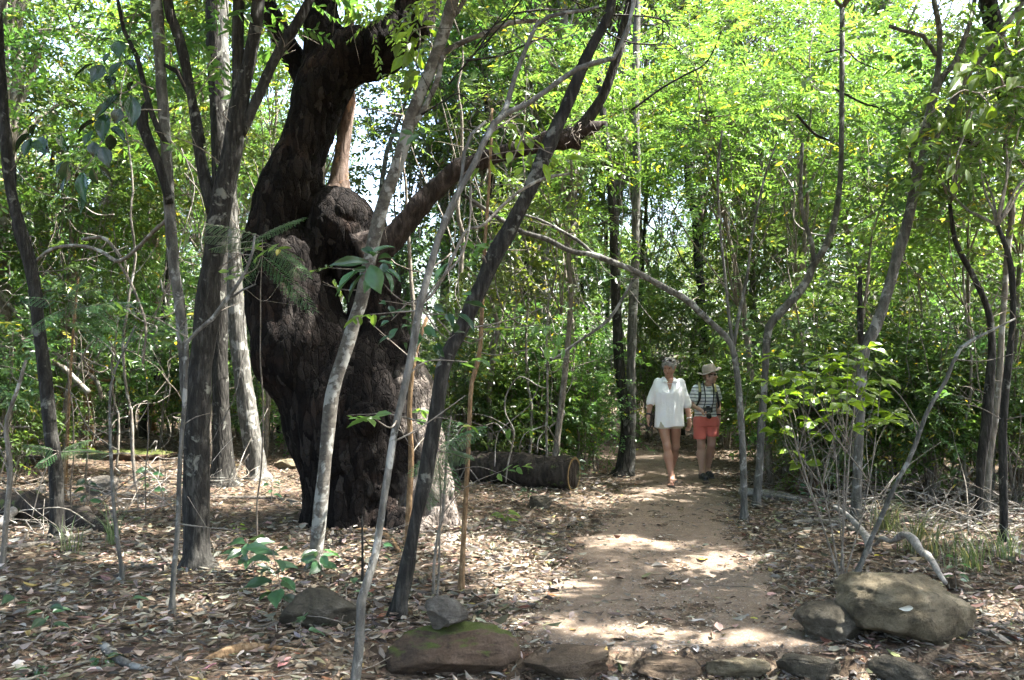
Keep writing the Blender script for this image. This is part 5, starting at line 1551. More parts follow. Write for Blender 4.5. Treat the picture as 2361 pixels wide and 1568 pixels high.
def toes(s, ball, toe):
    d = unit((toe - ball) * [1, 1, 0]); u = np.array([-d[1], d[0], 0])
    for n, (o, ln) in enumerate(((-.03, .05), (-.012, .055), (.004, .05), (.018, .043), (.030, .035))):
        a = ball + u * o * 1.1 + d * .008; a[2] = toe[2] + .006
        s.cone(a, a + d * ln, .012, .009, .008)

def skin(name, col, red):
    t = NT(name); v = t.coords()
    c = t.mix(t.noise(v, 9, 4), col, red)
    c = t.mix(.3, c, t.ramp(t.noise(v, 90, 3), [(.3, (.75, .75, .75)), (.7, (1.15, 1.15, 1.15))]), 'MULTIPLY')
    return t.finish(c, .5, .35, t.bump(t.noise(v, 70, 3), .15, .004), **{"Subsurface Weight": .12, "Subsurface Radius": (.6, .25, .15), "Subsurface Scale": .01})
M['skin1'] = skin('skin_tanned', (.36, .215, .15), (.30, .15, .10))
M['skin2'] = skin('skin_fair', (.43, .285, .22), (.40, .225, .17))
def cloth(name, col, stripes=None, scale=350):
    t = NT(name); v = t.coords()
    c = t.mix(t.noise(v, 14, 4), tuple(x * .93 for x in col), col)
    if stripes:
        z = t.n("SeparateXYZ", ins={"Vector": v}).outputs[2]
        zz = t.math('ADD', z, t.math('MULTIPLY', t.math('SUBTRACT', t.noise(v, 7, 2), .5), .02))
        fr = t.math('FRACT', t.math('MULTIPLY', zz, 1 / .047))
        c = t.mix(t.ramp(fr, [(.0, (0, 0, 0)), (.06, (1, 1, 1)), (.32, (1, 1, 1)), (.40, (0, 0, 0))]), c, stripes)
    h = t.math('ADD', t.noise(v, 26, 4), t.math('MULTIPLY', t.noise(v, scale, 2), .15))
    b = t.bump(h, .35, .02)
    return t.finish(c, .85, .15, b, **{"Sheen Weight": .15})
M['linen'] = cloth('white_linen', (.78, .78, .79))
M['striped'] = cloth('striped_jersey', (.74, .74, .74), (.20, .215, .245))
M['coral'] = cloth('coral_cotton', (.60, .155, .125))
M['hatfelt'] = cloth('hat_felt', (.34, .285, .25))
M['black'] = plain('black_rubber', (.016, .016, .017), .5, .4, .3, 60)
M['gloss'] = plain('dark_lens', (.010, .010, .012), .12, .6, .1)
M['hair'] = plain('grey_hair', (.25, .235, .215), .6, .3, .55, 130, .8)
M['hairb'] = plain('brown_hair', (.16, .11, .07), .6, .3, .4, 120, .6)
M['olive'] = plain('olive_webbing', (.33, .31, .13), .85, .2, .2, 200, .3)
M['silver'] = plain('silver_metal', (.55, .54, .5), .3, .6, .1)
M['khaki'] = cloth('khaki_cotton', (.42, .39, .30))
M['lip'] = plain('lip', (.28, .12, .09), .5, .3, .1)
M['white'] = plain('white_plastic', (.75, .75, .75), .4, .4, .05)

def poly_part(name, V, F, mat, parent, smooth=True):
    return link(name, mesh_np(name, np.asarray(V, float), [np.asarray(f) for f in F], mat, smooth), parent)

def blob(name, prims, mat, parent, h=.004, lo=None, hi=None, relax=1, noise=None):
    pts = np.array([p[0] for p in prims]); rr = max(np.max(p[1]) for p in prims) + .03
    s = SDF(pts.min(0) - rr, pts.max(0) + rr, h)
    for p in prims:
        s.ell(p[0], np.broadcast_to(p[1], 3), .006, M=p[2] if len(p) > 2 else None)
    if noise: s.noise(*noise)
    return link(name, s.mesh(name, M[mat], (0, 0, 0), relax), parent)

# --- walker in the white shirt
f1 = G(1548, 1122)
o1 = np.array([P(1548, 1122, 11.75)[0] - .02, 11.85, 0]); o1[2] = float(H(o1[0], o1[1])) + .012
p1 = thing('person', 'walker in loose white rolled-sleeve shirt and flip-flops with sunglasses pushed up on grey hair', 'person', o1)
s = SDF((-.45, -.5, -.03), (.45, .55, 1.75), .0058)
hc = np.array([.010, -.04, 1.565])
L1, M1 = head(s, hc, math.radians(-28), math.radians(16))
s.cone((.016, .015, 1.38), hc + [.004, .02, -.06], .060, .052, .03)
loft(s, [(.80, .01, .02, .16, .10), (.95, .01, .02, .15, .10), (1.1, .012, .02, .14, .10), (1.25, .016, .01, .150, .112), (1.34, .018, .01, .13, .095), (1.40, .018, .015, .075, .07)], .03)
s.cone((-.135, .015, 1.34), (-.228, .05, 1.09), .044, .042, .03); s.cone((-.228, .05, 1.09), (-.278, -.03, .885), .043, .027, .02)
s.cone((.165, .015, 1.34), (.262, .05, 1.06), .044, .042, .03); s.cone((.262, .05, 1.06), (.284, -.02, .845), .043, .027, .02)
hand(s, (-.278, -.03, .885), (.05, -.05, -1), (.8, -.5, 0), 1, .9)
hand(s, (.284, -.02, .845), (-.10, -.03, -1), (-.8, -.5, 0), -1, .55)
b1 = leg(s, (-.075, .02, .86), (-.034, -.09, .508), (.012, -.16, .085), (-.03, -.37, .018), (.094, .050, .060, .034))
toes(s, b1, np.array([-.045, -.37, .018]))
b2 = leg(s, (.10, .03, .86), (.118, .10, .49), (.095, .34, .115), (.105, .14, .02), (.094, .050, .060, .034))
toes(s, b2, np.array([.105, .14, .02]))
body1 = link('body', s.mesh('body', M['skin1'], (0, 0, 0), 1), p1)
s = SDF((-.45, -.30, .72), (.45, .30, 1.50), .006)
secs1 = [(.755, .010, 0, .196, .135), (.85, .010, 0, .190, .135), (1.0, .012, 0, .182, .132), (1.12, .014, -.005, .184, .132), (1.22, .016, -.015, .188, .138), (1.31, .018, .002, .182, .112), (1.37, .018, .015, .150, .088), (1.405, .018, .02, .098, .070), (1.43, .018, .022, .075, .065)]
loft(s, secs1, .02)
s.cone((-.135, .015, 1.352), (-.222, .045, 1.125), .058, .060, .03); s.cone((-.224, .045, 1.130), (-.235, .045, 1.088), .060, .062, .008)
s.cone((.172, .015, 1.352), (.255, .04, 1.09), .058, .060, .03); s.cone((.257, .04, 1.10), (.265, .04, 1.055), .060, .062, .008)
s.noise(.010, (7, 7, 3), 4, 2); s.noise(.009, (17, 17, 3.5), 6, 2)
s.cone((.010, -.090, 1.45), (.006, -.122, 1.235), .064, .014, .006, 'sub')
s.cone((.010, -.16, 1.45), (.006, -.19, 1.27), .062, .03, .008, 'sub')
s.cone((.013, -.10, 1.44), (.016, .03, 1.50), .066, .085, .008, 'sub')
s.cut(lambda X, Y, Z: .762 + .012 * np.sin(X * 14) - Z + 0 * X + 0 * Y)
shirt = link('shirt', s.mesh('shirt', M['linen'], (0, 0, 0), 1), p1)
mb = MB()
zz = np.linspace(.78, 1.235, 14)
fr = [np.array([np.interp(z, [q[0] for q in secs1], [q[1] for q in secs1]) - .002, np.interp(z, [q[0] for q in secs1], [q[2] - q[4] for q in secs1]) - .006, z]) for z in zz]
for a, b in zip(fr[:-1], fr[1:]):
    mb.box((a + b) / 2, ((.013, .004, (b[2] - a[2]) / 2 + .001)))
mb.build('placket', M['linen'], shirt, False)
for zb in (.83, .93, 1.03, 1.13, 1.21):
    q = np.array([np.interp(zb, zz, [a[0] for a in fr]), np.interp(zb, zz, [a[1] for a in fr]) - .005, zb])
    blob('button', [(q, np.array([.006, .003, .006]))], 'white', shirt, .002)
for sd in (-1, 1):
    c0 = np.array([.016 + sd * .062, .03, 1.44]); c1 = np.array([.014 + sd * .070, -.055, 1.425]); c2 = np.array([.012 + sd * .032, -.108, 1.372]); c3 = np.array([.014 + sd * .10, -.10, 1.365]); c4 = np.array([.016 + sd * .098, .03, 1.40])
    V = np.array([c0, c1, c2, c3, c4]); V2 = V + [0, .006, -.006]
    poly_part('collar', np.vstack([V, V2]), [[[0, 1, 3, 4], [5, 9, 8, 6]], [[1, 2, 3], [6, 8, 7]], [[0, 5, 6, 1], [1, 6, 7, 2], [2, 7, 8, 3], [3, 8, 9, 4]]], M['linen'], shirt, False)
# hair
def hair_part(name, parent, L, MM, mat, cutf, n, seed, base, rad, ln):
    s = SDF(L(0, 0, .03) - .17, L(0, 0, .03) + .17, .0065)
    s.ell(L(*base), np.array(rad), .02, M=MM)
    for p, rr in cutf:
        s.ell(L(*p), np.array(rr), .015, 'sub', M=MM)
    s.noise(.012, (38, 38, 38), seed, 2)
    me = s.mesh(name, M[mat], (0, 0, 0), 0)
    o = link(name, me, parent)
    V = np.zeros(len(me.vertices) * 3); me.vertices.foreach_get('co', V); V = V.reshape(-1, 3)
    N = np.zeros(len(me.vertices) * 3); me.vertex_normals.foreach_get('vector', N); N = N.reshape(-1, 3)
    q = np.random.default_rng(seed)
    ix = q.integers(0, len(V), n)
    up = L(0, 0, 1) - L(0, 0, 0); ff = L(0, 1, 0) - L(0, 0, 0)
    D = N[ix] * .55 - up * .45 + ff * .1 + q.normal(0, .35, (n, 3))
    Vh, Fh, _ = leaf_batch(V[ix] - N[ix] * .004, D, N[ix] + q.normal(0, .2, (n, 3)), ln * q.uniform(.6, 1.2, n), .007, 'rhomb')
    link('strands', mesh_np('strands', Vh, [Fh], M[mat], False), o)
    return o
hair_part('hair', p1, L1, M1, 'hair', [((0, .10, -.055), (.078, .075, .10)), ((0, .02, -.12), (.10, .12, .06))], 420, 3, (0, -.014, .034), (.088, .108, .102), .034)
for a in (-1, 1):
    blob('eye', [(L1(.031 * a, .0865, .010), np.array([.010, .007, .005]), M1)], 'gloss', p1, .002)
blob('lips', [(L1(0, .094, -.058), np.array([.020, .008, .006]), M1)], 'lip', p1, .0025)
sg = blob('sunglasses', [(L1(.040, .055, .108), np.array([.030, .010, .020]), M1), (L1(-.040, .055, .108), np.array([.030, .010, .020]), M1), (L1(0, .064, .110), np.array([.02, .006, .006]), M1), (L1(.075, .01, .080), np.array([.006, .05, .006]), M1), (L1(-.075, .01, .080), np.array([.006, .05, .006]), M1)], 'gloss', p1, .004)
mb = MB(); a = np.linspace(math.pi * 1.05, math.pi * 1.95, 14)
mb.tube(np.column_stack([.014 + .055 * np.cos(a), -.04 + .055 * np.sin(a), 1.375 + .035 * np.sin(a)]), np.full(14, .003), 6)
mb.build('necklace', M['silver'], p1)
def band(name, c, ax, r, w, mat, parent):
    ax = unit(ax); u = unit(np.cross(ax, [0, 1, 0])); v = np.cross(ax, u)
    a = np.arange(16) * 2 * np.pi / 16
    rows = []
    for dz, rr in ((-w, r), (-w, r + .005), (w, r + .005), (w, r)):
        rows.append(c + ax * dz + (np.cos(a)[:, None] * u + np.sin(a)[:, None] * v) * rr)
    V = np.vstack(rows); k_ = np.arange(16); F = []
    for m in range(3):
        F.append(np.stack([m * 16 + k_, m * 16 + (k_ + 1) % 16, (m + 1) * 16 + (k_ + 1) % 16, (m + 1) * 16 + k_], -1))
    return poly_part(name, V, [np.vstack(F)], M[mat], parent)
band('watch', np.array([-.268, -.015, .925]), (-.05, -.08, -.2), .031, .011, 'black', p1)
band('bracelet', np.array([.280, -.01, .875]), (.02, -.07, -.2), .031, .007, 'silver', p1)
s = SDF((-.3, -.25, .66), (.3, .25, .9), .006)
s.cone((-.075, .01, .84), (-.066, -.02, .762), .110, .100, .03); s.cone((.10, .02, .84), (.104, .035, .75), .110, .100, .03)
s.cut(lambda X, Y, Z: .738 - Z + 0 * X + 0 * Y)
link('shorts', s.mesh('shorts', M['khaki'], (0, 0, 0), 1), p1)
def sandal(ball, heel, parent, zt):
    s = SDF(np.minimum(ball, heel) - .12, np.maximum(ball, heel) + .12, .005)
    d = unit((ball - heel) * [1, 1, 0]); u = np.array([-d[1], d[0], 0])
    for q, rr in ((heel, (.045, .038)), (heel * .5 + ball * .5, (.07, .040)), (ball + d * .035, (.065, .048))):
        c = q.copy(); c[2] = zt + .0
        s.ell(c, (rr[0], rr[1], .012), .02, M=np.column_stack([d, u, [0, 0, 1]]))
    o = link('flip_flop', s.mesh('flip_flop', M['black'], (0, 0, 0), 1), parent)
    mb = MB()
    tipp = ball + d * .03; tipp[2] = zt + .035
    for sd in (-1, 1):
        e = ball - d * .07 + u * sd * .043; e[2] = zt + .012
        m = (tipp + e) / 2; m[2] = zt + .052
        mb.tube([tipp, m, e], [.006, .008, .006], 6, .012)
    mb.build('strap', M['black'], o)
sandal(b1, np.array([.012, -.135, .03]), p1, .002)
sandal(b2, np.array([.095, .365, .06]), p1, .006)
mb = MB(); ph = np.array([-.262, -.075, .775])
Rm = np.array(Matrix.Rotation(.5, 3, 'Y') @ Matrix.Rotation(.3, 3, 'Z'))
mb.box(ph, (.006, .032, .06), Rm)
ob = mb.build('phone', M['black'], None, False, (0, 0, 0), o1)
mb = MB(); mb.box(ph + Rm @ np.array([.0065, 0, 0]), (.001, .028, .052), Rm); mb.build('screen', M['white'], ob, False)
tag(ob, 'small dark phone with pale screen held by the walker in white', 'phone')

# --- walker with the hat
o2 = np.array([P(1632, 1101, 12.4)[0], 12.45, 0]); o2[2] = float(H(o2[0], o2[1])) + .012
p2 = thing('person', 'walker in wide-brimmed hat, striped top and coral shorts carrying a camera', 'person', o2)
s = SDF((-.40, -.45, -.03), (.42, .40, 1.66), .0058)
hc = np.array([.050, -.02, 1.455])
L2, M2 = head(s, hc, math.radians(50), math.radians(4), .96)
s.cone((.005, .02, 1.28), hc + [.0, .01, -.06], .056, .048, .03)
loft(s, [(.78, -.01, .01, .15, .11), (.9, -.01, .01, .13, .095), (1.05, -.012, .01, .125, .09), (1.18, -.008, .01, .14, .09), (1.27, -.005, .015, .13, .07), (1.31, .0, .015, .07, .055)], .04)
s.cone((-.145, .02, 1.275), (-.190, .05, 1.035), .046, .039, .03); s.cone((-.190, .05, 1.035), (-.118, -.185, .965), .040, .026, .02)
s.cone((.138, .02, 1.275), (.178, .07, 1.06), .046, .039, .03); s.cone((.178, .07, 1.06), (.182, .03, .865), .040, .026, .02)
hand(s, (-.118, -.185, .965), (.75, -.6, -.1), (.3, .5, -.6), -1, 1.1)
hand(s, (.182, .03, .865), (.02, -.05, -1), (-.9, -.3, 0), -1, .5)
b3 = leg(s, (-.085, .01, .82), (-.088, -.05, .470), (-.082, -.07, .09), (-.075, -.27, .02), (.092, .054, .063, .035))
b4 = leg(s, (.070, .01, .82), (.068, .0, .480), (.046, .17, .11), (.062, -.03, .02), (.092, .054, .063, .035))
link('body', s.mesh('body', M['skin2'], (0, 0, 0), 1), p2)
s = SDF((-.33, -.27, .80), (.33, .27, 1.40), .006)
secs2 = [(.84, -.012, 0, .156, .120), (.95, -.015, 0, .150, .116), (1.05, -.015, -.005, .152, .122), (1.14, -.010, -.018, .166, .132), (1.22, -.008, -.002, .168, .110), (1.275, -.004, .012, .140, .085), (1.31, 0, .015, .085, .066), (1.335, .002, .016, .070, .060)]
loft(s, secs2, .02)
s.cone((-.138, .015, 1.265), (-.178, .04, 1.135), .060, .066, .03); s.cone((.132, .015, 1.265), (.166, .05, 1.14), .060, .066, .03)
s.noise(.006, (7, 7, 4), 14, 2); s.noise(.004, (16, 16, 24), 16, 2)
s.cone((.012, -.26, 1.33), (.010, -.15, 1.20), .040, .010, .008, 'sub'); s.cone((.01, -.09, 1.34), (.012, .03, 1.40), .056, .075, .008, 'sub')
sh2 = link('shirt', s.mesh('shirt', M['striped'], (0, 0, 0), 1), p2)
for sd in (-1, 1):
    c0 = np.array([.012 + sd * .056, .035, 1.355]); c1 = np.array([.012 + sd * .064, -.045, 1.345]); c2 = np.array([.012 + sd * .024, -.118, 1.262]); c3 = np.array([.012 + sd * .080, -.112, 1.255]); c4 = np.array([.012 + sd * .088, .03, 1.315])
    V = np.array([c0, c1, c2, c3, c4]); V2 = V + [0, .006, -.006]
    poly_part('collar', np.vstack([V, V2]), [[[0, 1, 3, 4], [5, 9, 8, 6]], [[1, 2, 3], [6, 8, 7]], [[0, 5, 6, 1], [1, 6, 7, 2], [2, 7, 8, 3], [3, 8, 9, 4]]], M['linen'], sh2, False)
s = SDF((-.30, -.27, .50), (.30, .25, .92), .006)
loft(s, [(.74, -.01, .0, .165, .125), (.80, -.01, 0, .168, .127), (.875, -.012, 0, .154, .119)], .03)
s.cone((-.088, .0, .80), (-.100, -.045, .52), .104, .098, .03); s.cone((.072, .0, .80), (.068, -.01, .54), .104, .094, .03)
for zq, rq in ((.53, .030), (.56, .025), (.59, .020), (.62, .015), (.65, .010), (.68, .005)):
    s.cone((-.014, -.25, zq), (-.014, .25, zq), rq, rq, .01, 'sub')
s.noise(.006, (8, 8, 5), 24, 2)
s.cut(lambda X, Y, Z: np.where(X < -.012, .555, .590) + 0 * Y - Z)
sh = link('shorts', s.mesh('shorts', M['coral'], (0, 0, 0), 1), p2)
for sd, zc, ccx, ccy in ((-1, .567, -.099, -.040), (1, .602, .068, -.006)):
    pass
# hat: dome and wavy brim, tilted
def hat(parent, c, tilt, yaw):
    n = 40
    a = np.arange(n) * 2 * np.pi / n
    prof = [(.004, .118), (.04, .116), (.07, .104), (.088, .080), (.097, .045), (.100, .0)]
    V, rows = [], 0
    for r, z in prof:
        V.append(np.column_stack([np.cos(a) * r, np.sin(a) * r * 1.08, np.full(n, z - .012 * (r < .05))]))
    k_ = np.arange(n)
    F = [np.stack([m * n + k_, (m + 1) * n + k_, (m + 1) * n + (k_ + 1) % n, m * n + (k_ + 1) % n], -1) for m in range(len(prof) - 1)]
    R = np.array(Matrix.Rotation(yaw, 3, 'Z') @ Matrix.Rotation(tilt, 3, 'Y'))
    o = poly_part('hat', np.vstack(V) @ R.T + c, [np.vstack(F)], M['hatfelt'], parent)
    V = []
    for r, t in ((.098, 0), (.12, .3), (.145, .65), (.168, 1.0), (.169, 1.02), (.145, .62), (.12, .27), (.097, -.03)):
        wav = .012 * np.cos(2 * a + .4) * t + .010 * np.sin(3 * a) * t
        lo = -.004 if len(V) >= 4 else 0
        V.append(np.column_stack([np.cos(a) * r, np.sin(a) * r * 1.08, -.022 * t + .030 * t * t + wav + lo]))
    F = [np.stack([m * n + k_, (m + 1) * n + k_, (m + 1) * n + (k_ + 1) % n, m * n + (k_ + 1) % n], -1) for m in range(7)]
    poly_part('brim', np.vstack(V) @ R.T + c, [np.vstack(F)], M['hatfelt'], o)
    return o
hat(p2, L2(0, -.012, .052), math.radians(-16), .1)
hair_part('hair', p2, L2, M2, 'hairb', [((0, .09, -.03), (.075, .085, .12)), ((0, .02, -.14), (.12, .14, .07))], 150, 9, (0, -.018, .016), (.080, .098, .095), .03)
blob('sunglasses', [(L2(.034, .094, .012), np.array([.026, .009, .018]), M2), (L2(-.034, .094, .012), np.array([.026, .009, .018]), M2), (L2(0, .099, .016), np.array([.02, .005, .005]), M2), (L2(.07, .045, .014), np.array([.004, .05, .006]), M2), (L2(-.07, .045, .014), np.array([.004, .05, .006]), M2)], 'gloss', p2, .004)
blob('lips', [(L2(0, .094, -.058), np.array([.020, .008, .006]), M2)], 'lip', p2, .0025)
band('watch', np.array([.182, .035, .890]), (0, -.04, -.2), .031, .010, 'black', p2)
def shoe(ball, ank, parent, zt):
    s = SDF(np.minimum(ball, ank) - .14, np.maximum(ball, ank) + .14, .006)
    hl = np.array([ank[0], ank[1] + .03, zt + .04])
    d = unit((ball - hl) * [1, 1, 0])
    tp = ball + d * .055; tp[2] = zt + .03
    s.cone(hl, np.array([*(hl[:2] * .4 + ball[:2] * .6), zt + .045]), .044, .045, .03); s.cone(np.array([*ball[:2], zt + .038]), tp, .044, .034, .03)
    s.cone(hl + [0, 0, .01], hl + [0, -.01, .045], .042, .042, .03)
    s.cut(lambda X, Y, Z: zt + .008 - Z + 0 * X + 0 * Y)
    o = link('shoe', s.mesh('shoe', M['black'], (0, 0, 0), 1), parent)
    s2 = SDF(np.minimum(ball, ank) - .14, np.maximum(ball, ank) + .14, .006)
    s2.cone(np.array([*hl[:2], zt + .006]), np.array([*tp[:2], zt + .006]), .047, .044, .03)
    s2.cut(lambda X, Y, Z: np.maximum(zt - .008 - Z, Z - zt - .014) + 0 * X + 0 * Y)
    link('sole', s2.mesh('sole', M['rubber'], (0, 0, 0), 1), o)
M['rubber'] = plain('grey_rubber', (.06, .058, .055), .7, .3)
shoe(b3, np.array([-.082, -.07, .09]), p2, 0.0)
shoe(b4, np.array([.046, .17, .11]), p2, .004)
# backpack (worn), camera (hung from the neck and held)
bp = thing('backpack', 'small dark backpack with olive shoulder straps on the walker in the hat', 'backpack', o2)
blob('bag', [(np.array([0, .17, 1.10]), np.array([.13, .075, .19])), (np.array([0, .22, 1.05]), np.array([.10, .05, .12]))], 'black', bp, .008)
for sd in (-1, 1):
    pts = np.array([[sd * .085, .10, 1.30], [sd * .095, .03, 1.345], [sd * .105, -.055, 1.315], [sd * .110, -.105, 1.25], [sd * .118, -.135, 1.19]]) + [-.005, 0, 0]
    mb = MB(); mb.tube(pts, [.016, .019, .020, .020, .018], 8, .02); st = mb.build('strap', M['olive'], bp)
    mb = MB(); mb.tube(np.array([pts[-1] + [0, .004, .03], [sd * .130, -.140, 1.12], [sd * .155, -.075, 1.03], [sd * .165, .03, .99]]), [.020, .017, .013, .012], 8, .02); mb.build('strap_padding', M['black'], st)
cm = thing('photo_camera', 'black camera with long lens hanging on neck strap held by the walker in the hat', 'camera', o2)
cc = np.array([-.028, -.205, .972])
mb = MB(); mb.box(cc, (.062, .030, .036)); mb.box(cc + [.0, -.004, .044], (.026, .024, .014)); mb.box(cc + [-.045, -.012, -.004], (.018, .030, .036))
cb = mb.build('camera_body', M['black'], cm, False)
bv = cb.modifiers.new('bevel', 'BEVEL'); bv.width = .008; bv.segments = 3
mb = MB(); mb.tube([cc + [0, -.02, -.01], cc + [.002, -.045, -.055], cc + [.002, -.050, -.062], cc + [.004, -.07, -.10]], [.036, .036, .033, .035], 18, None)
ln = mb.build('lens', M['black'], cm, True)
blob('lens_glass', [(cc + [.004, -.0705, -.1015], np.array([.027, .02, .02]))], 'gloss', ln, .004)
mb = MB(); mb.tube([cc + [.002, -.046, -.057], cc + [.002, -.049, -.061]], [.0375, .0375], 18); mb.build('ring', M['silver'], ln)
mb = MB()
for sd in (-1, 1):
    mb.tube([cc + [sd * .058, -.002, .03], np.array([.006 + sd * .056, -.160, 1.10]), np.array([.008 + sd * .062, -.142, 1.24]), np.array([.010 + sd * .066, -.06, 1.335]), np.array([.010 + sd * .05, .06, 1.36])], [.006, .007, .009, .011, .011], 6, .03)
mb.build('neck_strap', M['black'], cm)

# ------------------------------------------------------------------ single large leaves, ferns, seedlings, grass
def leaf_mesh(name, prof, mat, fold=.22, droop=.22, wave=.03):
    """unit leaf along +X, half-widths prof at even steps"""
    n = len(prof)
    V, F = [], []
    for i, w in enumerate(prof):
        t = i / (n - 1)
        z = -droop * t * t
        V += [(t, w, z + fold * w + wave * math.sin(t * 9)), (t, w * .5, z + fold * w * .55), (t, 0, z), (t, -w * .5, z + fold * w * .55), (t, -w, z + fold * w + wave * math.sin(t * 9 + 2))]
    for i in range(n - 1):
        for j in range(4):
            F.append((i * 5 + j, i * 5 + j + 1, i * 5 + j + 6, i * 5 + j + 5))
    return mesh_np(name, np.array(V), [np.array(F)], M[mat], True)
PROF = {'oval': [.02, .26, .42, .49, .47, .36, .18, .01], 'obov': [.02, .14, .27, .40, .49, .48, .32, .03], 'heart': [.18, .46, .50, .45, .36, .25, .13, .01], 'lance': [.02, .2, .36, .45, .42, .31, .17, .01]}
LM = {}
def lmesh(shape, mat):
    if (shape, mat) not in LM:
        LM[(shape, mat)] = leaf_mesh('leaf', PROF[shape], mat)
    return LM[(shape, mat)]
lr_ = np.random.default_rng(99)
def put_leaf(parent, origin, a, b, wid, shape, mat, nrm=None, jit=.35):
    a = np.asarray(a, float); b = np.asarray(b, float)
    X = b - a; L = np.linalg.norm(X); X = X / L
    n = np.array([0, -.55, .8]) if nrm is None else np.asarray(nrm, float)
    n = n + lr_.normal(0, jit, 3)
    Z = unit(n - X * (n @ X)); Y = np.cross(Z, X)
    o = bpy.data.objects.new('leaf', lmesh(shape, mat))
    COL.objects.link(o)
    o.parent = parent
    R = np.eye(4); R[:3, 0] = X * L; R[:3, 1] = Y * wid; R[:3, 2] = Z * L; R[:3, 3] = a - origin
    o.matrix_local = Matrix(R.tolist())
    return o
def pixleaf(parent, origin, conv, e, d, shape, mat, wdef=.48, dd=.06):
    (bx, by), (tx, ty) = conv(e[0], e[1]), conv(e[2], e[3])
    d0 = d + lr_.normal(0, dd)
    A, B = P(bx, by, d0), P(tx, ty, d0 + lr_.normal(0, dd) - .03)
    L = np.linalg.norm(B - A)
    z1 = np.array(conv(e[0] + 1, e[1])) - np.array(conv(e[0], e[1]))
    w = e[4] * z1[0] * d / FPX if len(e) > 4 else L * wdef
    return put_leaf(parent, origin, A, B, max(w, L * .3), shape, mat)
R1 = lambda x, y: (x / 1.568 / 1.7348, y / 1.568 / 1.7348)
R2 = lambda x, y: ((900 + x / 1.568) / 1.7348, y / 1.568 / 1.7348)
R3 = lambda x, y: ((1900 + x / 1.568) / 1.7348, y / 1.568 / 1.7348)
R4 = lambda x, y: ((2996 + x / 1.568) / 1.7348, y / 1.568 / 1.7348)
R6 = lambda x, y: ((900 + x / 1.568) / 1.7348, (900 + y / 1.568) / 1.7348)
R8 = lambda x, y: ((2996 + x / 1.568) / 1.7348, (900 + y / 1.568) / 1.7348)

def twig_part(parent, origin, conv, lists, d0, d1, r=.005, mat='twig'):
    mb = MB()
    for pts in lists:
        n = len(pts)
        q = [P(*conv(x, y), d0 + (d1 - d0) * i / (n - 1)) for i, (x, y) in enumerate(pts)]
        mb.tube(q, np.linspace(r, r * .4, n), 6, .05, wob=.008)
    return mb.build('twig', M[mat], parent, True, origin)

def spray_thing(name, label, conv, leaves, twigs, d, shape, mat, d0=None, r=.006, cat='branch', wdef=.48):
    o = P(*conv(*twigs[0][0]), d if d0 is None else d0)
    t = thing(name, label, cat, o)
    twig_part(t, o, conv, twigs, d if d0 is None else d0, d, r)
    for e in leaves:
        pixleaf(t, o, conv, e, d, shape, mat, wdef)
    return t

spray_thing('overhanging_branch', 'branch of large dark glossy leaves hanging left of the forked tree', R1,
    [(745, 255, 740, 345, 100), (690, 330, 640, 390), (810, 325, 905, 365), (790, 380, 840, 420), (770, 390, 670, 470, 80), (650, 410, 570, 500, 90), (590, 400, 450, 460, 40), (690, 480, 690, 525), (830, 510, 800, 560), (820, 600, 840, 775, 110), (760, 590, 640, 670), (740, 620, 560, 740, 60), (750, 680, 720, 770, 80), (660, 715, 630, 865, 100), (610, 760, 480, 800, 50), (700, 800, 780, 860, 40), (590, 820, 510, 910), (690, 840, 700, 950, 75), (590, 890, 585, 980, 80), (640, 920, 680, 1040, 90), (430, 1010, 390, 1165, 100), (400, 1010, 335, 1090), (520, 1085, 510, 1235, 85), (580, 1050, 600, 1165, 85), (620, 1040, 710, 1135, 45), (420, 1110, 370, 1215), (510, 1230, 510, 1320, 40), (220, 780, 190, 840), (190, 840, 85, 920, 60), (200, 870, 140, 970, 70), (300, 850, 290, 970, 75), (390, 840, 390, 960, 90), (230, 880, 260, 930), (340, 685, 365, 725), (250, 690, 160, 730), (700, 245, 610, 240, 30)],
    [[(1010, 690), (880, 690), (780, 740), (700, 730), (540, 790), (400, 830), (250, 850)], [(960, 560), (870, 520), (790, 450), (740, 340), (730, 260)], [(700, 730), (660, 860), (600, 960), (520, 1060), (430, 1020)], [(870, 520), (760, 590), (690, 480), (610, 410)]], 5.6, 'oval', 'leaf_dark', 6.6)

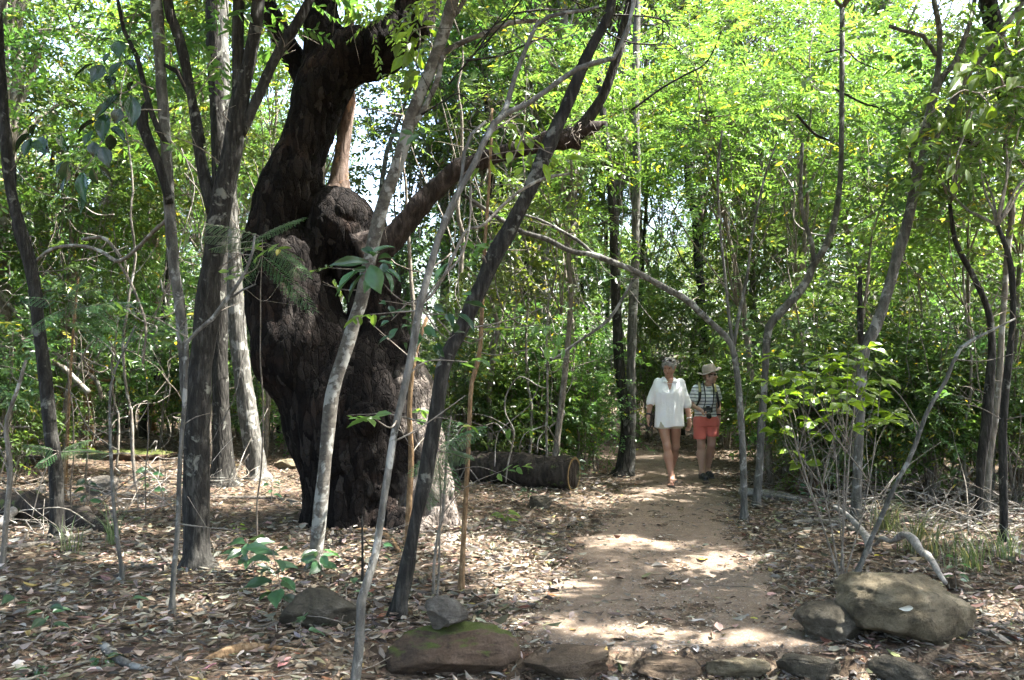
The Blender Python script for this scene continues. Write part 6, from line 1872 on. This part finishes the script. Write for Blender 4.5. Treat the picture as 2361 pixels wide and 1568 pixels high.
spray_thing('glossy_sapling', 'rosette of large grey-green glossy leaves on a thin stem in front of the gnarled tree', R6,
    [(900, 235, 665, 228, 45), (880, 260, 665, 395, 85), (870, 305, 740, 455, 90), (915, 250, 965, 420, 125), (1000, 290, 1070, 415, 92), (935, 195, 848, 122, 60), (930, 200, 950, 150, 60), (925, 175, 1055, 112, 40), (960, 215, 1072, 178, 40), (960, 232, 1072, 238, 40), (900, 330, 880, 420, 60), (990, 240, 1005, 305, 60), (1010, 280, 1108, 332, 50), (885, 272, 815, 282, 40), (1010, 500, 960, 473, 38), (1030, 510, 1062, 558, 45), (1065, 555, 1172, 508, 40), (1040, 575, 958, 576, 24), (1030, 605, 960, 628, 40), (1085, 650, 1015, 715, 60), (1050, 690, 950, 732, 32), (1300, 545, 1335, 612, 80), (1310, 500, 1372, 540, 50), (1460, 560, 1572, 630, 58), (1500, 490, 1640, 500, 26), (1440, 675, 1450, 602, 56), (1440, 675, 1512, 665, 30), (1330, 740, 1352, 808, 46), (1300, 750, 1382, 832, 50), (1120, 740, 1152, 786, 42), (1220, 680, 1195, 765, 44), (1400, 240, 1300, 345, 52), (1540, 440, 1485, 418, 66), (1250, 640, 1320, 690, 60), (1390, 560, 1430, 610, 60), (1110, 590, 1180, 580, 40), (1170, 640, 1110, 620, 36), (1210, 720, 1260, 700, 40)],
    [[(1255, 375), (1220, 440), (1190, 475), (1140, 490), (1060, 440), (1000, 375), (930, 290), (905, 225)], [(1195, 475), (1260, 560), (1330, 660), (1400, 720), (1440, 690)], [(1260, 560), (1330, 560), (1450, 560)], [(1140, 490), (1080, 560), (1040, 600)]], 4.85, 'oval', 'leaf_glossy', r=.005, cat='sapling')

spray_thing('overhanging_branch', 'branch of round yellow-green leaves reaching in from the upper right', R4,
    [(1700, 20, 1605, 50, 60), (1725, 60, 1680, 115, 60), (1550, 205, 1440, 205), (1560, 200, 1600, 140), (1570, 205, 1660, 150, 40), (1545, 220, 1430, 280, 45), (1555, 225, 1580, 290), (1560, 220, 1500, 268), (1600, 240, 1690, 215), (1430, 300, 1410, 390, 60), (1460, 300, 1500, 330), (1600, 310, 1530, 372, 50), (1620, 300, 1672, 320), (1600, 330, 1625, 375), (1650, 385, 1605, 412, 40), (1400, 400, 1310, 440), (1440, 410, 1330, 472), (1470, 420, 1560, 440, 40), (1490, 430, 1520, 500, 50), (1480, 470, 1370, 510), (1440, 480, 1390, 560), (1690, 480, 1640, 532), (1340, 540, 1250, 590), (1350, 560, 1270, 545), (1190, 600, 1088, 640, 40), (1230, 620, 1160, 662), (1220, 640, 1290, 652), (1140, 590, 1200, 602), (1220, 720, 1200, 792, 65), (1150, 710, 1100, 750), (1180, 690, 1230, 722), (1470, 640, 1440, 712, 50), (1490, 650, 1480, 742), (1520, 660, 1522, 762, 75), (1390, 740, 1370, 826, 65), (1060, 800, 958, 830, 40), (1070, 810, 1000, 892, 55), (1280, 1020, 1260, 1096, 55), (1360, 1060, 1388, 1132, 60), (1300, 970, 1345, 982), (1240, 1120, 1178, 1150), (1290, 1140, 1282, 1212, 45), (1230, 1010, 1180, 1046), (1660, 540, 1730, 495, 50), (1420, 560, 1480, 590, 40), (1550, 450, 1600, 470, 40), (1330, 480, 1290, 540, 40)],
    [[(1730, 550), (1600, 540), (1450, 590), (1340, 575), (1240, 640), (1120, 720), (1050, 810)], [(1600, 540), (1560, 460), (1480, 440), (1420, 400)], [(1640, 330), (1600, 260), (1555, 215)], [(1730, 300), (1660, 330), (1600, 300)], [(1450, 590), (1500, 650), (1510, 680)], [(1400, 700), (1330, 900), (1290, 1020), (1270, 1140)]], 5.1, 'obov', 'leaf_yellow', 5.4)

spray_thing('overhanging_branch', 'cluster of broad bright leaves hanging over the upper limb of the gnarled tree', R2,
    [(1180, 140, 1090, 160, 60), (1190, 150, 1130, 240, 60), (1150, 200, 1070, 240, 50), (1170, 230, 1200, 300, 60), (1100, 260, 1060, 350, 60), (1180, 300, 1120, 420, 70), (1130, 350, 1040, 440, 70), (1190, 320, 1230, 410, 60), (1170, 420, 1130, 580, 70), (1200, 430, 1190, 560, 60), (1230, 350, 1260, 470, 50), (1220, 230, 1290, 260, 50), (1240, 150, 1320, 140, 60), (1250, 60, 1220, 150, 50), (1290, 300, 1300, 420, 50), (1330, 540, 1370, 640, 46), (1210, 20, 1200, 120, 46), (960, 0, 965, 75, 50), (1260, 470, 1230, 560, 50), (1140, 160, 1060, 200, 40), (1180, 260, 1150, 330, 50), (1280, 180, 1330, 230, 50)],
    [[(1400, 200), (1300, 170), (1220, 180), (1160, 230), (1130, 340)], [(1220, 180), (1220, 300), (1190, 420)], [(1300, 170), (1260, 80), (1230, 10)], [(1300, 170), (1290, 290), (1270, 460)]], 6.7, 'lance', 'leaf_yellow', 6.8, .006)

spray_thing('overhanging_branch', 'bough of broad yellow-green leaves beside the broken limb of the gnarled tree', R3,
    [(240, 750, 360, 790, 70), (250, 850, 200, 930, 60), (260, 870, 300, 970, 60), (120, 880, 150, 990, 50), (330, 860, 360, 930, 60), (370, 880, 445, 920, 50), (90, 740, 10, 720, 70), (180, 760, 90, 800, 60), (60, 930, 140, 900, 60), (150, 820, 60, 860, 60), (220, 950, 210, 1020, 50), (350, 950, 340, 1050, 40), (430, 1030, 470, 1140, 46), (560, 1000, 720, 990, 40), (600, 1010, 570, 1070, 50), (580, 980, 640, 960, 50), (470, 1000, 520, 1020, 40), (100, 1000, 130, 1110, 40), (20, 1060, -30, 1100, 50), (300, 1050, 240, 1100, 46), (200, 780, 270, 820, 56), (330, 800, 420, 830, 50), (150, 700, 230, 690, 50)],
    [[(110, 800), (200, 800), (300, 840), (420, 940), (560, 1000)], [(200, 800), (160, 900), (130, 1000)], [(300, 840), (260, 940), (220, 1040)], [(110, 800), (60, 900), (20, 1040)]], 5.0, 'oval', 'leaf_yellow', 5.0, .005)

# the yellow-green shrub right of the path: real stems, leaves at their tips
sb = G(1943, 1340)
shrub = thing('yellow_shrub', 'slender-stemmed shrub with yellow-green rounded leaves in front of the curving grey tree', 'shrub', sb)
mb = MB()
TIPS = [(500, 880), (620, 810), (740, 770), (830, 980), (300, 1040), (180, 820), (130, 1090), (560, 1180), (640, 1280), (270, 1420), (350, 1500), (720, 1110), (450, 830), (220, 1150), (90, 1180), (400, 1230), (520, 980), (900, 1180), (650, 960), (230, 1060), (330, 930), (790, 860), (860, 1230), (580, 1040), (430, 1080), (180, 1300), (480, 1320), (760, 1250), (560, 900), (680, 860), (380, 980), (260, 960), (610, 1120), (700, 1020), (120, 980), (310, 1120), (470, 960), (540, 1080), (800, 1070), (160, 1200)]
for n, (x, y) in enumerate(TIPS):
    d = 6.45 + lr_.normal(0, .18)
    tip = P(*R8(x, y), d)
    mid = sb * .45 + tip * .55 + lr_.normal(0, .04, 3)
    q0 = sb + np.array([lr_.normal(0, .02), lr_.normal(0, .02), -.05]) if n < 7 else sb * .6 + tip * .4 * [1, 1, 1] + np.array([(sb * .1)[0] * 0, 0, 0])
    if n >= 7:
        j = n % 7
        q0 = stems_mid[j]
        mid = (q0 + tip) / 2 + lr_.normal(0, .03, 3)
    else:
        if n == 0: stems_mid = []
        stems_mid.append(mid)
    mb.tube([q0, mid, tip], [.006 if n < 7 else .004, .005 if n < 7 else .003, .0018], 6, .06, wob=.01, seed=n)
    k = int(lr_.integers(7, 11))
    for m in range(k):
        an = m * 2.4 + lr_.uniform(0, 1)
        dv = unit(np.array([math.cos(an), math.sin(an) * .8, lr_.uniform(-.25, .35)]))
        a0 = tip + dv * .012
        L = lr_.uniform(.08, .14)
        put_leaf(shrub, sb, a0, a0 + dv * L, L * lr_.uniform(.48, .62), 'obov', 'leaf_yellow', (0, -.25, 1))
mb.build('stems', M['twig'], shrub, True, sb)

def seedling(label, px, py, h, n, L, shape='oval', mat='leaf_plain', lean=0.0, name='seedling', group=None):
    b = G(px, py)
    t = thing(name, label, 'seedling', b, group)
    tip = b + np.array([lean, lr_.normal(0, .03), h])
    mb = MB(); mb.tube([b - [0, 0, .03], b * .5 + tip * .5 + np.append(lr_.normal(0, .02, 2), 0), tip], [.004, .003, .002], 6, .03, wob=.004)
    for m in range(n):
        u = .35 + .65 * (m + .5) / n if n > 1 else 1.0
        q = b * (1 - u) + tip * u
        an = m * 2.4 + lr_.uniform(-.4, .4)
        dv = unit(np.array([math.cos(an), math.sin(an), lr_.uniform(-.35, .25)]))
        ll = L * lr_.uniform(.75, 1.2)
        a0 = q + dv * .025
        mb.tube([q, a0], [.0018, .0012], 4)
        put_leaf(t, b, a0, a0 + dv * ll, ll * (.8 if shape == 'heart' else lr_.uniform(.45, .6)), shape, mat, (0, -.35, 1))
    mb.build('stem', M['twig'], t, True, b)
    return t
seedling('leafy green seedling growing over the squat olive rock', 650, 1440, .46, 13, .15, lean=-.05)
seedling('spreading seedling with drooping compound leaves at the foot of the leaning lichen-patched tree', 590, 1335, .28, 12, .17, 'lance', lean=-.08)
seedling('seedling with pale green leaves beside the leaning lichen-patched tree', 735, 1330, .20, 9, .13)
seedling('single heart-shaped leaf on a thin stalk in the litter', 288, 1425, .10, 1, .11, 'heart')
seedling('heart-leaved seedling in front of the squat olive rock', 700, 1490, .18, 3, .09, 'heart')
seedling('upright narrow-leaved seedling behind the crooked sapling', 800, 1400, .20, 3, .12, 'lance', lean=.03)
seedling('tiny spreading green seedling at the bottom of the litter left', 235, 1535, .05, 9, .07, 'lance')
seedling('small seedling with oval leaves near the thin wavy stem', 110, 1470, .18, 6, .10)
seedling('small heart-leaved seedling at the far left of the litter', 30, 1420, .14, 3, .08, 'heart')
seedling('low green sprout in the bottom left corner litter', 90, 1555, .05, 7, .06, 'lance')
seedling('dark-leaved seedling between the pale thin stem and the forked tree', 345, 1165, .42, 8, .13, 'oval', 'leaf_glossy')
seedling('dark-leaved seedling in the sunny litter behind the forked tree', 625, 1165, .30, 7, .10, 'oval', 'leaf_glossy')
seedling('pale narrow-leaved seedling beside the gnarled tree roots', 1165, 1215, .16, 9, .12, 'lance', 'leaf_yellow')
seedling('fine seedling in the litter left of the small mossy stone', 1215, 1165, .20, 8, .10, 'lance')
seedling('seedling with rounded leaves among roots of the gnarled tree', 878, 1300, .16, 6, .07)
seedling('sprout with tiny yellowish leaves next to the forked tree base', 545, 1235, .12, 5, .06, 'oval', 'leaf_yellow')
seedling('leafy seedling beside the sawn end of the fallen log', 1330, 1120, .35, 9, .12, 'oval', 'leaf_plain')
seedling('glossy seedling in shade beside the slender vine-wound tree', 200, 1190, .40, 8, .12, 'oval', 'leaf_glossy')
for n, px in enumerate((1880, 1840, 2060, 2205)):
    seedling('small green seedling in the shaded litter right of the path', px, (1200, 1160, 1180, 1370)[n], .25, 7, .08, group='seedlings right of the path')

def frond_mesh(name, a, b, sag, npin, plen, leafl, mat):
    """twice-divided feathery leaf"""
    a = np.asarray(a, float); b = np.asarray(b, float)
    t = np.linspace(0, 1, npin + 1)
    R = a[None] * (1 - t)[:, None] + b[None] * t[:, None]
    R[:, 2] += sag * np.sin(t * math.pi * .8) - 0
    Lv = np.linalg.norm(b - a)
    Pb, D, N = [], [], []
    T = unit(np.gradient(R, axis=0))
    up = unit(np.array([0, -.5, 1.0]))
    for i in range(1, npin + 1):
        for sd in (-1, 1):
            side = unit(np.cross(T[i], up)) * sd
            dv = unit(T[i] * .55 + side + np.array([0, 0, -.25]))
            pl = plen * math.sin(math.pi * (.18 + .72 * t[i])) ** .7
            k = int(pl / (leafl * .38))
            for j in range(1, k):
                q = R[i] + dv * pl * j / k - np.array([0, 0, .15 * pl * (j / k) ** 2])
                for s2 in (-1, 1):
                    Pb.append(q); D.append(unit(dv * .5 + unit(np.cross(dv, up)) * s2)); N.append(up)
    Pb, D, N = np.array(Pb), np.array(D), np.array(N)
    n = len(Pb)
    N = N + lr_.normal(0, .15, N.shape)
    V, F, k = leaf_batch(Pb, D, N, np.full(n, leafl), np.full(n, leafl * .34), 'rhomb')
    return V, F, k, n, R
def ferny(label, d, fronds, base_px=None, leafl=.020, plen=.11, name='feathery_sapling', sag=.05):
    o = P(*fronds[0][0], d) if base_px is None else G(*base_px)
    t = thing(name, label, 'sapling', o)
    for (p0, p1) in fronds:
        d0 = d + lr_.normal(0, .08)
        A, B = P(*p0, d0), P(*p1, d0 + lr_.normal(-.05, .1))
        L = np.linalg.norm(B - A)
        V, F, k, n, R = frond_mesh('frond', A, B, sag * L, max(7, int(L / .035)), min(plen, L * .42), leafl, 'leaf_fern')
        fo = link('frond', mesh_np('frond', V - o, [F], M['leaf_fern'], False, {'lv': ('FLOAT', np.repeat(np.clip(lr_.normal(.5, .15, n), 0, .9), k))}), t)
        mb = MB(); mb.tube(R, np.linspace(.003, .001, len(R)), 5); mb.build('midrib', M['twig'], fo, True, o)
    if base_px is not None:
        mb = MB(); c = P(*fronds[0][0], d)
        mb.tube([o - [0, 0, .05], o * .5 + c * .5 + [.03, 0, 0], c], [.008, .006, .003], 6, .06, wob=.02); mb.build('stem', M['twig'], t, True, o)
    return t
ferny('feathery-leaved sapling spraying grey-green fronds across the forked tree', 6.1, [((600, 545), (440, 518)), ((605, 555), (495, 575)), ((615, 565), (705, 640)), ((580, 555), (695, 508)), ((600, 585), (720, 718)), ((560, 550), (470, 548)), ((590, 570), (560, 650)), ((610, 560), (690, 600))], (590, 1270))
ferny('feathery-leaved sapling against the slender vine-wound tree', 7.2, [((150, 700), (55, 688)), ((155, 690), (270, 770)), ((150, 680), (255, 672)), ((150, 710), (75, 762)), ((150, 690), (200, 640)), ((160, 715), (330, 705)), ((170, 735), (240, 800)), ((140, 690), (110, 640))], (165, 1210))
ferny('feathery fern-like sapling at the right foot of the gnarled tree', 5.6, [((1004, 1046), (982, 1165)), ((1004, 1044), (1045, 1130)), ((1006, 1040), (1112, 992)), ((1004, 1042), (950, 1090)), ((1006, 1040), (1075, 1060)), ((1004, 1040), (1040, 975))], (1006, 1385))
ferny('low feathery fronds over the rotten log at the left edge', 7.6, [((130, 1040), (60, 1030)), ((135, 1042), (240, 1050)), ((130, 1045), (90, 1075)), ((140, 1040), (200, 1020))], (140, 1215))
ferny('feathery fronds dangling in undergrowth between forked tree and kinked tree', 8.6, [((330, 770), (260, 790)), ((330, 760), (410, 740)), ((335, 775), (350, 850)), ((330, 765), (280, 735)), ((335, 770), (400, 800))], (335, 1190))

def grass_tuft(label, px, py, n, h, seed, spread=.12, mat='leaf_grass'):
    b = G(px, py)
    q = np.random.default_rng(seed)
    t = thing('grass_tuft', label, 'grass', b)
    mb_v, mb_f, lv = [], [], []
    off = 0
    for i in range(n):
        r0 = q.normal(0, spread * .35, 2)
        an = q.uniform(0, 6.28); hh = h * q.uniform(.5, 1.15); out = hh * q.uniform(.3, 1.0)
        dv = np.array([math.cos(an), math.sin(an)])
        ts = np.linspace(0, 1, 7)
        c = np.column_stack([r0[0] + dv[0] * out * ts ** 1.6, r0[1] + dv[1] * out * ts ** 1.6, hh * (ts * 1.5 - .75 * ts ** 2.2)])
        w = .0035 * (1 - ts ** 2) + .0004
        side = np.array([-dv[1], dv[0], 0])
        V = np.vstack([c + side * w[:, None], c - side * w[:, None]])
        F = [(k, k + 1, k + 8, k + 7) for k in range(6)]
        mb_v.append(V); mb_f.append(np.array(F) + off); off += 14
        lv.append(np.full(14, np.clip(q.normal(.5, .25), 0, 1)))
    o = link('blades', mesh_np('blades', np.vstack(mb_v), [np.vstack(mb_f)], M[mat], True, {'lv': ('FLOAT', np.concatenate(lv))}), t)
    tag(o, kind='stuff')
grass_tuft('arching tuft of long grass behind the bleached dead branch', 2120, 1275, 110, .42, 4, .25)
grass_tuft('paler dry grass tuft right of the bleached dead branch', 2235, 1310, 70, .36, 5, .25)
grass_tuft('tuft of grass left of the bleached dead branch under slim trunks', 2045, 1225, 80, .34, 6, .2)
grass_tuft('sparse dark grass tuft beside the thin wavy stem', 262, 1255, 26, .40, 7, .08)
grass_tuft('sparse grass blades near the slender vine-wound tree', 165, 1275, 22, .36, 8, .1)
grass_tuft('grass tuft at the far right under the slim mossy tree', 2330, 1290, 40, .32, 9, .2)

# single conspicuous leaves lying on the path and rocks
FL = [('bright yellow leaf on the sunlit path', 1612, 1297, 1640, 1290, (.55, .45, .03)), ('folded dark brown leaf on the path below the yellow leaf', 1418, 1338, 1440, 1345, (.09, .05, .03)), ('dark green-brown leaf lying on the path centre', 1480, 1338, 1508, 1330, (.10, .10, .04)),
      ('tan curled leaf on the path margin at left', 1390, 1382, 1410, 1366, (.45, .34, .2)), ('grey flat leaf on the lower path', 1592, 1438, 1625, 1440, (.36, .33, .29)), ('brown curled leaf above the jagged edging stone', 1470, 1454, 1494, 1446, (.3, .21, .13)),
      ('grey folded leaf standing by the tan edging stone', 1608, 1518, 1600, 1490, (.30, .28, .27)), ('yellow-green leaf on the path by the boulders', 1730, 1430, 1748, 1438, (.35, .33, .05)), ('pinkish upright leaf on the lower path', 1660, 1462, 1652, 1446, (.45, .3, .24)),
      ('russet leaf at the left margin of the lower path', 1262, 1376, 1290, 1382, (.28, .1, .03)), ('pale grey-green leaf lying on the large tan boulder', 0, 0, 0, 0, (.42, .42, .36)), ('yellow leaf below the edging stones', 1640, 1544, 1662, 1546, (.6, .5, .06)),
      ('yellow leaf behind the large tan boulder', 2015, 1286, 2036, 1284, (.6, .5, .04)), ('pink leaf in the foreground litter', 640, 1546, 690, 1520, (.5, .22, .2)), ('mauve leaf in the foreground litter left', 455, 1560, 500, 1545, (.3, .14, .16))]
for n, (lab, x0, y0, x1, y1, col) in enumerate(FL):
    m = plain(f'fallen_leaf_{n}', col, .55, .3, .3, 30)
    me = leaf_mesh('fallen_leaf', PROF['lance' if n % 2 else 'oval'], 'leaf_mid', .3, -.25 if n % 3 else .2, .05)
    me.materials.clear(); me.materials.append(m)
    if x0 == 0:
        a = P(2105, 1398, 4.86); b = P(2140, 1412, 4.83)
        hit = None
        for o in bpy.data.objects:
            if o.name == 'boulder':
                dirv = Vector(ray(2105, 1400)); ok, loc, nn, _ = o.ray_cast(o.matrix_world.inverted() @ Vector((0, 0, CAMH)), dirv) if False else (False, None, None, None)
        bo = bpy.data.objects['boulder']
        loc0 = Vector(bo.location)
        ok, loc, nn, _ = bo.ray_cast(Vector((0, 0, CAMH)) - loc0, Vector(ray(2105, 1400)))
        if not ok: continue
        a = np.array(loc0 + loc + nn * .006); nrm = np.array(nn)
        b = a + unit(np.cross(nrm, [0, .6, .5])) * .085
    else:
        a, b = G(x0, y0), G(x1, y1)
        a[2] += .016; b[2] += .018; nrm = np.array([0, 0, 1.0])
        if np.linalg.norm(b - a) > .13: b = a + unit(b - a) * .12
        if np.linalg.norm(b - a) < .05: b = a + unit(b - a) * .055
    X = b - a; L = np.linalg.norm(X); X /= L
    nv = nrm + lr_.normal(0, .15, 3); Z = unit(nv - X * (nv @ X)); Y = np.cross(Z, X)
    o = link('fallen_leaf', me)
    R = np.eye(4); R[:3, 0] = X * L; R[:3, 1] = Y * L * .42; R[:3, 2] = Z * L * .6; R[:3, 3] = a
    o.matrix_world = Matrix(R.tolist())
    tag(o, lab, 'leaf', 'leaves lying on the ground')

# bare thin branches crossing overhead
for n, (cv, pts, d_, w) in enumerate(((R3, [(0, 330), (130, 200), (250, 75), (310, 0)], 6.2, 5), (R3, [(0, 300), (110, 170), (220, 70), (280, -40)], 6.3, 4), (R3, [(-60, 380), (60, 365), (180, 340), (330, 260), (460, 215)], 6.2, 6), (R3, [(240, 85), (420, 60), (600, 55), (800, 40), (900, 10)], 6.0, 5),
        (R3, [(640, 20), (700, 130), (790, 170), (860, 240), (850, 330)], 6.1, 4), (R3, [(560, -30), (660, 30), (740, 60), (840, 120)], 6.0, 4), (R3, [(800, 190), (940, 260), (1080, 290), (1220, 290), (1300, 340)], 7.2, 5), (R3, [(840, 95), (1000, 100), (1150, 120), (1220, 180), (1210, 260)], 7.0, 5),
        (R2, [(1400, 530), (1560, 340), (1640, 220), (1720, 100), (1780, 0)], 6.4, 5), (R2, [(1230, 720), (1370, 640), (1480, 590), (1590, 680), (1680, 780)], 6.5, 5), (R3, [(980, 690), (1160, 560), (1300, 480), (1450, 390), (1560, 170)], 10.5, 6), (R4, [(300, 720), (420, 840), (520, 880)], 9.8, 8), (R4, [(480, 330), (600, 310), (680, 380), (820, 440)], 10.2, 5), (R4, [(540, 560), (700, 640), (830, 680), (1000, 780)], 10.2, 6))):
    q = [P(*cv(x, y), d_) for x, y in pts]
    mb = MB(); mb.tube(q, np.linspace(w / 2, w / 4, len(q)) * d_ / FPX, 6, .06, .1, n, wob=.02)
    rr = np.random.default_rng(n + 50)
    C = catmull(np.array(q), 30)
    for k in range(4):
        p0 = C[int(rr.integers(4, 28))]; dv = unit(rr.normal(0, 1, 3) + [0, 0, -.2])
        mb.tube([p0, p0 + dv * .15 + rr.normal(0, .02, 3), p0 + dv * rr.uniform(.2, .5)], [.004, .003, .0015], 5, .05, wob=.01)
    tag(mb.build('bare_branch', M['darkbark'], None, True, q[0], q[0]), 'thin dark bare branch crossing among the upper foliage ' + ('above the broken limb' if n < 11 else 'over the right-hand thicket'), 'branch', 'bare branches overhead ' + ('above the broken limb' if n < 11 else 'right of the path'))
